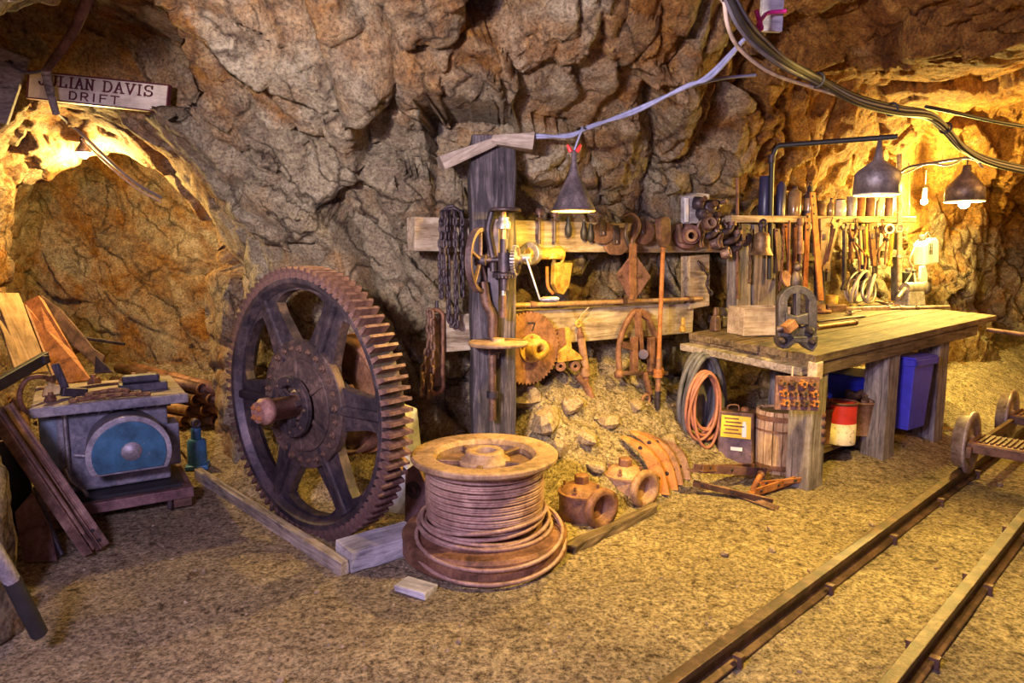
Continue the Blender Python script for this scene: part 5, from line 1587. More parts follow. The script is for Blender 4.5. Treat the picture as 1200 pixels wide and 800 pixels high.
# ------------------------------------------------------------------ far right end of the bench: conduit pole, white jug
t, L = hung('conduit_pole', 'pale upright conduit pole at the right end of the tool shelf', 'pole', 1054, 345, .16)
MB().cyl(L(1054, 180), L(1054, 350), .022).build('pole', 'beam', t)
MB().cyl(L(1065, 190), L(1065, 252), .008).build('side_wire', 'wire_pale', t)
for y in (215, 300):
    MB().lathe([(.03, -.015), (.03, .015)], L(1054, y), (0, 0, 1), 14).build('clamp', 'zinc', t)
t, L = hung('white_jug', 'white plastic jug with dark lettering hanging on the lit wall below the bare bulb', 'jug', 1085, 310, .06)
k_ = on_wall(1085, 300, .06).y / 800
flat(L, [(1076, 286), (1082, 280), (1091, 279), (1094, 283), (1094, 308), (1077, 311)], .12).build('body', 'white', t, .02)
MB().lathe([(4 * k_, 0), (4 * k_, 5 * k_), (3 * k_, 6 * k_)], L(1081, 281), (-.2, 0, 1), 16).build('cap', 'black', t)
MB().torus(L(1087, 277), (0, 1, 0), 4.5 * k_, .010, 18, 8).build('handle', 'black', t)
gly = MB()
for r_, wd_ in ((286, 3), (290, 3.5), (294, 3)):
    gly.beam(L(1089, r_, .072), L(1089 + wd_, r_, .072), .003, .016, (0, 1, 0))
for x in (1089, 1090.7, 1092.3):
    gly.beam(L(x, 285, .072), L(x, 298, .072), .003, .006, (0, 1, 0))
o = gly.build('lettering', 'black', t); o['kind'] = 'stuff'
t, L = hung('paper_towel', 'white rag and wire bundle hanging below the white jug', 'rag', 1080, 312, .10)
flat(L, [(1078, 312), (1083, 311), (1086, 322), (1085, 338), (1080, 338), (1077, 326)], .03).build('cloth', 'white', t, .01)
MB().tube([L(x, y, .02) for x, y in ((1072, 290), (1066, 305), (1070, 315), (1062, 330), (1052, 340))], .010, 7, smooth_n=4).build('strap', 'wire_pale', t)
# ------------------------------------------------------------------ under the bench
def floor_thing(name, label, cat, px, py, rot=0.0, group=None, dz=0.0):
    p = on_floor(px, py)
    for _ in range(4):
        p = on_floor(px, py, gz(p.x, p.y))
    return thing(name, label, cat, (p.x, p.y, p.z + dz), rot, group)
# tin with a yellow label
t = floor_thing('square_tin', 'square rusty tin with a yellow label and dark lower half, under the bench', 'tin', 862, 540, R(-24))
tb = MB()
w_, d_, h_, ch = .125, .085, .37, .03
vs = []
for z, k in ((0, 1.0), (h_, .92)):
    for x, y in ((-w_ + ch * .3, -d_), (w_ - ch * .3, -d_), (w_, -d_ + ch * .3), (w_, d_ - ch * .3), (w_ - ch * .3, d_), (-w_ + ch * .3, d_), (-w_, d_ - ch * .3), (-w_, -d_ + ch * .3)):
        vs.append((x * k, y * k, z))
tb.add(vs, [tuple(range(7, -1, -1)), tuple(range(8, 16))] + [(i, (i + 1) % 8, (i + 1) % 8 + 8, i + 8) for i in range(8)])
tb.build('tin_body', 'iron_rust', t, .006)
tilt = Matrix.Rotation(math.atan2(d_ * .08, h_) * -1, 4, 'X')
def on_tin(u0, u1, z0, z1, off):
    f = lambda z: 1 - .08 * z / h_
    return [(u0 * f(z0), -d_ * f(z0) - off, z0), (u1 * f(z0), -d_ * f(z0) - off, z0), (u1 * f(z1), -d_ * f(z1) - off, z1), (u0 * f(z1), -d_ * f(z1) - off, z1)]
def panel(mb, q, th):
    b = [(x, y + th, z) for x, y, z in q]
    mb.add(list(q) + b, [(0, 1, 2, 3), (7, 6, 5, 4), (0, 4, 5, 1), (1, 5, 6, 2), (2, 6, 7, 3), (3, 7, 4, 0)])
mb = MB(); panel(mb, on_tin(-.105, .105, .19, .345, .003), .003); lab = mb.build('paper_label', 'label_yellow', t)
mb = MB(); panel(mb, on_tin(-.112, .112, .02, .185, .003), .003); mb.build('dark_label', 'label_dark', t)
mb = MB()
for k in range(5):
    z = .33 - .026 * k
    panel(mb, on_tin(-.085 + .01 * (k % 2), .02 + .02 * ((k * 7) % 3), z - .010, z, .0045), .001)
o = mb.build('lettering', 'rust', t); o['kind'] = 'stuff'
mb = MB(); panel(mb, on_tin(.045, .075, .20, .29, .0045), .001); panel(mb, on_tin(.05, .07, .29, .31, .0045), .001); panel(mb, on_tin(-.03, .05, .10, .125, .0045), .001)
o = mb.build('printed_mark', 'white', t); o['kind'] = 'stuff'
MB().lathe([(.03, 0), (.03, .018), (.022, .024)], (.05, 0, h_), (0, 0, 1), 16).build('screw_cap', 'rust', t)
MB().tube([(-.07, 0, h_), (-.06, 0, h_ + .03), (0, 0, h_ + .035), (.01, 0, h_)], .006, 6, smooth_n=3).build('carry_handle', 'rust', t)
# keg
t = floor_thing('wooden_keg', 'small pale wooden keg half hidden behind the near bench leg', 'keg', 910, 549, .2)
kr, kh = .165, .43
MB().lathe([(kr * .86, .03), (kr * .86, kh - .03)], seg=32).build('keg_core', 'black', t)
stave = []
for k in range(16):
    a0, a1 = 2 * math.pi * (k + .04) / 16, 2 * math.pi * (k + .96) / 16
    mb = MB()
    vs = []
    for i in range(6):
        f = i / 5
        rr = kr * (.93 + .07 * math.sin(math.pi * f))
        for a, r in ((a0, rr), (a1, rr), (a1, rr - .02), (a0, rr - .02)):
            vs.append((r * math.cos(a), r * math.sin(a), kh * f))
    fs = []
    for i in range(5):
        for j in range(4):
            fs.append((i * 4 + j, i * 4 + (j + 1) % 4, i * 4 + 4 + (j + 1) % 4, i * 4 + 4 + j))
    fs += [(3, 2, 1, 0), (20, 21, 22, 23)]
    mb.add(vs, fs).build('stave', 'keg_wood', t, .002)
for z in (.045, .30, .385):
    rr = kr * (.93 + .07 * math.sin(math.pi * z / kh)) + .003
    MB().ring((0, 0, z), (0, 0, 1), rr + .003, rr - .003, .035 if z != .30 else .012, 32).build('hoop', 'rust', t)
MB().lathe([(kr * .84, 0), (kr * .84, .015)], (0, 0, kh - .03), (0, 0, 1), 28).build('lid', 'bench', t)
# hoses hung on the back left leg
hp = BM @ Vector((-.02, .80, 0))
def hose_coil(name, label, px, r, n, mat, rx, rz, top, off, wob):
    c = at(px, 300, hp.y + off)
    t = thing(name, label, 'hose', (c.x, c.y, top), R(15))
    for k in range(n):
        a, b = rx * (1 + rnd.uniform(-wob, wob)), rz * (1 + rnd.uniform(-wob, wob))
        dx = rnd.uniform(-.03, .03)
        pts = [(a * math.sin(u) * (1 + .10 * math.sin(u * .5)) + dx * (1 - math.cos(u)), -r * 2.2 * (k % 4) - .01 * math.sin(2 * u + k), -b + b * math.cos(u) + .01 * (k % 3)) for u in [2 * math.pi * q / 26 for q in range(26)]]
        MB().tube(pts, r, 8, True).build('hose_loop', mat, t)
    MB().cyl((0, .06, .0 - .015), (0, -.09, .0), .012).build('hang_peg', 'iron', t)
    return t
hose_coil('black_hose', 'thick black hose coiled long on a peg at the left end of the bench', 823, .019, 7, 'rubber_dusty', .125, .345, .80, .05, .10)
hose_coil('red_hose', 'faded red hose coiled over the black hose at the left end of the bench', 829, .011, 8, 'hose_red', .105, .235, .68, -.10, .13)
# scrap iron on the floor
def angle_iron(label, a, b, w, mat, roll, lift):
    pa, pb = on_floor(*a), on_floor(*b)
    pa = on_floor(*a, gz(pa.x, pa.y)); pb = on_floor(*b, gz(pb.x, pb.y))
    pa.z += lift; pb.z += lift
    d = pb - pa
    L_ = d.length
    t_ = .008
    prof = [(0, 0), (w, 0), (w, t_), (t_, t_), (t_, w), (0, w)]
    n = 6
    vs = [(x, y - w / 2, z) for x in (0, L_) for y, z in prof]
    fs = [(i, (i + 1) % n, (i + 1) % n + n, i + n) for i in range(n)] + [tuple(range(n - 1, -1, -1)), tuple(range(n, 2 * n))]
    t = thing('angle_iron', label, 'scrap iron', pa, d.to_track_quat('X', 'Z').to_matrix().to_euler(), 'scrap iron by the near bench leg')
    MB().add(vs, fs, Matrix.Rotation(roll, 4, 'X')).build('bar_profile', mat, t, .001)
    for f in (.12, .5, .85):
        MB().lathe([(.010, 0), (.010, .003), (.004, .004)], Matrix.Rotation(roll, 4, 'X') @ Vector((L_ * f, -w / 2 - .001, w * .55)), (0, -1, 0), 10).build('rivet', 'black', t)
angle_iron('topmost long rusty angle iron lying in front of the square tin', (808, 558), (893, 562), .055, 'rust_plum', .1, .035)
angle_iron('long dark angle iron slanting across the scrap heap to the bench leg', (812, 566), (905, 588), .05, 'iron_rust', .5, .0)
angle_iron('orange rusty angle iron pointing at the near bench leg', (880, 583), (932, 566), .055, 'rust_orange', .2, .02)
angle_iron('short rusty angle iron nearest to the viewer in the scrap heap', (860, 578), (912, 597), .045, 'iron_rust', .9, .0)
angle_iron('flat rusty angle iron at the back of the scrap heap below the keg', (820, 552), (880, 550), .045, 'rust', .0, .0)
angle_iron('thin orange angle iron on top of the scrap heap right end', (890, 576), (936, 572), .035, 'rust_orange', .3, .05)
t = floor_thing('bent_scrap', 'crooked rusty scrap piece poking up between the angle irons', 'scrap iron', 882, 574, .3, 'scrap iron by the near bench leg')
MB().tube([(0, 0, .0), (.02, -.02, .07), (.06, 0, .10)], .018, 7, smooth_n=3).build('bent_bar', 'rust_orange', t)
MB().lathe([(.026, -.01), (.026, .01)], (.06, 0, .10), (1, 0, .5), 8).build('bar_end', 'rust', t)
# bit board hung on the near leg
bb = at(936, 461, 4.03)
t = thing('bit_board', 'rusty plate carrying twelve rock drill bits, hung on the near bench leg', 'bit board', bb, (R(-6), R(3), R(6)))
MB().box((0, .02, 0), (.275, .02, .205)).build('plate', 'rust_plum', t, .003)
for i in range(3):
    for j in range(4):
        x, z = -.095 + .063 * j + .01 * (i - 1), .06 - .058 * i
        r = .024
        P = []
        for k in range(24):
            rr = r * (1.0 if k % 6 in (0, 1, 2) else .62)
            P.append((x + rr * math.cos(2 * math.pi * k / 24 + i), z + rr * math.sin(2 * math.pi * k / 24 + i)))
        b = MB().prism(P, .035, Matrix.Translation((0, -.005, 0))).build('drill_bit', ['rust', 'iron_rust', 'rust_orange'][(i * 5 + j * 7 + (i == 2)) % 3], t, .003)
        MB().lathe([(.009, 0), (.009, .006)], (x, -.022, z), (0, -1, 0), 10).build('bit_hole', 'black', b)
MB().cyl((-.03, .03, .10), (-.03, .03, .16), .005).build('hanger', 'wire_pale', t)
t = thing('coupling_string', 'short string of rusty couplings hanging on the right side of the near bench leg', 'couplings', at(961, 486, 4.33), .4)
for k in range(4):
    MB().lathe([(.018, -.022), (.034, -.016), (.034, .016), (.018, .022)], (.004 * k, 0, -.055 * k), (.15, .05, 1), 12).build('coupling', 'rust_plum', t)
MB().cyl((0, 0, .05), (.015, 0, -.19), .008).build('wire', 'iron', t)
# things on the low shelf
def shelf_pt(px, py):
    o = BI @ Vector((0, 0, HCAM)); d = BI.to_3x3() @ ray(px, py)
    tt = (SHZ + .05 * o.x - o.z) / (d.z - .05 * d.x)
    return BM @ (o + d * tt)
p = shelf_pt(984, 518); 
t = thing('paint_can', 'can with a red upper and speckled cream lower half, on the low bench shelf', 'can', p, .3)
MB().lathe([(.098, 0), (.10, .006), (.10, .15), (.096, .15)], seg=32).build('lower_wall', 'white_can', t)
MB().lathe([(.0995, .15), (.0995, .285)], seg=32).build('upper_wall', 'red_can', t)
MB().lathe([(.104, .283), (.104, .30), (.094, .30), (.094, .283)], seg=32, close=True).build('rim', 'rust', t)
MB().lathe([(.093, .27), (.09, .275)], seg=24).build('contents', 'rust', t)
def bucket(label, px, py, r0, r1, h, mat, fill):
    p = shelf_pt(px, py)
    t = thing('scrap_bucket', label, 'bucket', p, 0, 'rusty buckets under the bench')
    MB().lathe([(r0, 0), (r1, h), (r1 + .006, h), (r1 + .004, h - .012), (r1 - .006, h - .006), (r0 - .006, .01)], seg=28).build('bucket_wall', mat, t)
    MB().torus((0, 0, h), (0, 0, 1), r1, .006, 28, 8).build('rim', 'rust', t)
    mb = MB()
    for k in range(16):
        a, q = rnd.uniform(0, 6.28), rnd.uniform(0, r1 * .8)
        mb.box((q * math.cos(a), q * math.sin(a), h + rnd.uniform(-.02, .035) + .03 * (1 - q / r1)), (rnd.uniform(.03, .07), rnd.uniform(.03, .05), .035), (rnd.uniform(0, 3), rnd.uniform(0, 3), rnd.uniform(0, 3)), 1, .006)
    o = mb.build('scrap_pieces', fill, t); o['kind'] = 'stuff'
    return t
b1 = bucket('rusty bucket of scrap between the near leg and the red and cream can', 963, 517, .075, .09, .25, 'rust', 'rust')
b2 = bucket('tapered rusty bucket right of the red and cream can', 1006, 508, .075, .105, .25, 'tan_rust', 'iron_rust')
def bin_(name, label, px, py, rot, w0, d0, w1, d1, h, mat):
    p = shelf_pt(px, py)
    t = thing(name, label, 'bin', p, rot, 'blue bins under the bench')
    vs = []
    for z, w, d in ((0, w0, d0), (h, w1, d1), (h, w1 - .012, d1 - .012), (.02, w0 - .012, d0 - .012)):
        vs += [(-w, -d, z), (w, -d, z), (w, d, z), (-w, d, z)]
    fs = [(3, 2, 1, 0), (12, 13, 14, 15)]
    for k in range(3):
        for i in range(4):
            fs.append((k * 4 + i, k * 4 + (i + 1) % 4, k * 4 + 4 + (i + 1) % 4, k * 4 + 4 + i))
    MB().add(vs, fs).build('bin_body', mat, t, .012)
    rb = MB()
    for s in (-1, 1):
        rb = MB().box((0, s * (d1 + .01), h - .02), (w1 * 2 + .04, .02, .05))
        rb.build('rim_strip', mat, t, .006)
        MB().box((s * (w1 + .01), 0, h - .02), (.02, d1 * 2 + .04, .05)).build('rim_strip', mat, t, .006)
    MB().box((0, 0, h + .012), (w1 * 2 + .02, d1 * 2 + .02, .02)).build('lid', mat, t, .008)
    return t
t = bin_('blue_bin', 'tall blue plastic bin standing between the middle and far bench legs', 1054, 498, BROT, .125, .12, .155, .15, .53, 'bin')
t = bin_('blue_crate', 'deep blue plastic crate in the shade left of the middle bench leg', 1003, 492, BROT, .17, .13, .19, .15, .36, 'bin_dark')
t.location = BM @ Vector((.95, .62, .20)) if False else t.location
MB().tube([(-.10, -.165, .30), (-.08, -.175, .24), (-.08, -.175, .10)], .005, 6, smooth_n=3).build('handle_wire', 'wire_pale', t)

# ------------------------------------------------------------------ valves and shoe plates on the rubble slope
def valve(label, px, py, rot, mat):
    t = floor_thing('flanged_valve', label, 'valve', px, py, rot, 'flanged valve castings on the dirt')
    t.location += Vector((0, .10, -.01))
    MB().lathe([(.125, 0), (.13, .02), (.13, .15), (.12, .165), (.09, .20), (.04, .212)], seg=28).build('body', mat, t)
    MB().lathe([(.065, -.02), (.07, .12), (.112, .125), (.118, .135), (.118, .165), (.085, .17), (.072, .15), (.066, .02)], (0, -.02, .105), (0, -1, 0), 30, True, True).build('port_flange', mat, t)
    MB().lathe([(.066, 0), (.066, .004)], (0, -.07, .105), (0, -1, 0), 22).build('bore', 'black', t)
    MB().lathe([(.045, 0), (.045, .05), (.04, .055)], (.0, .0, .205), (0, 0, 1), 6, False).build('top_plug', 'rust', t, .003)
    MB().ring((0, 0, .155), (0, 0, 1), .138, .10, .02, 28).build('cover_flange', mat, t, .003)
    for k, a in enumerate((.6, 2.2, 3.6, 5.2)):
        MB().lathe([(.018, 0), (.018, .02), (.009, .022), (.009, .05)], (.10 * math.cos(a), .10 * math.sin(a), .165), (0, 0, 1), 6, False).build('stud', 'rust', t)
valve('flanged iron valve casting on the dirt nearest to the rope spool', 683, 612, R(37), 'rust')
valve('flanged iron valve casting on the dirt touching the curved plates', 735, 588, R(37), 'tan_rust')
def curved_plate(label, top, bot, w, th, mat, dback=0.0):
    pb = on_floor(*bot); pb = on_floor(*bot, gz(pb.x, pb.y))
    pt = at(top[0], top[1], pb.y + .26)
    pb = pb + Vector((0, dback, 0)); pt = pt + Vector((0, dback, 0))
    d = pt - pb
    t = thing('curved_plate', label, 'plate', pb, 0, 'curved rusty plates leaning on the rubble')
    n = 10
    side = Vector((1, -.35, 0)).normalized()
    out = Vector((.45, .0, .55)).normalized()
    vs = []
    for i in range(n + 1):
        f = i / n
        c = d * f + out * (.07 * math.sin(math.pi * f))
        ww = w * (1 - .25 * f ** 2) * (1 if i < n else .6)
        for sx, sy in ((-1, -1), (1, -1), (1, 1), (-1, 1)):
            vs.append(c + side * (ww / 2 * sx) + Vector((.3, 1, .2)).normalized() * (th / 2 * sy))
    fs = [(0, 1, 2, 3)[::-1], tuple(n * 4 + k for k in range(4))]
    for i in range(n):
        for k in range(4):
            fs.append((i * 4 + k, i * 4 + (k + 1) % 4, i * 4 + 4 + (k + 1) % 4, i * 4 + 4 + k))
    MB().add(vs, fs).build('shoe_plate', mat, t, .006)
    for f in (2, 7):
        q_ = sum((vs[f * 4 + k] for k in (0, 1)), Vector()) / 2
        MB().lathe([(.014, 0), (.014, .008)], q_, (-.3, -1, -.1), 10).build('rivet', 'iron', t)
curved_plate('leftmost curved rusty plate leaning beside the second valve', (732, 513), (777, 580), .10, .035, 'rust_orange', .03)
curved_plate('second curved rusty plate from the left, overlapping the first', (744, 508), (789, 577), .10, .035, 'rust_orange', .07)
curved_plate('third curved rusty plate from the left in the leaning row', (755, 511), (797, 573), .095, .035, 'rust', .10)
curved_plate('rightmost curved plate, darkest of the leaning row', (770, 520), (806, 569), .12, .035, 'rust_plum', .15)
a_, b_ = on_floor(668, 640, .04), on_floor(766, 592, .04)
plank('timber_strip', 'long split old timber strip lying below the two valve castings', 'timber', a_ + Vector((0, .02, -.03)), b_ + Vector((0, .02, -.02)), .06, .05, 'bench', None, .014, .008)
t = floor_thing('leaning_grate', 'rusty flat plate standing on edge behind the left side of the rope spool', 'plate', 482, 612, R(-30))
MB().prism([(-.04, 0), (.10, 0), (.11, .25), (.05, .36), (-.03, .30)], .02).build('plate_body', 'rust_plum', t, .004)
MB().ring((.03, -.012, .2), (0, 1, 0), .05, .02, .012, 20).build('boss', 'iron', t)

# ------------------------------------------------------------------ machine at the left
MC, MROT = Vector((-2.46, 4.10, 0)), R(33)
mach = thing('engine_set', 'dusty grey engine set with teal drum cover on a skid left of the big gear', 'machine', (MC.x, MC.y, .02), MROT)
MB().box((0, 0, .655), (.76, .72, .035)).build('top_plate', 'engine_top', mach, .006)
MB().box((0, -.355, .64), (.78, .025, .055)).build('plate_lip', 'engine', mach, .006)
MB().box((0, .0, .105), (.70, .66, .02)).build('under_shade', 'black', mach)  # black sheet standing in for the shade under the drum
MB().box((0, .05, .37), (.58, .50, .50)).build('housing', 'engine', mach, .012)
MB().box((0, -.205, .60), (.62, .02, .05)).build('louvre_strip', 'black', mach)
for k in range(9):
    MB().box((-.24 + .06 * k, -.22, .60), (.012, .02, .05), (0, .3, 0)).build('louvre_slat', 'engine', mach)
half = [(.06 + .205 * math.cos(R(a)), .375 + .205 * math.sin(R(a))) for a in range(-30, 211, 8)]
MB().prism(half, .24, Matrix.Translation((0, -.32, 0))).build('drum', 'engine', mach, .01)
halfb = [(.06 + .215 * math.cos(R(a)), .375 + .215 * math.sin(R(a))) for a in range(-30, 211, 8)]
MB().prism(halfb, .04, Matrix.Translation((0, -.445, 0))).build('drum_band', 'zinc', mach, .006)
half = [(.06 + .185 * math.cos(R(a)), .375 + .185 * math.sin(R(a))) for a in range(-30, 211, 8)]
dc = MB().prism(half, .03, Matrix.Translation((0, -.465, 0))).build('drum_cover', 'teal', mach, .008)
MB().lathe([(.055, 0), (.05, .008), (.0, .010)], (.07, -.478, .39), (0, -1, 0), 24).build('center_disc', 'zinc', dc)
MB().box((-.31, -.13, .42), (.10, .14, .36)).build('side_panel', 'teal_grey', mach, .008)
MB().cyl((-.235, -.23, .25), (-.235, -.23, .62), .012).build('conduit', 'steel', mach)
MB().tube([(-.25, -.24, .28), (-.22, -.27, .20), (-.17, -.29, .15), (-.15, -.29, .08)], .012, 8, smooth_n=4).build('hose', 'steel', mach)
MB().tube([(-.20, -.23, .35), (-.14, -.25, .33), (-.12, -.25, .22)], .012, 8, smooth_n=4).build('hose', 'zinc', mach)
MB().box((.30, -.10, .33), (.10, .2, .26)).build('side_box', 'engine', mach, .008)
for k in range(4):
    inst('bolt', bolt_me, mach, TR((-.365, -.19, .25 + .1 * k), (0, 0, R(-90)), .014))
for y in (-.42, .30):
    MB().box((.0, y, .085), (.76, .05, .06)).build('skid_beam', 'rust_plum', mach, .004)
for x in (-.355, .355):
    MB().box((x, -.06, .085), (.05, .72, .055)).build('skid_beam', 'rust_plum', mach, .004)
for x, y in ((-.31, -.40), (.32, -.40), (-.31, .28), (.32, .28)):
    MB().box((x, y, .03), (.10, .06, .06)).build('foot', 'iron_rust', mach, .004)
    MB().cyl((x - .07, y - .02, .0), (x - .07, y - .02, .06), .015).build('foot_bolt', 'iron', mach)
MZ = mach.location.z + .672
MMI = mach.matrix_basis
def on_mach(px, py):
    p = on_floor(px, py, MZ)
    return p
# things lying on the machine
t = thing('steel_jaw_block', 'dark purple steel jaw block lying on the right of the engine plate', 'block', on_mach(168, 457), MROT)
MB().box((0, 0, .025), (.26, .10, .05)).build('base_block', 'vise_iron', t, .006)
MB().box((-.01, 0, .075), (.20, .075, .05)).build('upper_block', 'vise_iron', t, .015)
t = thing('coarse_chain', 'heap of coarse rusty chain along the front of the engine plate', 'chain', on_mach(130, 466), MROT)
for k, (ax, bx) in enumerate((((-.20, -.05, .012), (.18, -.05, .012)), ((-.17, .0, .012), (.14, .02, .015)), ((-.12, -.03, .035), (.10, -.02, .035)))):
    chain(t, [ax, ((ax[0] + bx[0]) / 2, ax[1] + rnd.uniform(-.03, .03), ax[2] + .01), bx], .05, 'rust' if k != 1 else 'iron_rust')
t = thing('hand_sledge', 'short dark hand sledge standing head down on the left of the engine plate', 'hammer', on_mach(80, 466), MROT)
MB().beam((0, 0, .02), (-.05, .02, .20), .04, .045, (0, 1, 0)).build('handle', 'timber_z', t, .008)
MB().box((.03, 0, .03), (.13, .05, .05), (0, .2, .3)).build('head', 'iron', t, .006)
t = thing('curved_bar', 'thin dark curved bar across the middle of the engine plate', 'bar', on_mach(105, 459), MROT)
MB().tube([(-.12, -.03, .02), (-.02, .0, .03), (.10, .07, .025), (.24, .10, .02)], .011, 8, smooth_n=4).build('bar_body', 'iron_rust', t)
MB().lathe([(.018, -.02), (.018, .02)], (-.12, -.03, .02), (1, .2, 0), 10).build('bar_end', 'iron', t)
for k, (px, py, s, m_, lb) in enumerate([(62, 462, .08, 'yellow_wood', 'pale wood chunk at the left end of the engine plate'), (60, 470, .05, 'rust', 'small rusty nut block at the front left of the engine plate'), (157, 446, .05, 'tan_rust', 'small tan fitting behind the jaw block on the engine plate'),
                                           (175, 445, .05, 'tan_rust', 'small tan fitting at the back right of the engine plate'), (110, 450, .06, 'rust', 'rusty lump behind the curved bar on the engine plate'), (145, 449, .045, 'rust', 'small rusty lump in the back row of the engine plate')]):
    t = thing('metal_lump' if k else 'wood_chunk', lb, 'scrap', on_mach(px, py), MROT + k)
    MB().box((0, 0, s * .35), (s * 1.3, s, s * .7), None, .7, .006).build('lump_body', m_, t, .008)
    MB().lathe([(s * .3, 0), (s * .25, s * .4)], (0, 0, s * .65), (0, 0, 1), 8).build('lump_top', m_, t)
t = thing('flat_tool_strip', 'thin flat strip lying along the left edge of the engine plate', 'strip', on_mach(62, 455), MROT + R(10))
MB().box((0, 0, .008), (.14, .03, .014)).build('strip_body', 'tan_rust', t, .002)
MB().lathe([(.008, 0), (.008, .006)], (.05, 0, .015), (0, 0, 1), 10).build('strip_rivet', 'iron', t)
t = thing('bent_copper_hose', 'bent copper coloured hose arching off the left end of the engine', 'hose', at(40, 470, 3.75), 0)
iv = t.matrix_basis.inverted()
MB().tube([iv @ at(x, y, 3.75 + d) for x, y, d in ((60, 443, .1), (44, 441, 0), (30, 446, -.05), (23, 462, -.05), (27, 478, -.03), (41, 489, 0.05))], .014, 8, smooth_n=5).build('hose_run', 'rust', t)
MB().lathe([(.02, -.02), (.02, .02)], iv @ at(60, 443, 3.85), (1, 0, 0), 12).build('hose_end', 'iron_rust', t)
t = thing('dark_stove_body', 'sooty black rounded tank standing left of the engine set', 'tank', (-2.98, 3.72, gz(-2.98, 3.72)), .3)
MB().lathe([(.20, 0), (.22, .05), (.22, .50), (.17, .58), (.05, .60)], seg=24).build('tank_body', 'black', t)
MB().torus((0, 0, .5), (0, 0, 1), .22, .012, 28, 8).build('tank_band', 'iron_rust', t)
MB().cyl((.05, 0, .58), (.05, 0, .68), .03).build('neck', 'iron', t)

# blue bottle jack
t = floor_thing('bottle_jack', 'blue painted bottle jack standing on the dirt between the engine and the gear', 'jack', 232, 548, .3)
t.scale = (1.15, 1.15, 1.15)
MB().box((0, 0, .015), (.13, .13, .03)).build('base', 'blue_jack', t, .006)
MB().lathe([(.055, 0), (.058, .02), (.055, .14), (.045, .155)], (0, 0, .03), (0, 0, 1), 22).build('body', 'blue_jack', t)
MB().lathe([(.028, .18), (.03, .19), (.03, .25), (.022, .26)], seg=18).build('ram', 'blue_jack', t)
MB().lathe([(.012, -.03), (.028, -.03), (.028, .03), (.012, .03)], (0, 0, .285), (.4, -1, 0), 18, True, True).build('eye', 'iron', t)
t2 = floor_thing('thin_air_hose', 'thin dark hose curling from the engine to the blue jack', 'hose', 222, 545, 0)
MB().tube([(-.12, -.05, .14), (-.06, -.02, .12), (-.02, .0, .05), (.02, -.03, .012), (.14, -.07, .01)], .008, 7, smooth_n=4).build('hose_run', 'rust', t2)
MB().lathe([(.012, -.015), (.012, .015)], (.14, -.07, .012), (1, 0, 0), 10).build('hose_end', 'iron', t2)
t = floor_thing('timber_stub', 'short upright orange timber stub behind the blue jack', 'timber', 250, 540, .4)
t.location += Vector((.03, .30, 0))
MB().box((0, 0, .20), (.07, .06, .42), (.0, .18, 0)).build('stub_body', 'yellow_wood', t, .006)
MB().box((.05, -.02, .10), (.10, .05, .03)).build('cross_piece', 'yellow_wood', t, .004)

# planks and sheets leaning at the drift mouth
def leaning(name, label, cat, foot, top, Yf, Yt, w, th, mat, extra=None):
    a, b = at(foot[0], foot[1], Yf), at(top[0], top[1], Yt)
    return plank(name, label, cat, a, b, w, th, mat, 'boards leaning by the drift mouth', .004, .005)
leaning('leaning_plank', 'pale yellow plank with a slot leaning at the left edge of the drift', 'plank', (42, 440), (8, 345), 4.3, 4.75, .14, .04, 'yellow_wood_x')
leaning('leaning_plank', 'narrow pale plank leaning behind the slotted plank at the far left', 'plank', (24, 440), (2, 372), 4.2, 4.6, .05, .04, 'yellow_wood_x')
a, b = at(88, 448, 4.4), at(36, 350, 4.85)
t = thing('rusty_sheet', 'wide orange rusty sheet leaning behind the engine in the drift mouth', 'sheet', a, 0)
dd = b - a
u_ = Vector((1, -.15, .0)).normalized()
def sheet(t, pts, th, mat, name):
    nrm = (pts[1] - pts[0]).cross(pts[2] - pts[0]).normalized() * th
    n = len(pts)
    vs = pts + [p + nrm for p in pts]
    fs = [tuple(range(n - 1, -1, -1)), tuple(range(n, 2 * n))] + [(i, (i + 1) % n, (i + 1) % n + n, i + n) for i in range(n)]
    return MB().add(vs, fs).build(name, mat, t, .003)
iv = t.matrix_basis.inverted()
sheet(t, [iv @ at(66, 452, 4.35), iv @ at(108, 446, 4.35), iv @ at(88, 415, 4.55), iv @ at(52, 352, 4.85), iv @ at(46, 347, 4.85), iv @ at(28, 356, 4.85)], .012, 'rust_orange', 'sheet_body')
MB().beam(iv @ at(30, 358, 4.82), iv @ at(66, 450, 4.33), .015, .02).build('folded_edge', 'rust', t, .002)
t = thing('scraper_blade', 'dark curved iron blade leaning behind the orange rusty sheet', 'blade', at(115, 438, 4.6), 0)
iv = t.matrix_basis.inverted()
sheet(t, [iv @ at(x, y, 4.6 + (438 - y) * .004) for x, y in ((118, 438), (124, 418), (112, 410), (98, 392), (75, 366), (50, 347), (47, 352), (56, 370), (82, 402), (108, 425))], .02, 'iron_rust', 'blade_body')
MB().cyl(iv @ at(98, 396, 4.75), iv @ at(146, 403, 5.0), .012).build('handle_rod', 'iron', t)
sheet(t, [iv @ at(112, 416, 4.6), iv @ at(132, 436, 4.55), iv @ at(110, 437, 4.55)], .02, 'iron', 'gusset')
a, b = on_mach(55, 452), at(22, 428, 4.0)
t = thing('dark_board', 'dark narrow board sticking up left behind the engine plate', 'board', at(0, 448, 3.9), 0)
iv = t.matrix_basis.inverted()
MB().beam(iv @ at(-10, 455, 3.8), iv @ at(55, 418, 4.25), .04, .07).build('board_body', 'black', t, .005)
MB().box(iv @ at(50, 421, 4.2), (.06, .05, .05)).build('end_block', 'iron', t, .004)

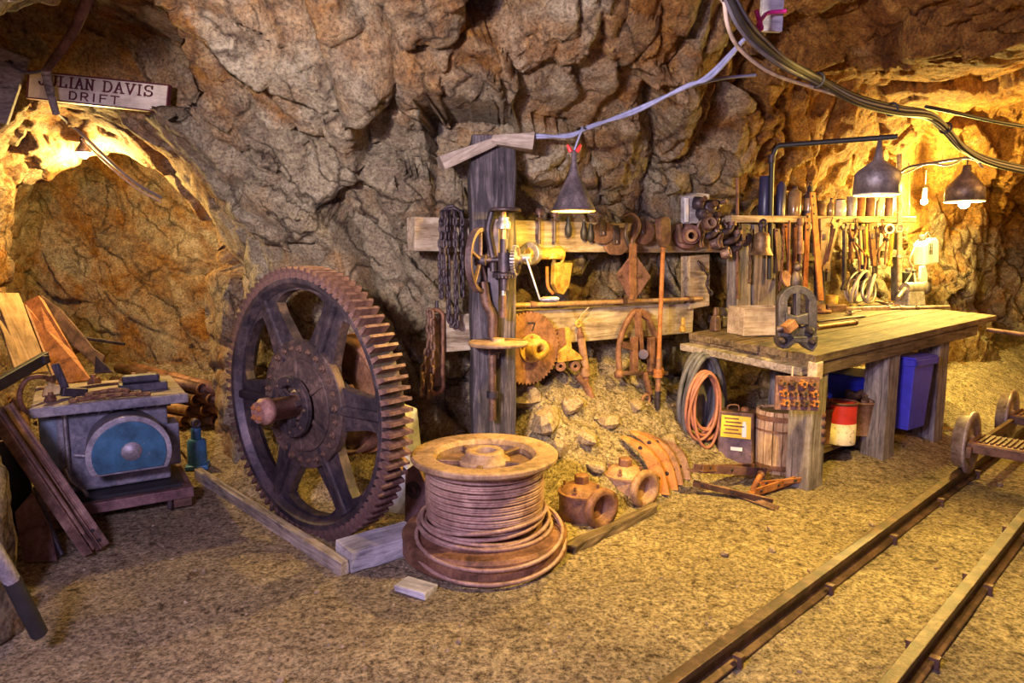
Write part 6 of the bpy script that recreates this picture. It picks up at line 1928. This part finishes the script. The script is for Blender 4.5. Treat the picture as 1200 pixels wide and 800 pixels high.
# pipe stack in the drift
pi_ = 0
words2 = ['bottom left', 'bottom second', 'bottom third', 'bottom right', 'middle left', 'middle second', 'middle third', 'middle right', 'upper left', 'upper middle', 'upper right', 'topmost', 'far topmost', 'loose front']
for row, cnt in enumerate((4, 4, 3, 2, 1)):
    for k in range(cnt):
        if pi_ >= 14: break
        base = Vector((-2.62 + .115 * k + .05 * row, 5.35 + .02 * k, gz(-2.5, 5.4) + .055 + .088 * row))
        if row == 4:
            base = Vector((-2.72, 5.15, gz(-2.7, 5.2) + .05))
        t = thing('iron_pipe', words2[pi_] + ' rusty pipe of the stack inside the drift, open end showing', 'pipe', base, 0, 'rusty pipes stacked in the drift')
        dpipe = Vector((-1.0, .55, .03 * row)).normalized()
        MB().lathe([(.034, 0), (.046, 0), (.046, 1.1), (.034, 1.1)], (0, 0, 0), dpipe, 16, True, True).build('pipe_wall', ['rust', 'tan_rust', 'iron_rust'][pi_ % 3], t)
        MB().ring(dpipe * .004, dpipe, .048, .034, .012, 16).build('pipe_lip', 'rust', t)
        pi_ += 1
# old rails and plates leaning at the left edge
def lean_rail(label, foot, top, Yt, mat='rust_old', s=.62, roll=1.0):
    a = on_floor(*foot); a.z = gz(a.x, a.y) + .03
    b = at(top[0], top[1], Yt)
    d = b - a
    t = thing('leaning_rail', label, 'rail', a, (d.to_track_quat('X', 'Z').to_matrix() @ Matrix.Rotation(roll, 3, 'X')).to_euler(), 'old rails leaning at the left edge')
    prof = [(-.045, 0), (.045, 0), (.045, .010), (.010, .020), (.008, .058), (.024, .066), (.024, .090), (-.024, .090), (-.024, .066), (-.008, .058), (-.010, .020), (-.045, .010)]
    n = len(prof)
    vs = [(x, y * s, z * s) for x in (0, d.length) for y, z in prof]
    fs = [(i, i + n, (i + 1) % n + n, (i + 1) % n) for i in range(n)] + [tuple(range(n)), tuple(range(2 * n - 1, n - 1, -1))]
    MB().add(vs, fs).build('rail_bar', mat, t, .003)
    for f in (.05, .12):
        MB().lathe([(.009, -.012), (.009, .012)], (d.length * f, 0, .04 * s), (0, 1, 0), 10).build('bolt_hole_plug', 'black', t)
lean_rail('front old rail leaning from the floor up to the left edge of the picture', (103, 656), (-14, 480), 3.05)
lean_rail('second old rail leaning just behind the front one at the left edge', (116, 650), (0, 478), 3.25)
t = floor_thing('rusty_plate', 'flat rusty plate leaning under the old rails at the left edge', 'plate', 44, 660, 0)
sheet(t, [Vector((-.06, 0, 0)), Vector((.09, .02, 0)), Vector((.01, .10, .16)), Vector((-.12, .18, .30)), Vector((-.16, .1, .22))], .015, 'rust_plum', 'plate_body')
MB().tube([Vector((.09, .05, .02)), Vector((.0, .1, .16)), Vector((-.12, .2, .32))], .014, 8).build('edge_pipe', 'iron', t)
t = thing('near_pipe', 'pale and black pipe propped against the near left boulder', 'pipe', at(58, 745, 2.35), 0)
iv = t.matrix_basis.inverted()
MB().cyl(iv @ at(-10, 640, 2.2), iv @ at(14, 680, 2.25), .026, seg=16).build('pale_sleeve', 'zinc', t)
MB().cyl(iv @ at(13, 678, 2.25), iv @ at(46, 742, 2.35), .028, seg=16).build('black_pipe', 'black', t)

# iron rod poking in at the right
t = thing('hand_rail', 'thin iron rail poking in at the right edge above the cart', 'rail', at(1240, 470, 5.6), 0)
iv = t.matrix_basis.inverted()
MB().cyl(iv @ at(1156, 386, 5.9), iv @ at(1260, 400, 5.5), .018).build('rail_pipe', 'rust_plum', t)
q_ = iv @ at(1245, 398, 5.56)
MB().cyl((q_.x, q_.y, q_.z), (q_.x, q_.y, -t.location.z), .022).build('stanchion', 'rust_plum', t)
# ------------------------------------------------------------------ lamps, cables, sign
def tip(x, y, Y):
    return at(x, y, Y)
def cable(name, label, pts, r, mat, cat='cable', n=6, group=None):
    W_ = [at(*p) for p in pts]
    t = thing(name, label, cat, W_[0], 0, group)
    return t, [w - W_[0] for w in W_]
# cone lamp over the valves
lp = at(672, 247, 3.88)
t = thing('cone_lamp', 'dark cone shaped tin lamp shade hanging left of the hook block', 'lamp', lp, 0)
k_ = 3.88 / 800
MB().lathe([(25.5 * k_, 0), (25 * k_, 1.2 * k_), (8 * k_, 38 * k_), (3.5 * k_, 44 * k_), (3 * k_, 66 * k_), (1.5 * k_, 68 * k_), (1.5 * k_, 66 * k_), (7 * k_, 37 * k_), (23.8 * k_, 1.2 * k_), (24.5 * k_, 0)], seg=40, close=True).build('shade', 'shade', t)
MB().torus((0, 0, 0), (0, 0, 1), 25.3 * k_, .004, 40, 8).build('shade_rim', 'brass', t)
MB().ball((0, 0, 9 * k_), .03, 14).build('bulb', 'bulb', t)
MB().cyl((0, 0, 12 * k_), (0, 0, 30 * k_), .016).build('socket', 'black', t)
for s in (-1, 1):
    MB().lathe([(.012, 0), (.012, .02), (.007, .045)], (s * 3.5 * k_, 0, 66 * k_), (s * .5, 0, 1), 10).build('wire_nut', 'red', t)
MB().tube([(0, 0, 66 * k_), (3 * k_, 0, 76 * k_), (9 * k_, .0, 92 * k_), (10 * k_, .1, 97 * k_)], .006, 7, smooth_n=4).build('drop_wire', 'wire_blue', t)
point_light('cone_lamp_light', lp + Vector((0, 0, .015)), E_CONE, AMBER, 0.03)
# bell lamps over the bench
def bell_lamp(label, px, py, Y, w, watts, hang, col, tall=True):
    p = at(px, py, Y)
    t = thing('bell_lamp', label, 'lamp', p, 0, 'bell shaped lamps over the bench')
    k = Y / 800
    r = w / 2 * k
    prof = [(r, 0), (r * .97, r * .92), (r * .88, r * 1.05), (r * .24, r * 1.55), (r * .20, r * 1.7), (r * .06, r * 2.55)] if tall else [(r, 0), (r * .97, r * .72), (r * .92, r * .80), (r * .30, r * 1.55), (r * .24, r * 1.62), (r * .20, r * 2.0)]
    MB().lathe(prof + [(max(x - .006, .004), z - .008) for x, z in prof[::-1]][:-1] + [(r - .005, 0)], seg=40, close=True).build('shade', 'zinc' if tall else 'shade', t)
    MB().torus((0, 0, 0), (0, 0, 1), r * .98, .005, 40, 8).build('shade_rim', 'shade_in', t)
    MB().ball((0, 0, r * .30 if tall else -r * .10), r * .30, 16).build('bulb', 'bulb', t)
    MB().cyl((0, 0, r * .2), (0, 0, r * 1.2), r * .15).build('socket', 'black', t)
    MB().cyl((0, 0, r * (2.5 if tall else 1.95)), (0, 0, r * 2.55 + hang), .007, seg=8).build('hanging_stem', 'iron', t)
    point_light('bell_lamp_light', p + Vector((0, 0, -.03 if tall else -r * .5)), watts, col, 0.05)
    return t
b1_ = bell_lamp('larger dark bell lamp with an orange spot hanging from the iron bracket pipe', 1027, 228, 5.25, 50, E_BELL1, .02, WARM)
k5 = 5.25 / 800
MB().lathe([(5 * k5, 0), (5 * k5, .004)], (-13 * k5, -.153 + .035, 13 * k5), (-.62, -1, 0), 18).build('orange_spot', 'rust_orange', b1_)
b2_ = bell_lamp('smaller bell lamp at the far right with its bulb glaring below the shade', 1130, 236, 5.8, 41, E_BELL2, .05, (1.0, .70, .12), False)
# bare bulb
bp_ = at(1083, 236, 6.85)
t = thing('bare_bulb', 'small bare bulb hanging in front of the lit rock beside the jug', 'bulb', bp_, 0)
MB().ball((0, 0, 0), .034, 14).build('bulb', 'bulb', t)
MB().cyl((0, 0, .02), (0, 0, .13), .024).build('socket', 'black', t)
MB().cyl((0, 0, .12), (0, 0, .30), .005, seg=6).build('cord', 'wire', t)
point_light('bare_bulb_light', bp_ + Vector((-.03, -.07, 0)), E_BARE, (1.0, .80, .22), 0.035)
# iron bracket pipe
w0 = on_wall(905, 255, .12); w1 = on_wall(905, 171, .12)
e = at(1052, 160, 5.2)
t = thing('bracket_pipe', 'dark bent iron pipe rising behind the shelf and reaching out to the larger bell lamp', 'pipe', w0, 0)
pts = [Vector((0, 0, -.5)), w1 - w0 + Vector((0, 0, -.10)), w1 - w0 + Vector((.02, -.01, -.03)), (w1 - w0) + (e - w1) * .06, e - w0]
MB().tube(pts, .020, 10).build('pipe_run', 'black', t)
MB().lathe([(.028, -.03), (.028, .03)], pts[1], (0, 0, 1), 12).build('elbow_collar', 'iron', t)
# drift lamp
dl = at(98, 179, 5.05)
t = thing('drift_lamp', 'small shaded lamp glaring at the top of the drift mouth', 'lamp', dl, 0)
k_ = 4.95 / 800
MB().lathe([(9 * k_, 0), (8 * k_, 4 * k_), (3.5 * k_, 10 * k_), (2.5 * k_, 14 * k_), (2.2 * k_, 14 * k_), (3.0 * k_, 9 * k_), (7.4 * k_, 3 * k_), (8.5 * k_, 0)], seg=28, close=True).build('shade', 'shade', t)
MB().ball((0, 0, -.01), .032, 14).build('bulb', 'bulb', t)
MB().cyl((0, 0, 8 * k_), (0, 0, 22 * k_), .018).build('socket', 'black', t)
point_light('drift_lamp_light', dl + Vector((.02, .06, -.10)), E_DRIFT, (1.0, .68, .22), 0.035)
t, P = cable('drift_cable', 'dark cable slanting down right from the drift lamp across the drift mouth', [(60, 125, 4.7), (78, 142, 4.85), (97, 158, 4.95), (130, 190, 5.0), (160, 215, 5.05), (190, 232, 5.1)], .01, 'wire')
MB().tube(P, .012, 7, smooth_n=6).build('cable_run', 'wire', t)
MB().tube([p + Vector((.0, -.02, -.03 - .03 * (i == 4))) for i, p in enumerate(P[2:])], .007, 6, smooth_n=6).build('cable_run', 'wire_pale', t)

# sign
s0 = at(116, 108, 4.28)
sgn = thing('drift_sign', 'cream board sign lettered in dark red above the drift mouth', 'sign', s0, (R(4), 0, 0))
sgn.rotation_euler = (R(-4), R(6.5), R(-4))
SW, SH_ = 164 * 4.28 / 800, 30 * 4.28 / 800
MB().box((0, 0, 0), (SW, .025, SH_)).build('board', 'sign_wood', sgn, .002)
fr_ = .008
for z in (-1, 1):
    MB().box((0, -.003, z * SH_ / 2), (SW + .012, .032, fr_)).build('frame_strip', 'letter', sgn)
    MB().box((z * SW / 2, -.003, 0), (fr_, .032, SH_)).build('frame_strip', 'letter', sgn)
def arc(cx, cy, rx, ry, a0, a1, n=8):
    return [(cx + rx * math.cos(R(a0 + (a1 - a0) * i / n)), cy + ry * math.sin(R(a0 + (a1 - a0) * i / n))) for i in range(n + 1)]
GL = {  # stroke letters in a unit box: serifed capitals
    'J': [[(.72, 1), (.72, .28)] , arc(.42, .28, .30, .28, 0, -180), [(.5, 1), (.94, 1)]],
    'U': [[(.15, 1), (.15, .35)], arc(.5, .35, .35, .35, 180, 360), [(.85, .35), (.85, 1)], [(0, 1), (.32, 1)], [(.68, 1), (1, 1)]],
    'L': [[(.22, 1), (.22, 0)], [(0, 0), (.95, 0), (.95, .25)], [(0, 1), (.45, 1)]],
    'I': [[(.5, 0), (.5, 1)], [(.2, 0), (.8, 0)], [(.2, 1), (.8, 1)]],
    'A': [[(.1, 0), (.5, 1), (.9, 0)], [(.26, .36), (.74, .36)], [(-.04, 0), (.28, 0)], [(.72, 0), (1.04, 0)]],
    'N': [[(.14, 0), (.14, 1), (.86, 0), (.86, 1)], [(-.02, 0), (.32, 0)], [(-.04, 1), (.2, 1)], [(.68, 1), (1.02, 1)]],
    'D': [[(.16, 0), (.16, 1)], [(0, 1), (.5, 1)] + arc(.5, .5, .45, .5, 90, -90) + [(0, 0)]],
    'V': [[(.08, 1), (.5, 0), (.92, 1)], [(-.06, 1), (.26, 1)], [(.74, 1), (1.06, 1)]],
    'S': [arc(.5, .74, .38, .26, 20, 270, 12) + arc(.5, .25, .40, .25, 90, -160, 12), [(.88, .74), (.88, .98)], [(.1, .0), (.1, .26)]],
    'R': [[(.1, 0), (.1, 1), (.6, 1)] + arc(.6, .74, .28, .26, 90, -90) + [(.1, .48)], [(.5, .48), (.92, 0)]],
    'F': [[(.12, 0), (.12, 1), (.92, 1)], [(.12, .52), (.75, .52)]],
    'T': [[(.5, 0), (.5, 1)], [(.02, 1), (.98, 1)]],
    'r_I': [[(.5, 0), (.5, 1)]], 'r_D': [[(.1, 0), (.1, 1), (.5, 1)] + arc(.5, .5, .42, .5, 90, -90) + [(.1, 0)]],
}
def letters(text, x, z, w, h, gap, sw, plain=False):
    for ch in text:
        if ch == ' ':
            x += w * .55
            continue
        g = GL.get('r_' + ch if plain and 'r_' + ch in GL else ch)
        ww = w * (.5 if ch == 'I' else 1)
        mb = MB()
        for st in g:
            for a, b in zip(st, st[1:]):
                A, B = Vector((x + a[0] * ww, -.0155, z + a[1] * h)), Vector((x + b[0] * ww, -.0155, z + b[1] * h))
                dd_ = (B - A)
                if dd_.length < 1e-5: continue
                e_ = dd_.normalized() * sw * .4
                thick = sw * (1.5 if abs(dd_.z) > abs(dd_.x) and not plain else .9)
                mb.beam(A - e_, B + e_, .006, thick, (0, 1, 0))
        mb.build('letter', 'letter', sgn)
        x += ww + gap
letters('JULIAN', -.372, .004, .050, .060, .0145, .0095)
letters('DAVIS', .035, .004, .056, .060, .015, .0095)
letters('DRIFT', -.175, -.062, .050, .044, .022, .008, True)
# split branch and loose wire in front of the sign
t, P = cable('split_branch', 'grey split branch hanging down over the left end of the sign', [(106, -8, 3.9), (84, 40, 4.0), (54, 82, 4.1), (58, 104, 4.15), (66, 134, 4.2)], .02, 'timber_z', 'branch')
MB().tube(P[:3], .030, 8, r_end=.022, smooth_n=5).build('upper_limb', 'rust_plum', t)
MB().tube(P[2:], .028, 8, r_end=.020, smooth_n=5).build('lower_limb', 'timber_x', t)
MB().tube([P[2] + Vector((.0, 0, .0)), at(30, 85, 4.1) - t.location, at(6, 72, 4.1) - t.location], .008, 6, smooth_n=4).build('twig_wire', 'wire', t)
t, P = cable('plank_stub', 'dark plank stub wedged at the top left corner left of the sign', [(-10, 140, 4.1), (16, 62, 4.15)], .02, 'timber_z', 'plank')
MB().beam(P[0], P[1], .05, .16).build('plank_body', 'timber_x', t, .006)
MB().cyl(P[1] + Vector((0, -.04, -.06)), P[1] + Vector((0, .02, -.06)), .010).build('nail', 'iron', t)

# blue cable to the cone lamp
t, P = cable('lamp_cable', 'bluish twin cable draped along the ceiling down to the cone lamp and post', [(590, 159, 4.15), (625, 161, 4.15), (665, 158, 4.05), (690, 150, 3.95), (740, 130, 3.75), (800, 104, 3.6), (830, 88, 3.5), (872, 46, 3.3)], .01, 'wire_blue')
MB().tube(P, .010, 7, smooth_n=6).build('cable_run', 'wire_blue', t)
MB().tube([p + Vector((.012, -.012, .012 * (1 if i % 2 else -1))) for i, p in enumerate(P)], .009, 7, smooth_n=6).build('cable_run', 'wire_blue', t)
MB().tube([P[5], at(845, 92, 3.65) - t.location, at(885, 88, 3.75) - t.location], .008, 6, smooth_n=5).build('cable_branch', 'wire_blue', t)
# heavy cable bundle
bundle = [(848, -12, 2.75), (864, 22, 2.85), (886, 46, 3.0), (920, 73, 3.2), (958, 94, 3.45), (1000, 117, 3.7), (1045, 128, 4.0), (1085, 133, 4.3), (1108, 150, 4.5), (1130, 175, 4.75), (1160, 190, 5.0), (1215, 202, 5.3)]
t, P = cable('cable_bundle', 'thick bundle of dark cables sagging along the ceiling to the right edge', bundle, .02, 'wire')
for k in range(7):
    a = 2 * math.pi * k / 7
    off = Vector((.022 * math.cos(a), .012 * math.sin(a), .022 * math.sin(a)))
    pts = [p + off * (1 + .5 * math.sin(i * 1.3 + k)) for i, p in enumerate(P)]
    MB().tube(pts, .010 if k % 3 else .014, 7, smooth_n=6).build('cable_strand', ['wire', 'black', 'wire', 'wire_pale', 'black', 'wire', 'black'][k], t)
pts = [p + Vector((-.06 * math.sin(math.pi * i / 5), 0, -.05 * math.sin(math.pi * min(i, 5) / 5))) for i, p in enumerate(P[:6])]
MB().tube(pts, .009, 7, smooth_n=6).build('cable_strand', 'wire_pale', t)
for i in (4, 6, 8):
    MB().torus(P[i], P[i + 1] - P[i], .034, .006, 16, 6).build('tie_band', 'black', t)
t, P = cable('branch_cable', 'single dark cable leaving the bundle straight to the right edge', [(1085, 125, 4.3), (1120, 132, 4.4), (1165, 142, 4.6), (1212, 150, 4.8)], .01, 'wire')
MB().tube(P, .012, 7, smooth_n=5).build('cable_run', 'black', t)
t, P = cable('bulb_cable', 'loose wires strung from the pole past the bare bulb to the bundle', [(1052, 205, 6.4), (1064, 196, 6.2), (1085, 192, 6.0), (1110, 188, 5.7), (1135, 185, 5.3), (1150, 190, 5.1)], .01, 'wire')
MB().tube(P, .012, 7, smooth_n=5).build('cable_run', 'wire', t)
MB().tube([p + Vector((0, -.02, -.04 * (i % 2))) for i, p in enumerate(P)], .008, 6, smooth_n=5).build('cable_run', 'wire_pale', t)
# board with a magenta tie holding the bundle
t = thing('cable_board', 'pale board at the top edge tied to the cable bundle with magenta cord', 'board', at(907, 10, 3.15), R(6))
MB().box((0, .02, .04), (.10, .03, .26), (.05, 0, 0), 1, .002).build('board_body', 'grey_wood', t, .004)
iv = t.matrix_basis.inverted()
MB().tube([iv @ at(*p) for p in ((887, 32, 3.0), (893, 22, 3.05), (901, 15, 3.1), (921, 13, 3.1))], .009, 7, smooth_n=4).build('tie_cord', 'magenta', t)
MB().tube([iv @ at(*p) for p in ((882, 32, 2.98), (892, 35, 3.0), (889, 22, 3.03), (886, 12, 3.02))], .010, 7, smooth_n=4).build('tie_cord', 'magenta', t)

# ------------------------------------------------------------------ loose stones
def stone_mesh(seed):
    r_ = random.Random(seed)
    mb = MB().ball((0, 0, 0), 1.0, 10, (1, .8, .62))
    out = []
    for v in mb.v:
        n_ = Vector(v)
        for s_ in range(5):
            ax = Vector((r_.uniform(-1, 1), r_.uniform(-1, 1), r_.uniform(-1, 1))).normalized()
        out.append(n_)
    cuts = [(Vector((r_.uniform(-1, 1), r_.uniform(-1, 1), r_.uniform(-1, 1))).normalized(), r_.uniform(.45, .7)) for _ in range(9)]
    vs = []
    for n_ in out:
        for ax, dcut in cuts:
            e_ = n_.dot(ax) - dcut
            if e_ > 0:
                n_ = n_ - ax * e_
        vs.append(tuple(n_))
    mb.v = vs
    mb.sm = [False] * len(mb.f)
    return bake('stone', mb, M['stone'])
stones = [stone_mesh(s) for s in range(5)]
def put_stone(x, y, s, label, group, name='loose_stone'):
    o = bpy.data.objects.new(name, stones[rnd.randrange(5)])
    COL.objects.link(o)
    o.location = (x, y, gz(x, y) + s * .30)
    o.rotation_euler = (rnd.uniform(-.4, .4), rnd.uniform(-.4, .4), rnd.uniform(0, 6.28))
    o.scale = (s, s, s)
    tag(o, label, 'stone', group)
big = [(612, 470, .16, 'largest stone on the rubble slope just right of the timber post'), (640, 500, .15, 'flat stone above the right rim of the rope spool'), (668, 480, .11, 'stone on the slope below the jointed valve rod'),
       (690, 520, .10, 'stone on the slope above the first valve casting'), (712, 500, .09, 'stone on the slope between the two valve castings'), (655, 530, .10, 'brownish stone low on the slope beside the spool'),
       (745, 480, .08, 'stone on the slope under the A shaped frame'), (700, 555, .08, 'stone lying between the first valve and the spool'), (785, 520, .07, 'stone left of the black hose'), (845, 470, .09, 'stone on the slope behind the square tin')]
for px, py, s, lb in big:
    # follow the sight line down to the slope
    d = ray(px, py); hitp = None
    for k in range(300):
        p = Vector((0, 0, HCAM)) + d * (2.6 + .01 * k)
        if p.z < gz(p.x, p.y):
            hitp = p; break
    if hitp:
        put_stone(hitp.x, hitp.y, s, lb, 'stones on the rubble slope')
n_small = 0
while n_small < 70:
    x, y = rnd.uniform(-2.4, 4.2), rnd.uniform(2.2, 5.6)
    k = (x - RL0.x) * RNOR.x + (y - RL0.y) * RNOR.y
    if poly_sdf(np.array([x]), np.array([y]), WALLPOLY)[0] > -.25 or (abs(k) < .1) or (x + .14) ** 2 + (y - 3.38) ** 2 < .3:
        continue
    put_stone(x, y, rnd.choice((.008, .010, .013, .018, .03)), 'small loose pebble scattered on the trodden dirt floor', 'pebbles scattered on the floor', 'pebble')
    n_small += 1
# gravel: nobody could count it
gr = MB()
base = [Vector(v) for v in stones[0].vertices[0:0]] if False else None
for k in range(1500):
    x, y = rnd.uniform(-2.3, 3.4), rnd.uniform(2.1, 5.4)
    tl = float(talus(np.array([x]), np.array([y]))[0]) if k % 3 else 0
    if k % 3 and tl < .02:
        continue
    if poly_sdf(np.array([x]), np.array([y]), WALLPOLY)[0] > -.1:
        continue
    s = rnd.uniform(.005, .012) * (2.2 if tl > .02 else 1)
    gr.add([(x + rnd.uniform(.6, 1.2) * s, y, 0), (x, y + rnd.uniform(.6, 1.2) * s, 0), (x - rnd.uniform(.6, 1.2) * s, y, 0), (x, y - rnd.uniform(.6, 1.2) * s, 0), (x + rnd.uniform(-.4, .4) * s, y, s * .9), (x, y, -s * .5)],
           [(0, 1, 4), (1, 2, 4), (2, 3, 4), (3, 0, 4), (1, 0, 5), (2, 1, 5), (3, 2, 5), (0, 3, 5)])
zz = ground(np.array([v[0] for v in gr.v[4::6]]), np.array([v[1] for v in gr.v[4::6]]))
gr.v = [(v[0], v[1], v[2] + zz[i // 6]) for i, v in enumerate(gr.v)]
o = gr.build('loose_gravel', 'stone', None)
tag(o, 'fine loose gravel strewn over the dirt floor and slopes', 'gravel', None, 'stuff')
